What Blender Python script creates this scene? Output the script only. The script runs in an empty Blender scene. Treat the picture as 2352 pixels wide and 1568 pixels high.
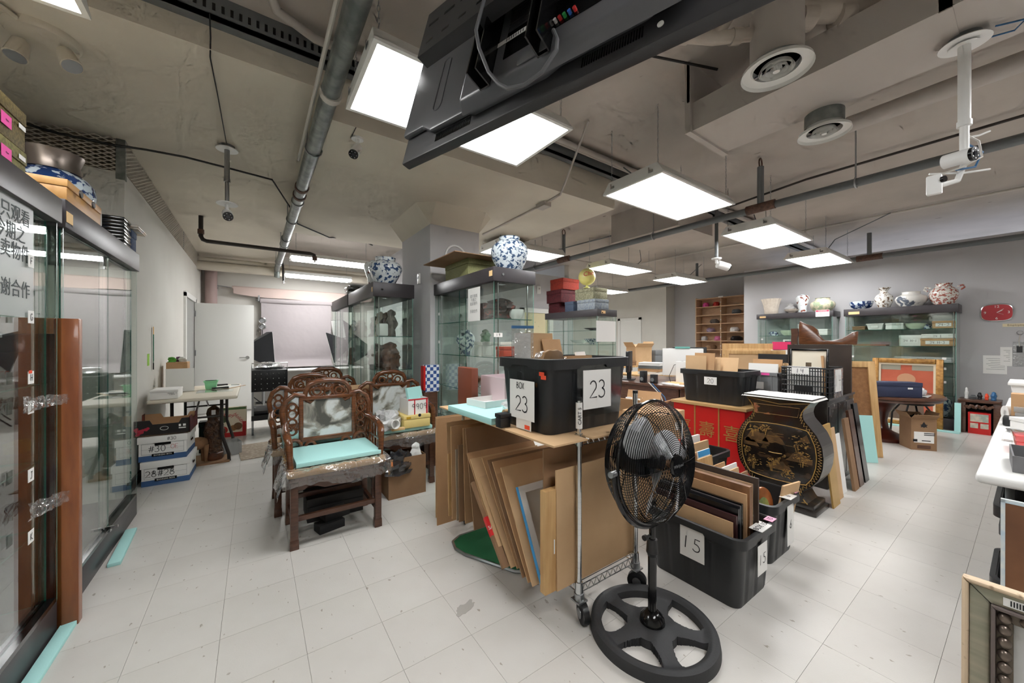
import bpy, bmesh, math, random
from mathutils import Vector, Matrix
SC = bpy.context.scene
COL = SC.collection
R = math.radians
random.seed(7)

# ------------------------------------------------------------------ camera, world, exposure
cam = bpy.data.objects.new('camera', bpy.data.cameras.new('camera'))
COL.objects.link(cam)
cam.data.sensor_width = 36.0
cam.data.lens = 842.0 / 2352.0 * 36.0
cam.data.clip_start = 0.02
cam.location = (0, 0, 1.305)
cam.rotation_euler = (R(90), 0, R(-35.1))
SC.camera = cam
world = bpy.data.worlds.new('world'); SC.world = world
world.use_nodes = True
world.node_tree.nodes['Background'].inputs[0].default_value = (0.8, 0.86, 1.0, 1)
world.node_tree.nodes['Background'].inputs[1].default_value = 1.2
SC.view_settings.view_transform = 'Standard'
SC.view_settings.look = 'None'
SC.view_settings.exposure = 0.72
SC.view_settings.gamma = 1.0
SC.view_settings.use_curve_mapping = False
SC.cycles.use_denoising = True
SC.cycles.transparent_max_bounces = 28
SC.cycles.max_bounces = 9
SC.cycles.diffuse_bounces = 4
SC.cycles.glossy_bounces = 4
SC.cycles.use_adaptive_sampling = True
SC.cycles.adaptive_threshold = 0.1
SC.cycles.adaptive_min_samples = 12
SC.cycles.sample_clamp_indirect = 8.0
LAMP = 11.0          # brightness of the troffer lenses

# ------------------------------------------------------------------ helpers
def lin(c):
    return tuple(((v/255)/12.92 if v <= 10 else ((v/255+0.055)/1.055)**2.4) for v in c[:3]) + (1,)

MATS = {}
def mat(name, col, rough=.55, metal=0, col2=None, scale=6, lo=.35, hi=.65, bump=0, bscale=80, stretch=None,
        coat=0, emit=0, spec=.5, rnd=0, detail=4, kind='noise', bdist=.01, fleck=None):
    if name in MATS: return MATS[name]
    m = bpy.data.materials.new(name); m.use_nodes = True
    nt = m.node_tree; N = nt.nodes; L = nt.links
    b = N['Principled BSDF']
    b.inputs['Base Color'].default_value = lin(col)
    b.inputs['Roughness'].default_value = rough
    b.inputs['Metallic'].default_value = metal
    b.inputs['Coat Weight'].default_value = coat
    b.inputs['Coat Roughness'].default_value = .08
    b.inputs['Specular IOR Level'].default_value = spec
    tc = mp = None
    def coords():
        nonlocal tc, mp
        if mp is None:
            tc = N.new('ShaderNodeTexCoord'); mp = N.new('ShaderNodeMapping')
            if stretch: mp.inputs['Scale'].default_value = stretch
            L.new(tc.outputs['Object'], mp.inputs[0])
        return mp.outputs[0]
    src = None
    if col2 is not None:
        if kind == 'wave':
            t = N.new('ShaderNodeTexWave'); t.inputs['Scale'].default_value = scale
            t.inputs['Distortion'].default_value = 6; t.inputs['Detail'].default_value = 3
            fac = t.outputs['Fac']
        elif kind == 'voronoi':
            t = N.new('ShaderNodeTexVoronoi'); t.inputs['Scale'].default_value = scale; fac = t.outputs['Distance']
        else:
            t = N.new('ShaderNodeTexNoise'); t.inputs['Scale'].default_value = scale; t.inputs['Detail'].default_value = detail
            fac = t.outputs['Fac']
        L.new(coords(), t.inputs['Vector'])
        mr = N.new('ShaderNodeMapRange'); mr.inputs[1].default_value = lo; mr.inputs[2].default_value = hi
        L.new(fac, mr.inputs[0])
        mx = N.new('ShaderNodeMix'); mx.data_type = 'RGBA'
        mx.inputs[6].default_value = lin(col); mx.inputs[7].default_value = lin(col2)
        L.new(mr.outputs[0], mx.inputs[0]); src = mx.outputs[2]
    if rnd:
        oi = N.new('ShaderNodeObjectInfo'); mr = N.new('ShaderNodeMapRange')
        mr.inputs[3].default_value = 1-rnd; mr.inputs[4].default_value = 1+rnd
        L.new(oi.outputs['Random'], mr.inputs[0])
        hs = N.new('ShaderNodeHueSaturation'); L.new(mr.outputs[0], hs.inputs['Value'])
        if src: L.new(src, hs.inputs['Color'])
        else: hs.inputs['Color'].default_value = lin(col)
        src = hs.outputs[0]
    if fleck:
        fc, fs, ft = fleck
        t3 = N.new('ShaderNodeTexNoise'); t3.inputs['Scale'].default_value = fs; t3.inputs['Detail'].default_value = 2
        ge = N.new('ShaderNodeNewGeometry'); m3 = N.new('ShaderNodeMapping'); m3.inputs['Scale'].default_value = (1, .45, 1)
        L.new(ge.outputs['Position'], m3.inputs[0]); L.new(m3.outputs[0], t3.inputs['Vector'])
        r3 = N.new('ShaderNodeMapRange'); r3.inputs[1].default_value = ft; r3.inputs[2].default_value = ft+.03; L.new(t3.outputs['Fac'], r3.inputs[0])
        x3 = N.new('ShaderNodeMix'); x3.data_type = 'RGBA'; x3.inputs[6].default_value = lin(col); x3.inputs[7].default_value = lin(fc)
        if src: L.new(src, x3.inputs[6])
        L.new(r3.outputs[0], x3.inputs[0]); src = x3.outputs[2]
    if src: L.new(src, b.inputs['Base Color'])
    if bump:
        t2 = N.new('ShaderNodeTexNoise'); t2.inputs['Scale'].default_value = bscale; t2.inputs['Detail'].default_value = 3
        L.new(coords(), t2.inputs['Vector'])
        bp = N.new('ShaderNodeBump'); bp.inputs['Strength'].default_value = bump; bp.inputs['Distance'].default_value = bdist
        L.new(t2.outputs['Fac'], bp.inputs['Height']); L.new(bp.outputs[0], b.inputs['Normal'])
    if emit:
        b.inputs['Emission Color'].default_value = lin(col); b.inputs['Emission Strength'].default_value = emit
    MATS[name] = m
    return m

def sheer(name, tint, gloss=(1, 1, 1), rough=0.0, fac=None, bump=0, bscale=30, haze=0, hazecol=(220, 220, 220), fscale=1.0, ior=1.5):
    """thin see-through sheet: transparent mixed with a reflection by Fresnel, plus an optional milky part"""
    if name in MATS: return MATS[name]
    m = bpy.data.materials.new(name); m.use_nodes = True
    nt = m.node_tree; N = nt.nodes; L = nt.links
    N.remove(N['Principled BSDF']); out = N['Material Output']
    tr = N.new('ShaderNodeBsdfTransparent'); tr.inputs[0].default_value = lin(tint)
    gl = N.new('ShaderNodeBsdfGlossy'); gl.inputs['Roughness'].default_value = rough
    gl.inputs['Color'].default_value = tuple(gloss) + (1,)
    base = tr.outputs[0]
    if haze:
        df = N.new('ShaderNodeBsdfDiffuse'); df.inputs[0].default_value = lin(hazecol)
        mh = N.new('ShaderNodeMixShader'); mh.inputs[0].default_value = haze
        L.new(base, mh.inputs[1]); L.new(df.outputs[0], mh.inputs[2]); base = mh.outputs[0]
    mx = N.new('ShaderNodeMixShader')
    fr = N.new('ShaderNodeFresnel'); ge = N.new('ShaderNodeNewGeometry')   # same reflectance from either side of the sheet
    io = N.new('ShaderNodeMapRange'); io.inputs[3].default_value = ior; io.inputs[4].default_value = 1/ior
    L.new(ge.outputs['Backfacing'], io.inputs[0]); L.new(io.outputs[0], fr.inputs[0])
    mu = N.new('ShaderNodeMath'); mu.operation = 'MULTIPLY'; mu.inputs[1].default_value = fscale; mu.use_clamp = True
    L.new(fr.outputs[0], mu.inputs[0]); L.new(mu.outputs[0], mx.inputs[0])
    L.new(base, mx.inputs[1]); L.new(gl.outputs[0], mx.inputs[2]); L.new(mx.outputs[0], out.inputs[0])
    if bump:
        tc = N.new('ShaderNodeTexCoord'); t2 = N.new('ShaderNodeTexNoise'); t2.inputs['Scale'].default_value = bscale
        L.new(tc.outputs['Object'], t2.inputs['Vector'])
        bp = N.new('ShaderNodeBump'); bp.inputs['Strength'].default_value = bump; bp.inputs['Distance'].default_value = .02
        L.new(t2.outputs['Fac'], bp.inputs['Height']); L.new(bp.outputs[0], gl.inputs['Normal']); L.new(bp.outputs[0], fr.inputs['Normal'])
    MATS[name] = m
    return m

class MB:
    def __init__(s, M=None):
        s.v = []; s.f = []; s.m = []; s.k = 0; s.M = M or Matrix.Identity(4)
    def at(s, loc=(0, 0, 0), rz=0, rx=0, ry=0):
        s.M = Matrix.Translation(loc) @ Matrix.Rotation(rz, 4, 'Z') @ Matrix.Rotation(ry, 4, 'Y') @ Matrix.Rotation(rx, 4, 'X'); return s
    def add(s, vs, fs):
        o = len(s.v); s.v += [tuple(s.M @ Vector(p)) for p in vs]
        s.f += [tuple(i+o for i in f) for f in fs]; s.m += [s.k]*len(fs); return s
    def box(s, x0, x1, y0, y1, z0, z1):
        return s.add([(x0,y0,z0),(x1,y0,z0),(x1,y1,z0),(x0,y1,z0),(x0,y0,z1),(x1,y0,z1),(x1,y1,z1),(x0,y1,z1)],
                     [(3,2,1,0),(4,5,6,7),(0,1,5,4),(1,2,6,5),(2,3,7,6),(3,0,4,7)])
    def cbox(s, c, d):
        return s.box(c[0]-d[0]/2, c[0]+d[0]/2, c[1]-d[1]/2, c[1]+d[1]/2, c[2]-d[2]/2, c[2]+d[2]/2)
    def taper(s, x0, x1, y0, y1, z0, z1, i):   # bottom inset by i
        return s.add([(x0+i,y0+i,z0),(x1-i,y0+i,z0),(x1-i,y1-i,z0),(x0+i,y1-i,z0),(x0,y0,z1),(x1,y0,z1),(x1,y1,z1),(x0,y1,z1)],
                     [(3,2,1,0),(4,5,6,7),(0,1,5,4),(1,2,6,5),(2,3,7,6),(3,0,4,7)])
    def cyl(s, a, b, r, r2=None, n=12, cap=True):
        a = Vector(a); b = Vector(b); r2 = r if r2 is None else r2
        d = (b-a).normalized(); u = d.orthogonal().normalized(); w = d.cross(u)
        vs = [a+(u*math.cos(t)+w*math.sin(t))*r for t in [2*math.pi*i/n for i in range(n)]]
        vs += [b+(u*math.cos(t)+w*math.sin(t))*r2 for t in [2*math.pi*i/n for i in range(n)]]
        fs = [(i, (i+1) % n, n+(i+1) % n, n+i) for i in range(n)]
        if cap: fs += [tuple(range(n-1, -1, -1)), tuple(range(n, 2*n))]
        return s.add(vs, fs)
    def tube(s, pts, r, n=8, closed=False, cap=True):
        P = [Vector(p) for p in pts]; m = len(P)
        rr = r if isinstance(r, (list, tuple)) else [r]*m
        T = []
        for i in range(m):
            a = P[(i-1) % m] if (closed or i > 0) else P[i]; b = P[(i+1) % m] if (closed or i < m-1) else P[i]
            T.append((b-a).normalized() if (b-a).length > 1e-9 else Vector((0, 0, 1)))
        u = T[0].orthogonal().normalized(); vs = []
        for i in range(m):
            u = (u - T[i]*u.dot(T[i]))
            u = u.normalized() if u.length > 1e-6 else T[i].orthogonal().normalized()
            w = T[i].cross(u)
            vs += [P[i]+(u*math.cos(2*math.pi*k/n)+w*math.sin(2*math.pi*k/n))*rr[i] for k in range(n)]
        fs = []
        for i in range(m if closed else m-1):
            j = (i+1) % m
            fs += [(i*n+k, i*n+(k+1) % n, j*n+(k+1) % n, j*n+k) for k in range(n)]
        if cap and not closed: fs += [tuple(range(n-1, -1, -1)), tuple(range((m-1)*n, m*n))]
        return s.add(vs, fs)
    def lathe(s, prof, n=24, c=(0, 0, 0), wave=0, wn=8, cap=True):
        vs = []; zm = max(p[1] for p in prof)
        for r, z in prof:
            for i in range(n):
                t = 2*math.pi*i/n; q = r*(1+wave*math.cos(wn*t)*(z/zm if wave else 0))
                vs.append((c[0]+q*math.cos(t), c[1]+q*math.sin(t), c[2]+z))
        fs = [(j*n+i, j*n+(i+1) % n, (j+1)*n+(i+1) % n, (j+1)*n+i) for j in range(len(prof)-1) for i in range(n)]
        if cap and prof[0][0] > 1e-4: fs.append(tuple(range(n-1, -1, -1)))
        if cap and prof[-1][0] > 1e-4: fs.append(tuple((len(prof)-1)*n+i for i in range(n)))
        return s.add(vs, fs)
    def prism(s, poly, a, b, ax='z'):          # polygon swept along an axis from a to b
        n = len(poly)
        def p(q, h):
            return {'z': (q[0], q[1], h), 'y': (q[0], h, q[1]), 'x': (h, q[0], q[1])}[ax]
        vs = [p(q, a) for q in poly] + [p(q, b) for q in poly]
        fs = [tuple(range(n-1, -1, -1)), tuple(range(n, 2*n))] + [(i, (i+1) % n, n+(i+1) % n, n+i) for i in range(n)]
        return s.add(vs, fs)
    def sphere(s, c, r, n=14, sc=(1, 1, 1)):
        m = n//2; prof = [(math.sin(math.pi*j/m), -math.cos(math.pi*j/m)) for j in range(m+1)]
        vs = []
        for q, z in prof:
            for i in range(n):
                t = 2*math.pi*i/n
                vs.append((c[0]+r*q*math.cos(t)*sc[0], c[1]+r*q*math.sin(t)*sc[1], c[2]+r*z*sc[2]))
        return s.add(vs, [(j*n+i, j*n+(i+1) % n, (j+1)*n+(i+1) % n, (j+1)*n+i) for j in range(m) for i in range(n)])
    def sheet(s, fn, nu, nv):
        vs = [fn(i/nu, j/nv) for j in range(nv+1) for i in range(nu+1)]
        return s.add(vs, [(j*(nu+1)+i, j*(nu+1)+i+1, (j+1)*(nu+1)+i+1, (j+1)*(nu+1)+i) for j in range(nv) for i in range(nu)])
    def mesh(s, name, mats, smooth=False, bev=0, bseg=2):
        me = bpy.data.meshes.new(name); me.from_pydata(s.v, [], s.f)
        mats = mats if isinstance(mats, (list, tuple)) else [mats]
        for m in mats: me.materials.append(m)
        me.polygons.foreach_set('material_index', s.m)
        bm = bmesh.new(); bm.from_mesh(me)
        bmesh.ops.recalc_face_normals(bm, faces=bm.faces)
        if bev:
            es = [e for e in bm.edges if len(e.link_faces) == 2 and e.calc_face_angle(0) > .5]
            bmesh.ops.bevel(bm, geom=es, offset=bev, segments=bseg, profile=.5, affect='EDGES', clamp_overlap=True)
        bm.to_mesh(me); bm.free()
        if smooth or bev:
            me.polygons.foreach_set('use_smooth', [True]*len(me.polygons)); me.set_sharp_from_angle(angle=R(38))
        me.update()
        return me
    def build(s, name, mats, parent=None, smooth=False, bev=0, loc=None, rot=None, bseg=2):
        return link(name, s.mesh(name, mats, smooth, bev, bseg), parent, loc, rot)

def link(name, me, parent=None, loc=None, rot=None):
    o = bpy.data.objects.new(name, me); COL.objects.link(o)
    if parent: o.parent = parent
    if loc: o.location = loc
    if rot: o.rotation_euler = rot
    return o
def tag(o, label=None, cat=None, group=None, kind=None):
    if label: o['label'] = label
    if cat: o['category'] = cat
    if group: o['group'] = group
    if kind: o['kind'] = kind
    return o
def thing(name, label, cat, loc=(0, 0, 0), rz=0, group=None, rot=None):
    o = bpy.data.objects.new(name, None); COL.objects.link(o); o.empty_display_size = .05
    o.location = loc; o.rotation_euler = rot or (0, 0, rz)
    return tag(o, label, cat, group)
def dup(root, loc=None, rz=None, label=None, skip=()):
    r = root.copy(); COL.objects.link(r)
    if loc: r.location = loc
    if rz is not None: r.rotation_euler = (0, 0, rz)
    if label: r['label'] = label
    for ch in list(root.children):
        if ch.name.split('.')[0] in skip: continue
        c = ch.copy(); COL.objects.link(c); c.parent = r
        for gch in list(ch.children):
            d = gch.copy(); COL.objects.link(d); d.parent = c
    return r
def struct(o): o['kind'] = 'structure'; return o

# handwriting as flat strokes, 1 unit tall
def arc(cx, cy, rx, ry, a0, a1, n=10):
    return [(cx+rx*math.cos(R(a0+(a1-a0)*i/n)), cy+ry*math.sin(R(a0+(a1-a0)*i/n))) for i in range(n+1)]
GL = {'0': [arc(.3, .5, .26, .5, 90, 450, 16)], '1': [[(.2, .98), (.12, 0)]],
      '2': [arc(.3, .7, .26, .28, 160, -40)+[(.02, .02), (.62, .04)]],
      '3': [arc(.26, .76, .24, .24, 150, -80)+arc(.26, .26, .28, .27, 80, -150)],
      '4': [[(.1, 1), (.05, .5), (.6, .52)], [(.5, 1), (.42, 0)]],
      '5': [[(.6, .98), (.2, .98), (.16, .58)]+arc(.26, .3, .3, .3, 100, -150)],
      '6': [[(.45, 1), (.14, .5)]+arc(.3, .26, .22, .25, 150, 510, 14)], '7': [[(.05, .95), (.55, .95), (.2, 0)]],
      '8': [arc(.3, .75, .2, .24, 90, 450, 12)+arc(.3, .26, .26, .26, 90, 450, 12)],
      '9': [arc(.3, .74, .22, .25, 0, 360, 12)+[(.5, .7), (.4, 0)]],
      '#': [[(.3, 1), (.15, 0)], [(.55, 1), (.4, 0)], [(.0, .66), (.7, .7)], [(.0, .32), (.66, .36)]],
      '-': [[(.1, .5), (.5, .52)]], ' ': [],
      'A': [[(0, 0), (.3, 1), (.6, 0)], [(.12, .35), (.5, .35)]], 'B': [[(.05, 0), (.08, 1)]+arc(.1, .76, .35, .23, 90, -90)+arc(.1, .27, .42, .27, 90, -90)],
      'C': [arc(.35, .5, .33, .5, 50, 310)], 'E': [[(.5, 1), (.05, 1), (.05, 0), (.5, 0)], [(.05, .5), (.4, .5)]],
      'F': [[(.55, 1), (.08, 1), (.05, 0)], [(.07, .52), (.42, .52)]], 'G': [arc(.35, .5, .33, .5, 50, 330)+[(.66, .42), (.4, .42)]],
      'H': [[(.05, 0), (.08, 1)], [(.55, 0), (.58, 1)], [(.06, .5), (.56, .5)]], 'I': [[(.1, 1), (.5, 1)], [(.3, 1), (.28, 0)], [(.08, 0), (.5, 0)]],
      'J': [[(.1, 1), (.6, 1)], [(.4, 1), (.38, .25)]+arc(.2, .2, .18, .2, 0, -160)], 'K': [[(.08, 1), (.05, 0)], [(.55, 1), (.08, .45), (.6, 0)]],
      'M': [[(0, 0), (.1, 1), (.35, .3), (.6, 1), (.7, 0)]], 'N': [[(0, 0), (.05, 1), (.5, 0), (.55, 1)]],
      'O': [arc(.33, .5, .32, .5, 90, 450, 16)], 'R': [[(.05, 0), (.08, 1)]+arc(.1, .75, .38, .25, 90, -90)+[(.55, 0)]],
      'S': [arc(.3, .74, .26, .25, 30, 270)+arc(.3, .25, .28, .25, 90, -150)], 'T': [[(0, 1), (.62, 1)], [(.31, 1), (.3, 0)]],
      'W': [[(0, 1), (.2, 0), (.38, .6), (.55, 0), (.75, 1)]], 'X': [[(0, 1), (.55, 0)], [(.55, 1), (0, 0)]],
      'l': [[(.1, 1), (.08, 0)]], '~': [[(0, .4), (.15, .7), (.3, .3), (.45, .65), (.6, .35), (.8, .6), (1, .4)]]}
def ink(txt, h, w=.1, sp=.74):
    """strokes lying in the XZ plane facing -Y, centred; returns an MB"""
    mb = MB(); x = 0; strokes = []
    for ch in txt:
        for st in GL.get(ch, []): strokes.append([(x+p[0], p[1]) for p in st])
        x += sp
    tot = x-sp+.6
    for st in strokes:
        n = len(st); L_ = []; R_ = []
        for i, p in enumerate(st):
            a = st[max(i-1, 0)]; b = st[min(i+1, n-1)]
            dx, dy = b[0]-a[0], b[1]-a[1]; q = math.hypot(dx, dy) or 1
            nx, ny = -dy/q*w/2, dx/q*w/2
            L_.append(((p[0]+nx-tot/2)*h, 0, (p[1]+ny-.5)*h)); R_.append(((p[0]-nx-tot/2)*h, 0, (p[1]-ny-.5)*h))
        mb.add(L_+R_, [(n+i, n+i+1, i+1, i) for i in range(n-1)])
    return mb
def print_text(name, body, size, m, parent, loc, rot=(R(90), 0, 0), align='CENTER', shear=0, ext=.0004):
    cu = bpy.data.curves.new(name, 'FONT'); cu.body = body; cu.size = size; cu.align_x = align; cu.align_y = 'CENTER'
    cu.extrude = ext; cu.shear = shear; cu.resolution_u = 3
    o = bpy.data.objects.new(name+'_tmp', cu); COL.objects.link(o)
    dg = bpy.context.evaluated_depsgraph_get(); me = bpy.data.meshes.new_from_object(o.evaluated_get(dg))
    bpy.data.objects.remove(o); bpy.data.curves.remove(cu)
    me.materials.clear(); me.materials.append(m)
    return link(name, me, parent, loc, rot)

# ------------------------------------------------------------------ materials
m_floor_slab = mat('floor_slab', (112, 104, 94), .9)
m_tile = mat('vinyl_tile', (206, 203, 198), .34, col2=(197, 193, 187), scale=2.6, lo=.3, hi=.7, bump=.05, bscale=160, rnd=.012, spec=.4, fleck=((160, 152, 142), 42, .70))
m_wall = mat('wall_offwhite', (214, 212, 205), .85, col2=(206, 203, 196), scale=1.2, bump=.03, bscale=200)
m_wallgrey = mat('wall_grey', (190, 189, 191), .85, col2=(184, 183, 185), scale=1.1, bump=.03, bscale=200)
m_ceil = mat('ceiling_paint', (190, 181, 172), .9, col2=(176, 168, 159), scale=1.4, bump=.12, bscale=25, fleck=((120, 110, 100), 9, .735))
m_ceil2 = mat('ceiling_paint_left', (214, 206, 190), .9, col2=(203, 195, 180), scale=1.4, bump=.1, bscale=25)
m_grime = mat('ceiling_scuff', (95, 84, 74), .95)
m_duct = mat('duct_paint', (182, 175, 168), .6, bump=.05, bscale=10)
m_galv = mat('galvanised_steel', (150, 155, 152), .38, metal=.75, col2=(118, 124, 122), scale=14)
m_greypipe = mat('painted_pipe_grey', (108, 112, 113), .5, bump=.04)
m_rust = mat('rusty_fitting', (110, 82, 68), .75, col2=(78, 58, 50), scale=30)
m_blackpipe = mat('black_pipe', (44, 38, 34), .5)
m_white = mat('white_enamel', (226, 226, 222), .4)
m_whiteplastic = mat('white_plastic', (232, 232, 230), .35)
m_black = mat('black_plastic', (24, 25, 27), .42, bump=.03, bscale=120)
m_blackgloss = mat('black_gloss', (14, 14, 15), .15)
m_dark = mat('charcoal_laminate', (58, 54, 57), .4, spec=.55)
m_chrome = mat('chrome', (205, 208, 210), .16, metal=1)
m_steel = mat('brushed_steel', (168, 170, 172), .3, metal=.9)
m_cable = mat('black_cable', (22, 22, 22), .5)
m_whitecable = mat('white_cable', (196, 192, 184), .6)
m_bluecable = mat('blue_cable', (52, 104, 150), .5)
m_paper = mat('paper', (232, 231, 228), .8)
m_ink = mat('marker_ink', (28, 28, 32), .7)
m_redink = mat('red_ink', (196, 60, 70), .7)
m_orange = mat('orange_sticker', (240, 84, 52), .6)
m_pink = mat('pink_note', (240, 90, 170), .6)
m_tan = mat('tan_label', (232, 196, 142), .7)
m_foam = mat('turquoise_foam', (172, 223, 220), .8, bump=.05, bscale=150)
m_card = mat('cardboard', (190, 152, 112), .85, col2=(180, 141, 101), scale=5, bump=.04, bscale=90, rnd=.06)
m_card2 = mat('cardboard_light', (204, 170, 130), .85, col2=(194, 160, 120), scale=4, rnd=.05)
m_card3 = mat('cardboard_dark', (150, 118, 88), .85, col2=(138, 106, 78), scale=4)
m_plywood = mat('plywood', (206, 168, 116), .7, col2=(186, 146, 94), scale=3, stretch=(12, 12, 1.2))
m_glass = sheer('cabinet_glass', (246, 250, 248), fscale=1.1)
m_glassedge = mat('glass_edge', (28, 92, 78), .12)
m_glasspale = mat('glass_edge_pale', (112, 158, 146), .2)
m_clear = sheer('clear_plastic', (240, 241, 241), fscale=2.2, rough=.08, bump=.9, bscale=26, haze=.12)
m_lens = mat('lamp_lens', (255, 255, 255), .5, emit=LAMP)
m_lens2 = mat('strip_lens', (255, 255, 255), .5, emit=LAMP*2.4)
m_wood = mat('rosewood', (110, 66, 38), .25, col2=(84, 48, 27), scale=5, stretch=(3, 3, 16), coat=.35)
m_wood2 = mat('rosewood_dark', (92, 60, 44), .32, col2=(74, 46, 33), scale=5, stretch=(3, 3, 14), coat=.2)
m_gold = mat('gold_paint', (176, 140, 78), .45, metal=.3)
m_red = mat('red_lacquer', (196, 30, 30), .35)

# ------------------------------------------------------------------ structure
def slab(name, x0, x1, y0, y1, z0, z1, m, parent=None):
    o = MB().box(x0, x1, y0, y1, z0, z1).build(name, m, parent)
    return o if parent else struct(o)

floor = slab('floor', -1.6, 12, -3.7, 12.2, -.12, -.004, m_floor_slab)
TS = .3048
cells = []
fx, fy = math.sin(R(35.1)), math.cos(R(35.1))
for i in range(-6, 40):
    for j in range(-14, 40):
        x = .181+i*TS; y = .524+j*TS
        if x < -1.4 or x > 11.7 or y < -3.4 or y > 11.7: continue
        cx, cy = x+TS/2, y+TS/2
        dpt = cx*fx+cy*fy; lat = cx*fy-cy*fx
        vis = dpt > 1.1 and abs(lat) < 1.5*dpt+.3
        if vis and (cx < -.75 and cy < 4.2): vis = False
        cells.append((0 if vis else 1, cx*cx+cy*cy, x, y))
cells.sort()
g_ = .0006
tme = MB().box(g_, TS-g_, g_, TS-g_, -.0042, 0).mesh('tile', m_tile)
for k, (v, d2, x, y) in enumerate(cells[:300]):
    link('tile', tme, floor, (x, y, 0))
rest = MB()
for v, d2, x, y in cells[300:]:
    rest.box(x+g_, x+TS-g_, y+g_, y+TS-g_, -.0042, 0)
o = rest.build('tile', m_tile, floor); o['kind'] = 'stuff'

CZ = 3.22      # high ceiling
LZ = 2.97      # lower slab over the left bay
slab('ceiling', -1.6, 12, -3.7, 12.2, CZ, CZ+.15, m_ceil)
slab('ceiling_lower_bay', -1.6, .43, 2.7, 9.9, LZ, CZ+.05, m_ceil2)
cap = slab('ceiling_drop_panel', .43, 3.33, 2.72, 5.85, 2.8, CZ+.05, m_ceil2)
slab('ceiling_drop_beam', 4.45, 5.32, 2.62, 3.7, 2.8, CZ+.05, m_ceil)
# strut channel and conduits along the step in the ceiling
st = MB().box(-1.2, 10.5, 2.60, 2.64, 3.10, 3.22).box(-1.2, 10.5, 2.6, 2.7, 3.10, 3.107)
st = st.build('strut_channel', m_greypipe); tag(st, 'grey slotted steel strut channel along the edge of the dropped ceiling', 'channel')
sl = MB()
for i in range(70): sl.box(-1.15+i*.04, -1.15+i*.04+.014, 2.598, 2.6005, 3.13, 3.17)
o = sl.build('slots', m_blackgloss, st); o['kind'] = 'stuff'
cc = MB()
cc.tube([(.9, 2.55, 3.16), (6, 2.55, 3.16), (10.4, 2.55, 3.16)], .014, 8)
tag(cc.build('conduit', m_duct, None, True), 'thin grey conduit running beside the strut channel under the ceiling', 'conduit')
# column and its flared capital
X0, X1, Y0, Y1 = 1.583, 2.2, 3.817, 4.75
col = MB().box(X0, X1, Y0, Y1, 0, 2.62).build('column', m_wallgrey); struct(col)
e = .17
cp = MB().add([(X0, Y0, 2.6), (X1, Y0, 2.6), (X1, Y1, 2.6), (X0, Y1, 2.6),
               (X0-e, Y0, 2.81), (X0, Y0-e, 2.81), (X1, Y0-e, 2.81), (X1+e, Y0, 2.81), (X1+e, Y1, 2.81), (X1, Y1+e, 2.81), (X0, Y1+e, 2.81), (X0-e, Y1, 2.81)],
              [(0, 5, 4), (0, 1, 6, 5), (1, 7, 6), (1, 2, 8, 7), (2, 9, 8), (2, 3, 10, 9), (3, 11, 10), (3, 0, 4, 11), (0, 3, 2, 1), (4, 5, 6, 7, 8, 9, 10, 11)])
cp.build('capital', m_ceil2, col)
# walls
WX = -.88; WY = 4.33
slab('wall_left', -1.6, WX, WY, 9.9, 0, 2.70, m_wall)
slab('wall_left_recess', -1.75, -1.45, -3.7, WY+.02, 0, CZ, m_wall)
slab('wall_back', -1.6, 2.7, 9.75, 9.95, 0, CZ, m_wall)
slab('wall_studio_right', 2.5, 2.7, 6.6, 9.75, 0, CZ, m_wallgrey)
slab('wall_partition', 2.7, 6.5, 6.6, 6.75, 0, 2.87, m_wallgrey)
slab('wall_far_left', 6.35, 6.5, 6.75, 12.1, 0, CZ, m_wall)
slab('wall_far_back', 6.35, 11.3, 12.0, 12.2, 0, CZ, m_wall)
slab('wall_far_right', 11.1, 11.9, 6.96, 12.0, 0, CZ, m_wall)
slab('wall_shelf_bay', 11.6, 11.9, 3.5, 6.96, 0, CZ, m_wallgrey)
slab('wall_right', 8.9, 9.1, -3.7, 3.7, 0, 2.87, m_wallgrey)
slab('wall_right_return', 9.1, 11.6, 3.55, 3.7, 0, 2.87, m_wallgrey)
slab('wall_front', -1.6, 11.9, -3.75, -3.6, 0, CZ, m_wall)
slab('wall_right_gap', 11.6, 11.9, -3.6, 3.55, 0, .6, m_wallgrey)
# expanded metal mesh over the left wall
msh = thing('expanded_metal_screen', 'diamond expanded metal screen between the left wall top and ceiling', 'metal screen', (WX, WY, 2.7)); msh['kind'] = 'structure'
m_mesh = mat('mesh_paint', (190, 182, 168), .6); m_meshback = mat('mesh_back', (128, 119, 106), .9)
def diamonds(mb, L, Hh, pitch, f, w):
    hh = pitch*.42; n = int(L/pitch)
    for r in range(-n, n+int(Hh/hh)+1):
        for sgn in (1, -1):
            pts = []
            x0, z0, x1, z1 = 0, r*hh, n*pitch, r*hh+sgn*n*hh
            t0, t1 = 0., 1.
            dz = z1-z0
            lo, hi = sorted([(0-z0)/dz, (Hh-z0)/dz])
            t0 = max(t0, lo); t1 = min(t1, hi)
            if t1-t0 < .01: continue
            a = (x0+(x1-x0)*t0, z0+dz*t0); b = (x0+(x1-x0)*t1, z0+dz*t1)
            mb.cyl(f(*a), f(*b), w, n=4, cap=False)
mb = MB(); diamonds(mb, 5.4, .27, .075, lambda a, z: (0.004, a, z), .005)
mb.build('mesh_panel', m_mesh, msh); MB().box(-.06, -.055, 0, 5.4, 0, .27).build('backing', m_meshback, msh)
mb = MB(); diamonds(mb, .7, .27, .075, lambda a, z: (-a-.05, -.004, z), .005)
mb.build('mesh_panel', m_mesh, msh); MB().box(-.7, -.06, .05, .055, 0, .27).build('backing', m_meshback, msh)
MB().box(-.05, .006, -.008, .04, -.06, .27).build('corner_post', m_galv, msh)
MB().box(-.01, .008, 3.05, 3.08, 0, .27).build('post', m_greypipe, msh)
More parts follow.
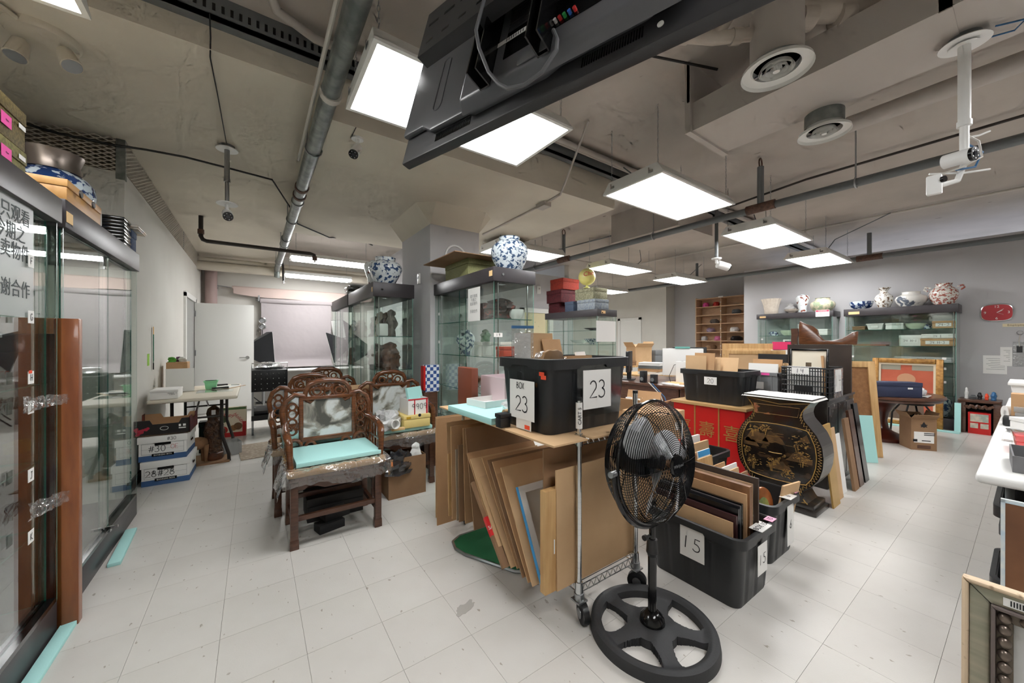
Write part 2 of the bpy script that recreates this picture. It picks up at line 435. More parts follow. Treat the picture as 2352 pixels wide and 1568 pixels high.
slab('baseboard_left', WX, WX+.012, WY, 9.75, 0, .1, m_blackgloss)
slab('baseboard_clock', 8.888, 8.9, -3.6, 3.7, 0, .1, m_dark)
# door in the left wall, standing open
fr = MB().box(0, .03, 7.42, 7.5, 0, 2.06).box(0, .03, 8.6, 8.68, 0, 2.06).box(0, .03, 7.42, 8.68, 2.0, 2.08).build('trim_1', m_white, None, loc=(WX, 0, 0)); struct(fr)
dk = MB().box(0, .006, 7.5, 8.6, 0, 2.0).build('door_opening', mat('doorway_beyond', (150, 150, 146), .9), None, loc=(WX, 0, 0)); struct(dk)
dr = MB().box(0, .86, -.02, .02, .02, 1.995).build('door_1', m_white, None, bev=.003, loc=(WX+.012, 8.58, 0)); struct(dr)
hd = MB().cyl((.76, -.02, 1.0), (.76, -.075, 1.0), .013).cyl((.76, -.02, 1.0), (.76, -.03, 1.0), .032, n=18).tube([(.765, -.068, 1.0), (.7, -.068, 1.002), (.64, -.06, 1.0)], .011)
hd.build('door_handle', m_chrome, dr, True)
for z in (.3, 1.1, 1.8): MB().box(-.012, .02, -.03, -.018, z-.05, z+.05).build('hinge', m_steel, dr)
# far doorway in the white wall
f2 = MB().box(-.03, 0, 7.9, 8.0, 0, 2.15).box(-.03, 0, 8.8, 8.9, 0, 2.15).box(-.03, 0, 7.9, 8.9, 2.07, 2.15).box(-.008, 0, 8.0, 8.8, 0, 2.07).build('trim_2', m_white, None, loc=(11.1, 0, 0)); struct(f2)
# framed stained glass window in the partition
w = MB().box(4.85, 4.95, 6.55, 6.6, 1.0, 2.06).box(5.65, 5.8, 6.55, 6.6, 1.0, 2.06).box(4.85, 5.8, 6.55, 6.6, 1.96, 2.06).box(4.85, 5.8, 6.55, 6.6, .95, 1.05).build('window_1', m_white); struct(w)
MB().box(4.95, 5.65, 6.585, 6.597, 1.05, 1.96).build('pane', mat('leaded_pane', (150, 160, 120), .4, col2=(214, 204, 164), scale=9, kind='voronoi', lo=.02, hi=.2), w)

# marks on column, partition and floor
rg = MB().tube([(.12*math.cos(t), 0, .12*math.sin(t)) for t in [k*.2094 for k in range(30)]], .011, 8, True).build('wall_ring', mat('ring_white', (236, 236, 236), .6), None, True, loc=(1.885, 3.806, 2.28)); tag(rg, 'white ring mounted on the grey column above the brocade chest', 'ring')
tp = MB().box(-.012, 0, -.035, .035, -.06, .06).build('thermostat', m_white, None, bev=.003, loc=(1.583, 4.145, 2.04)); tag(tp, 'small white thermostat on the left face of the column', 'thermostat')
MB().box(-.014, -.012, -.02, .02, .0, .03).build('display', m_greypipe, tp)
pr = MB().box(-.05, .05, -.04, 0, -.09, .09).build('motion_sensor', m_white, None, bev=.015, loc=(5.38, 6.599, 2.495)); tag(pr, 'white motion sensor on the grey partition wall', 'sensor')
MB().cyl((0, -.04, .03), (0, -.046, .03), .022).build('lens', m_whiteplastic if False else m_duct, pr, True)
sk = random.Random(2); pts = []
for k in range(18):
    t = 2*math.pi*k/18; q = 1+sk.uniform(-.3, .3); pts.append((.055*q*math.cos(t), .028*q*math.sin(t)))
MB().prism(pts, 0, .0006).build('scuff_mark', mat('scuff_grey', (168, 164, 158), .6), floor, loc=(.84, 1.6, 0), rot=(0, 0, .5))
# ------------------------------------------------------------------ troffer lamps
def chain_mesh(L):
    mb = MB(); n = max(2, int(L/.028)); s_ = L/n
    for i in range(n):
        z = i*s_+s_/2; q = s_*.62
        pts = [(math.cos(t)*.0062, 0, math.sin(t)*q) for t in [2*math.pi*k/8 for k in range(8)]]
        if i % 2: pts = [(0, p[0], p[2]) for p in pts]
        mb.tube([(p[0], p[1], p[2]+z) for p in pts], .0016, 4, True)
    return mb.mesh('chain', m_steel)
LW, LD = 1.215, .605
TZ = 2.64
def make_troffer():
    t = thing('troffer_lamp', '', 'ceiling lamp', (0, 0, TZ), 0, 'suspended fluorescent troffers')
    mb = MB(); i = .06
    mb.add([(0, 0, .012), (LW, 0, .012), (LW, LD, .012), (0, LD, .012), (.01, i, .10), (LW-.01, i, .10), (LW-.01, LD-i, .10), (.01, LD-i, .10)],
           [(4, 5, 6, 7), (0, 1, 5, 4), (1, 2, 6, 5), (2, 3, 7, 6), (3, 0, 4, 7)])
    mb.build('housing', m_white, t)
    f = .022
    MB().box(0, LW, 0, f, 0, .014).box(0, LW, LD-f, LD, 0, .014).box(0, f, f, LD-f, 0, .014).box(LW-f, LW, f, LD-f, 0, .014).build('frame', m_white, t)
    MB().box(f, LW-f, f, LD-f, .004, .009).build('lens', m_lens, t)
    cm = MB().box(-.004, .0, -.02, .02, .03, .05).box(-.004, 0, .012, .02, .05, .075).mesh('latch', m_chrome)
    for y in (.11, LD-.11):
        link('latch', cm, t, (0.0, y, 0)); link('latch', cm, t, (LW+.004, y, 0))
    ch = chain_mesh(CZ-TZ-.02)
    for x in (.04, LW-.04):
        for y in (.07, LD-.07): link('chain', ch, t, (x, y, .02))
    return t
TROF = [(.43, 1.67, 'suspended fluorescent troffer partly hidden behind the hanging television'),
        (2.62, 1.67, 'largest unobstructed suspended troffer right of the hanging television'),
        (4.82, 1.67, 'suspended troffer before the grey clock wall, next to the small white camera'),
        (7.08, 1.75, 'suspended troffer nearest the grey clock wall above the vase cabinets'),
        (2.76, 4.19, 'suspended troffer glowing behind the blue and white jar'),
        (5.0, 4.16, 'suspended troffer directly above the yellow globe'),
        (7.1, 4.2, 'suspended troffer nearest the pigeonhole shelves'),
        (7.1, 6.3, 'small distant suspended troffer just right of the stacked brocade boxes'),
        (-1.77, 1.65, 'suspended troffer cut off by the top left corner'),
        (.43, -.85, 'suspended troffer behind the viewer on the left'), (7.1, 8.6, 'unseen troffer added to brighten the far room behind the fabric boxes'), (7.1, 10.6, 'farthest unseen troffer, added to brighten the back room'), (3.02, -.85, 'suspended troffer behind the viewer, middle'),  # the two far-room troffers are unseen, added to brighten the far wall
        (5.2, -.85, 'suspended troffer behind the viewer on the right')]
t0 = make_troffer()
for i, (x, y, lb) in enumerate(TROF):
    t = t0 if i == 0 else dup(t0)
    t.location = (x, y, TZ); t['label'] = lb
# strip lamps over the photo corner
def make_strip():
    t = thing('strip_lamp', '', 'ceiling lamp', (0, 0, TZ), 0, 'strip lamps over the photo corner')
    MB().box(0, 1.24, 0, .3, .02, .075).build('housing', m_white, t)
    MB().taper(.015, 1.225, .01, .29, -.02, .02, .02).build('lens', m_lens2, t)
    for x in (.0, 1.225): MB().box(x, x+.015, 0, .3, -.024, .03).build('end_cap', m_clear, t)
    ch = chain_mesh(CZ-TZ-.07)
    for x in (.08, 1.16): link('chain', ch, t, (x, .15, .07))
    return t
s0 = make_strip(); s0.location = (.47, 6.7, TZ); s0['label'] = 'nearer strip lamp crossing the galvanised pipe over the photo corner'
s1 = dup(s0, (.5, 8.55, TZ), label='farther strip lamp over the grey photo backdrop')

# ------------------------------------------------------------------ glass display cabinets
GE = [m_glass, m_glassedge]
GP = [m_glass, m_glasspale]
def gbox(mb, x0, x1, y0, y1, z0, z1):
    d = [x1-x0, y1-y0, z1-z0]; ax = d.index(min(d))
    mb.box(x0, x1, y0, y1, z0, z1)
    face_ax = [2, 2, 1, 0, 1, 0]
    for i in range(6): mb.m[-6+i] = 0 if face_ax[i] == ax else 1
    return mb
def cabinet(label, x0, x1, y0, y1, h, base, head, front, shelves, knob=True, overhang=.012, tagpos=None, endmat=None):
    cx, cy = (x0+x1)/2, (y0+y1)/2
    t = thing('display_cabinet', label, 'display cabinet', (cx, cy, 0), 0, 'glass display cabinets')
    a, b = (x1-x0)/2, (y1-y0)/2
    MB().box(-a, a, -b, b, 0, base).build('base', m_dark, t, bev=.003)
    e_ = overhang
    MB().box(-a-e_, a+e_, -b-e_, b+e_, h-head, h).build('header', m_dark, t, bev=.003)
    s = front
    f = s*a
    w_ = .006
    for k, (p, q, off) in enumerate([(-b+.02, .05, .012), (-.05, b-.02, .026)]):
        xx = f-s*off
        gbox(MB(), min(xx, xx-s*w_), max(xx, xx-s*w_), p, q, base+.02, h-head-.005).build('sliding_door', GE, t)
    gbox(MB(), min(-f, -f+s*w_), max(-f, -f+s*w_), -b, b, base, h-head).build('back_glass', GP, t)
    for y in (-b, b-w_):
        gbox(MB(), -a, a, y, y+w_, base, h-head).build('side_glass', GP, t)
    MB().box(min(f, f-s*.04), max(f, f-s*.04), -b+.01, b-.01, base, base+.02).build('track', m_blackgloss, t)
    for y in (-b+.03, b-.03):
        for x in (f-s*.06, -f+s*.05):
            MB().cyl((x, y, base), (x, y, h-head), .006, n=8).build('shelf_post', m_chrome, t, True)
    for z in shelves:
        gbox(MB(), -a+.03, a-.045 if s > 0 else a-.01, -b+.015, b-.015, z-.006, z).build('shelf', GE, t)
    if knob:
        MB().cyl((-s*a*0-.13 if s < 0 else .1, -b-e_, h-head*.5), (-.13 if s < 0 else .1, -b-e_-.008, h-head*.5), .011).build('lock', m_blackgloss, t, True)
    MB().box(-.09, -.03, -b+.09, -b+.15, h-head-.004, h-head-.001).build('downlight', m_chrome, t)
    return t
SH = [.5, .8, 1.1, 1.4]
c_l1 = cabinet('tall glass cabinet at left edge with letter tags on its post', -1.17, -.727, 1.2, 2.53, 1.95, .14, .11, 1, [.48, .78, 1.12, 1.43])
c_l2 = cabinet('tall glass cabinet beside the bankers boxes with jar and boxes on top', -1.17, -.727, 2.59, 3.9, 1.965, .14, .13, 1, [])
c_lc = cabinet('glass cabinet left of the grey column filled with dark carvings', 1.02, 1.44, 3.96, 5.16, 1.93, .14, .15, -1, [.62, 1.0, 1.36])
c_lc2 = cabinet('glass cabinet mostly hidden at the far end behind the softbox', 1.02, 1.44, 5.24, 6.4, 1.93, .14, .15, -1, [.62, 1.0, 1.36])
c_c = cabinet('glass cabinet in front of the grey column with brocade chest on top', 1.63, 2.05, 2.58, 3.79, 1.93, .14, .12, -1, [.52, .84, 1.17, 1.5])
c_g = cabinet('low glass cabinet under the brocade boxes and yellow globe', 4.76, 5.25, 4.26, 5.6, 1.86, .14, .12, -1, [.5, .9, 1.25, 1.5])
c_r1 = cabinet('glass cabinet at the grey wall under the dragon vase with warning notice', 8.5, 8.87, 2.08, 3.27, 1.86, .16, .1, -1, [.5, .85, 1.13, 1.42], False, .02)
c_r2 = cabinet('glass cabinet at the grey wall next to the red clock', 8.4, 8.85, .65, 1.88, 1.86, .16, .12, -1, [.5, .78, .98, 1.23, 1.5], False, .02)
# header stickers
def sticker(parent, name, m, c, d): return MB().cbox(c, d).build(name, m, parent)
sticker(c_l2, 'price_label', m_tan, (.236, -.63, 1.885), (.002, .07, .05))
sticker(c_c, 'price_label', m_tan, (-.224, -.575, 1.875), (.002, .05, .045))
sticker(c_lc, 'price_label', m_tan, (-.224, -.585, 1.85), (.002, .03, .05))
sticker(c_g, 'price_label', m_tan, (-.1, -.684, 1.81), (.1, .002, .05))
sticker(c_r1, 'price_label', m_tan, (-.207, .5, 1.8), (.002, .11, .035))
sticker(c_r2, 'price_label', m_tan, (-.247, .5, 1.79), (.002, .14, .045))
w = sticker(c_r1, 'warning_notice', m_paper, (-.208, -.46, 1.82), (.002, .2, .12))
MB().cbox((-.2095, -.46, 1.862), (.001, .19, .03)).build('red_band', mat('notice_red', (206, 60, 90), .6), w)
print_text('lettering', 'WARNING', .026, m_paper, w, (-.2104, -.46, 1.862), (R(90), 0, R(-90)))
print_text('lettering', 'Security\nCamera in Use', .026, m_ink, w, (-.2095, -.46, 1.815), (R(90), 0, R(-90)))
# acrylic end strips, letter tags and crumpled tape on the first cabinet
for nm, z in (('F', 1.624), ('G', 1.402), ('H', 1.162), ('I', 1.044), ('J', .775), ('K', .531)):
    p = MB().cbox((.2225, .425, z), (.0015, .045, .05)).build('letter_tag', m_paper, c_l1)
    ink(nm, .026, .12).build('lettering', m_ink, p, loc=(.2245, .425, z), rot=(0, 0, R(90)))
sticker(c_l1, 'price_sticker', m_orange, (.2245, .415, 1.185), (.001, .025, .012))
def crumple(name, m, parent, fn, nu, nv, amp, seed, smooth=False):
    rn = random.Random(seed)
    return MB().sheet(lambda u, v: tuple(p+rn.uniform(-amp, amp) for p in fn(u, v)), nu, nv).build(name, m, parent, smooth)
crumple('tape', m_clear, c_l1, lambda u, v: (.226+.03*u, .36+.34*u, 1.03-.005*u+.06*v*(1-.3*u)), 14, 5, .005, 3)
crumple('tape', m_clear, c_l1, lambda u, v: (.226+.03*u, .4+.27*u, .60-.02*u+.07*v*(1-.3*u)), 12, 5, .005, 4)
ns = MB().box(.2125, .2145, .13, .47, 1.4, 1.84).build('notice_sheet', sheer('thin_paper', (235, 238, 238), fscale=.6, rough=.4, haze=.3), c_l1)
print_text('lettering', '请只观看\n今期之\n拍卖物件\n\n多谢合作', .07, mat('notice_ink', (92, 96, 98), .8), ns, (.2155, .3, 1.64), (R(90), 0, R(90)))
clip = MB().box(.222, .228, .0, .03, .14, .17).box(.2, .26, .0, .012, .16, .175).build('glass_clamp', m_chrome, c_l2)
# middle cabinet: notice sheet and number tags
s = MB().box(-.2145, -.2125, -.38, -.16, 1.49, 1.79).build('notice_sheet', m_paper, c_c)
print_text('lettering', '请只观看\n今期之\n拍卖物件\n\n多谢合作', .034, mat('grey_ink', (150, 150, 150), .8), s, (-.2152, -.27, 1.645), (R(90), 0, R(-90)))
for k, z in enumerate((1.6, 1.3, 1.02, .83, .55)): sticker(c_c, 'shelf_tag', m_paper, (-.212, .5, z), (.002, .03, .03))
w = sticker(c_c, 'number_tag', m_paper, (-.17, -.607, 1.36), (.085, .002, .035))
print_text('lettering', '1 9', .032, m_ink, w, (-.17, -.6085, 1.36))
for z in (1.05, 1.3, 1.45, .82): sticker(c_r2, 'shelf_tag', m_paper, (-.225, .52, z), (.002, .03, .03))
for z in (1.05, .9, .7): sticker(c_r2, 'shelf_tag', m_paper, (-.225, -.5, z), (.002, .04, .035))
for z in (1.05, 1.35): sticker(c_r1, 'shelf_tag', m_paper, (-.187, .52, z), (.002, .03, .03))

# ------------------------------------------------------------------ pots, boxes and figures
def porcelain(name, base, pat, scale=14, lo=.5, hi=.54, rough=.12, detail=3):
    return mat(name, base, rough, col2=pat, scale=scale, lo=lo, hi=hi, coat=.4, detail=detail)
p_blue = porcelain('porcelain_blue', (214, 222, 226), (44, 72, 112), 26, .52, .56)
p_blue2 = porcelain('porcelain_blue_fine', (206, 216, 222), (60, 84, 116), 38, .5, .55)
p_bluedark = porcelain('porcelain_blue_dark', (200, 214, 224), (30, 58, 110), 20, .46, .5)
p_dragon = porcelain('porcelain_red_dragon', (220, 226, 228), (128, 72, 58), 14, .56, .6)
p_celadon = porcelain('porcelain_celadon', (214, 206, 178), (156, 170, 140), 12, .48, .56, .2)
p_cream = mat('cream_glaze', (222, 212, 198), .2, col2=(212, 200, 186), scale=20, coat=.3)
p_famille = porcelain('porcelain_famille', (226, 222, 214), (160, 84, 70), 34, .5, .56)
p_famille2 = porcelain('porcelain_birds', (226, 224, 218), (120, 96, 74), 30, .53, .58)
p_white = mat('plain_porcelain', (228, 230, 228), .15, coat=.4)
p_pewter = mat('pewter', (130, 120, 112), .3, metal=.8)
p_bronze = mat('dark_bronze', (52, 42, 36), .45, col2=(78, 58, 44), scale=20)
p_brownstone = mat('brown_carving', (110, 68, 44), .4, col2=(66, 40, 28), scale=18)
p_greystone = mat('grey_stone', (120, 112, 104), .5, col2=(84, 78, 74), scale=14)
p_jade = mat('pale_jade', (196, 210, 186), .25)
JAR = [(.30, 0), (.31, .02), (.36, .12), (.46, .36), (.5, .56), (.47, .72), (.38, .84), (.28, .9), (.27, .92), (.27, .99), (.29, 1.0), (.26, .995), (.25, .9)]
GUAN = [(.29, 0), (.3, .03), (.33, .15), (.44, .38), (.5, .56), (.48, .7), (.4, .8), (.3, .85), (.285, .87), (.29, .96), (.31, .98), (.28, .975), (.27, .86)]
MEIP = [(.3, 0), (.3, .05), (.28, .2), (.34, .42), (.46, .68), (.48, .82), (.38, .92), (.16, .95), (.14, .97), (.2, .98), (.14, 1.0), (0, 1.0)]
BOWL = [(.28, 0), (.3, .08), (.42, .3), (.49, .7), (.5, 1.0), (.47, .98), (.42, .5), (0, .15)]
BOTT = [(.3, 0), (.33, .05), (.46, .3), (.5, .48), (.44, .62), (.26, .72), (.2, .8), (.24, .92), (.38, 1.0), (.34, .99), (.17, .82)]
SQUAT = [(.33, 0), (.34, .06), (.46, .28), (.5, .5), (.46, .68), (.3, .82), (.28, .86), (.28, .98), (.3, 1.0), (.27, .97), (.26, .85)]
DISH = [(.2, 0), (.22, .2), (.4, .5), (.5, 1), (.48, .95), (.2, .3), (0, .3)]
def pot(name, label, cat, loc, w, h, prof, m, group=None, rim=None, lid=None, n=32, wave=0, wn=10):
    P = [(r*w, z*h) for r, z in prof]
    o = MB().lathe(P, n, wave=wave, wn=wn).build(name, m, None, True)
    o.location = loc; o.rotation_euler.z = (loc[0]*7+loc[1]*3) % 6
    tag(o, label, cat, group)
    if rim:
        r_, z0, z1, mm = rim
        MB().lathe([(r_*w*.9, z0*h), (r_*w*.86, (z0+z1)/2*h), (r_*w, z1*h), (r_*w*.9, z1*h)], n).build('rim', mm, o, True)
    return o
def carton(name, label, cat, loc, d, m, rz=0, lid=None, group=None, bev=.003, gap=True):
    """closed box with a separate lid part"""
    t = thing(name, label, cat, loc, rz, group)
    lh = lid if lid else d[2]*.35
    MB().box(-d[0]/2, d[0]/2, -d[1]/2, d[1]/2, 0, d[2]-lh-(.002 if gap else 0)).build('body', m, t, bev=bev)
    q = .003
    MB().box(-d[0]/2-q, d[0]/2+q, -d[1]/2-q, d[1]/2+q, d[2]-lh, d[2]).build('lid', m, t, bev=bev)
    return t
def openbox(name, label, cat, loc, d, m, rz=0, flaps=0, group=None, th=.005, bulge=0, inner=None):
    """open carton with optional flaps on its four sides"""
    t = thing(name, label, cat, loc, rz, group)
    a, b, h = d[0]/2, d[1]/2, d[2]
    mb = MB().box(-a, a, -b, b, 0, th)
    mb.box(-a, a, -b, -b+th, th, h).box(-a, a, b-th, b, th, h).box(-a, -a+th, -b+th, b-th, th, h).box(a-th, a, -b+th, b-th, th, h)
    mb.build('body', m, t)
    if flaps:
        for k, (ang, tilt) in enumerate([(0, 50), (90, 20), (180, 65), (270, 35)]):
            L = (d[0] if k % 2 == 0 else d[1])/2; o_ = b if k % 2 == 0 else a
            fm = MB().box(-L, L, -th/2, th/2, 0, flaps)
            fo = fm.build('flap', m, t)
            c_ = R(ang)
            fo.location = (math.sin(c_)*o_, -math.cos(c_)*o_, h); fo.rotation_euler = (R(tilt), 0, c_)
    return t
def lump(name, label, cat, loc, w, h, m, seed, parts=None, group=None, n=14, rows=12, amp=.16, prof=None):
    rn = random.Random(seed); P = prof or [(.4, 0), (.45, .08), (.36, .2), (.42, .35), (.5, .5), (.42, .64), (.3, .74), (.34, .84), (.26, .94), (.04, 1)]
    ph = [rn.uniform(0, 6.28) for _ in range(8)]
    vs = []
    for j in range(rows+1):
        z = j/rows
        for a, b in zip(P, P[1:]):
            if a[1] <= z <= b[1]:
                q = (z-a[1])/max(b[1]-a[1], 1e-6); r = a[0]+(b[0]-a[0])*q; break
        for i in range(n):
            t = 2*math.pi*i/n
            k = 1+amp*(math.sin(3*t+ph[0]+5*z)+.7*math.sin(5*t+ph[1]-9*z)+.5*math.sin(7*t+ph[2]+17*z))+rn.uniform(-amp, amp)*.5
            vs.append((r*w*k*math.cos(t), r*w*k*math.sin(t)*.85, z*h))
    mb = MB().add(vs, [(j*n+i, j*n+(i+1) % n, (j+1)*n+(i+1) % n, (j+1)*n+i) for j in range(rows) for i in range(n)]+[tuple(range(n-1, -1, -1)), tuple(rows*n+i for i in range(n))])
    o = mb.build(name, m, None, True); o.location = loc
    return tag(o, label, cat, group)

# on top of the left cabinets
m_broc = mat('olive_brocade', (120, 106, 62), .6, col2=(92, 78, 44), scale=90, lo=.4, hi=.6, bump=.2, bscale=300)
m_broc2 = mat('green_brocade', (128, 122, 72), .6, col2=(100, 94, 52), scale=70, lo=.4, hi=.6, bump=.2, bscale=300)
for nm, z, m, lb, dx in (('lower', 1.952, m_broc2, 'green brocade box, lower of two with pink notes, on left cabinet', .0), ('upper', 2.074, m_broc, 'olive brocade box, upper of two with pink notes, on left cabinet', -.008)):
    b = carton('brocade_box', lb, 'box', (-.93, 2.16, z), (.33, .42+dx, .118 if z < 2 else .155), m, lid=.05)
    n_ = MB().cbox((.171, .05, .06), (.001, .07, .045)).build('pink_note', m_pink, b)
    ink('~', .02, .15).build('lettering', m_ink, n_, loc=(.172, .05, .06), rot=(0, 0, R(90)))
    MB().cbox((.171, .165, .085), (.001, .05, .018)).build('white_sticker', m_paper, b)
pot('blue_jar', 'big blue and white jar with pewter rim on left cabinet', 'vase', (-.985, 3.36, 1.967), .36, .40, GUAN, p_bluedark, rim=(.36, .86, 1.14, p_pewter))
wb = carton('wooden_box', 'hinged plain wooden box tipped forward beside the blue jar', 'box', (-.82, 2.84, 1.967), (.2, .46, .1), mat('pale_box_wood', (196, 150, 90), .5, col2=(180, 132, 74), scale=4, stretch=(8, 1, 8)), lid=.035)
for y in (-.15, .02): MB().cyl((.121, y, .06), (.127, y, .06), .018).build('clasp', m_blackpipe, wb, True)
MB().cbox((.05, .2515, .045), (.1, .001, .08)).build('paper_tag', m_paper, wb)
m_lacq = mat('black_foil_box', (62, 62, 54), .18, col2=(24, 24, 22), scale=6, coat=.6)
for k in range(4):
    carton('lacquer_box', 'glossy black presentation box, %s of the pile of four' % ('bottom', 'second from bottom', 'third from bottom', 'top')[k], 'box', (-.83, 3.66, 1.967+k*.048), (.2, .16, .046), m_lacq, lid=.02, group='glossy boxes piled on the left cabinet')
carton('blue_box', 'blue speckled fabric box at the end of left cabinet', 'box', (-.86, 3.83, 1.967), (.26, .13, .15), mat('blue_fabric', (70, 88, 118), .8, col2=(52, 66, 94), scale=60), lid=.05)
carton('foil_tray', 'flat silvery wrapped tray lying on the blue fabric box', 'tray', (-.84, 3.86, 2.119), (.3, .24, .03), mat('tray_wood', (196, 168, 124), .4, col2=(170, 172, 172), scale=12), lid=.018)
# wooden frame standing between the two left cabinets
m_frwood = mat('cherry_frame', (148, 86, 42), .35, col2=(122, 64, 30), scale=4, stretch=(6, 6, .8), coat=.3)
m_frred = mat('dark_cherry_panel', (92, 40, 26), .4, col2=(70, 28, 18), scale=9)
wf = thing('cherry_wood_frame', 'deep cherry wood frame standing between the left glass cabinets', 'frame', (-.93, 2.56, 0))
for s_ in (-1, 1): MB().prism([(s_*.265, -.02), (s_*.265, .025), (s_*.19, .025), (s_*.19, -.012), (s_*.215, -.03)], 0, 1.41).build('stile', m_frwood, wf, bev=.002)
for z0, z1 in ((0.0, .06), (1.34, 1.41)): MB().box(-.19, .19, -.025, .025, z0, z1).build('rail', m_frwood, wf)
MB().box(-.2, .2, .0, .012, .05, 1.35).build('panel', m_frred, wf)
MB().box(-.15, .15, -.012, .0, .12, 1.26).build('raised_field', m_frred, wf, bev=.01)
# turquoise foam strips on the floor
def foamstrip(label, c, d, rz): 
    o = MB().cbox((0, 0, d[2]/2), d).build('foam_strip', m_foam, None, bev=.002); o.location = (c[0], c[1], 0); o.rotation_euler.z = rz
    return tag(o, label, 'foam', 'turquoise foam offcuts on the floor')
foamstrip('turquoise foam strip on floor beside the farther left cabinet', (-.68, 3.32), (.056, .5, .02), .05)
foamstrip('turquoise foam strip on floor at the lower left corner', (-.695, 2.2), (.05, .68, .02), 0)
# things inside the nearest left cabinet
m_frost = sheer('frosted_tub', (214, 218, 218), fscale=1.3, rough=.2, haze=.4)
for k, (y, z) in enumerate(((2.14, 1.13), (2.12, .79))):
    t = thing('plastic_tub', ('frosted plastic tub with orange tag on upper shelf of left cabinet', 'frosted plastic tub on lower shelf of left cabinet')[k], 'tub', (-.95, y, z))
    MB().taper(-.15, .15, -.12, .12, 0, .2, .03).build('body', m_frost, t)
    MB().box(-.16, .16, -.13, .13, .19, .205).build('rim', m_frost, t)
    p = MB().cbox((.14, .03, .12), (.002, .035, .05)).build('tag', m_tan, t)
    ink('6' if k == 0 else '7', .03, .12).build('lettering', m_ink, p, loc=(.1415, .03, .12), rot=(0, 0, R(90)))
cb = carton('medicine_box', 'blue and white product box low in the left cabinet', 'box', (-.93, 2.2, .487), (.2, .2, .17), mat('blue_print', (70, 104, 150), .5), lid=.03)
MB().cbox((.1015, .0, .07), (.001, .14, .09)).build('label_panel', m_paper, cb)
carton('yellow_packet', 'yellow printed packet on the middle shelf of left cabinet', 'box', (-.9, 2.32, .788), (.06, .1, .05), mat('yellow_print', (222, 204, 60), .5), lid=.012)
# on the cabinet left of the column
pot('guan_jar', 'blue and white fish jar on cabinet left of the column', 'vase', (1.2, 4.17, 1.931), .36, .31, GUAN, p_blue)
pot('slender_jar', 'slimmer blue and red jar half hidden behind the fish jar', 'vase', (1.17, 4.53, 1.931), .24, .34, MEIP, p_dragon)
carton('black_gift_box', 'black lacquered box on the far glass cabinet', 'box', (1.16, 5.42, 1.931), (.25, .25, .12), m_lacq, lid=.05)
pot('white_dish', 'white dish resting on the black lacquered box', 'dish', (1.16, 5.42, 2.052), .22, .03, DISH, p_white)
# on the middle cabinet
pot('big_jar', 'large blue and white landscape jar on the middle cabinet corner', 'vase', (1.89, 2.73, 1.931), .34, .31, JAR, p_blue2)
m_broc3 = mat('pale_green_brocade', (150, 150, 104), .7, col2=(128, 130, 84), scale=100, bump=.2, bscale=260)
carton('brocade_chest', 'large pale green brocade chest on the middle cabinet', 'box', (1.84, 3.34, 1.931), (.36, .5, .17), m_broc3, lid=.05)
o = MB().box(-.3, .3, -.32, .42, 0, .007).build('cardboard_sheet', m_card3, None); o.location = (1.75, 3.26, 2.102); tag(o, 'brown cardboard sheet lying on the pale green brocade chest', 'cardboard')
# on the low cabinet behind
def fabbox(lb, loc, d, c1, c2):
    return carton('fabric_box', lb, 'box', loc, d, mat('fab_'+lb[:18], c1, .8, col2=c2, scale=40, bump=.15, bscale=260), lid=d[2]*.3, group='fabric boxes piled on the low cabinet')
fabbox('dark red fabric box at the bottom left of the pile', (4.95, 5.4, 1.861), (.3, .3, .19), (86, 18, 26), (60, 10, 18))
fabbox('dark red fabric box in the middle of the pile', (4.95, 5.34, 2.052), (.42, .42, .245), (88, 18, 28), (64, 10, 20))
fabbox('bright orange red fabric box on top of the pile', (4.97, 5.28, 2.298), (.42, .36, .21), (150, 46, 26), (124, 34, 20))
fabbox('plain blue grey fabric box at the bottom of the pile', (4.95, 4.98, 1.861), (.3, .22, .185), (76, 88, 108), (66, 78, 98))
fabbox('pale blue speckled fabric box right at the bottom of the pile', (4.98, 4.56, 1.861), (.36, .42, .185), (150, 158, 160), (118, 126, 140))
fabbox('pale green speckled fabric box under the globe', (4.98, 4.6, 2.047), (.36, .44, .2), (156, 154, 128), (120, 118, 92))
gl = thing('globe_lamp', 'yellow globe with red lettering on the speckled boxes', 'globe', (4.82, 4.55, 2.248))
MB().lathe([(.06, 0), (.05, .012), (.02, .03), (.016, .06)], 18).build('foot', mat('globe_cream', (214, 214, 130), .4), gl, True)
MB().sphere((0, 0, .2), .15, 28).build('ball', mat('globe_yellow', (214, 204, 116), .35, col2=(206, 198, 128), scale=6), gl, True)
tx = print_text('lettering', 'Che', .11, m_redink, gl, (-.1, -.12, .23), (R(80), R(-8), R(-40)), shear=.3)
lb = MB().box(-.25, .25, -.001, .001, 0, .36).build('paper_notices', m_paper, c_g); lb.location = (-.02, -.675, 1.35-.05)

# ------------------------------------------------------------------ pipes, ducts and cameras under the ceiling
def pipe(name, label, cat, pts, r, m, parts=(), n=12, group=None):
    o = MB().tube(pts, r, n).build(name, m, None, True); return tag(o, label, cat, group)
gp = pipe('drain_pipe', 'long galvanised drain pipe running away over the left aisle', 'pipe', [(.37, -3.6, 2.79), (.37, 1.7, 2.79), (.38, 8.7, 2.79), (.38, 8.85, 2.75), (.38, 8.9, 2.62)], .052, m_galv, n=16)
for y, m in ((2.42, m_whitecable), (4.05, m_rust), (4.28, m_rust), (4.5, m_galv), (6.2, m_galv)):
    MB().cyl((.375, y-.025, 2.79), (.375, y+.025, 2.79), .06, n=18).build('coupling', m, gp, True)
for y in (3.2, 5.2, 6.6, 8.1):
    MB().cyl((.33, y, 2.8), (.33, y, LZ), .006, n=6).tube([(.375+.058*math.cos(t), y, 2.79+.058*math.sin(t)) for t in [k*.5236 for k in range(12)]], .006, 5, True).build('hanger', m_steel, gp, True)
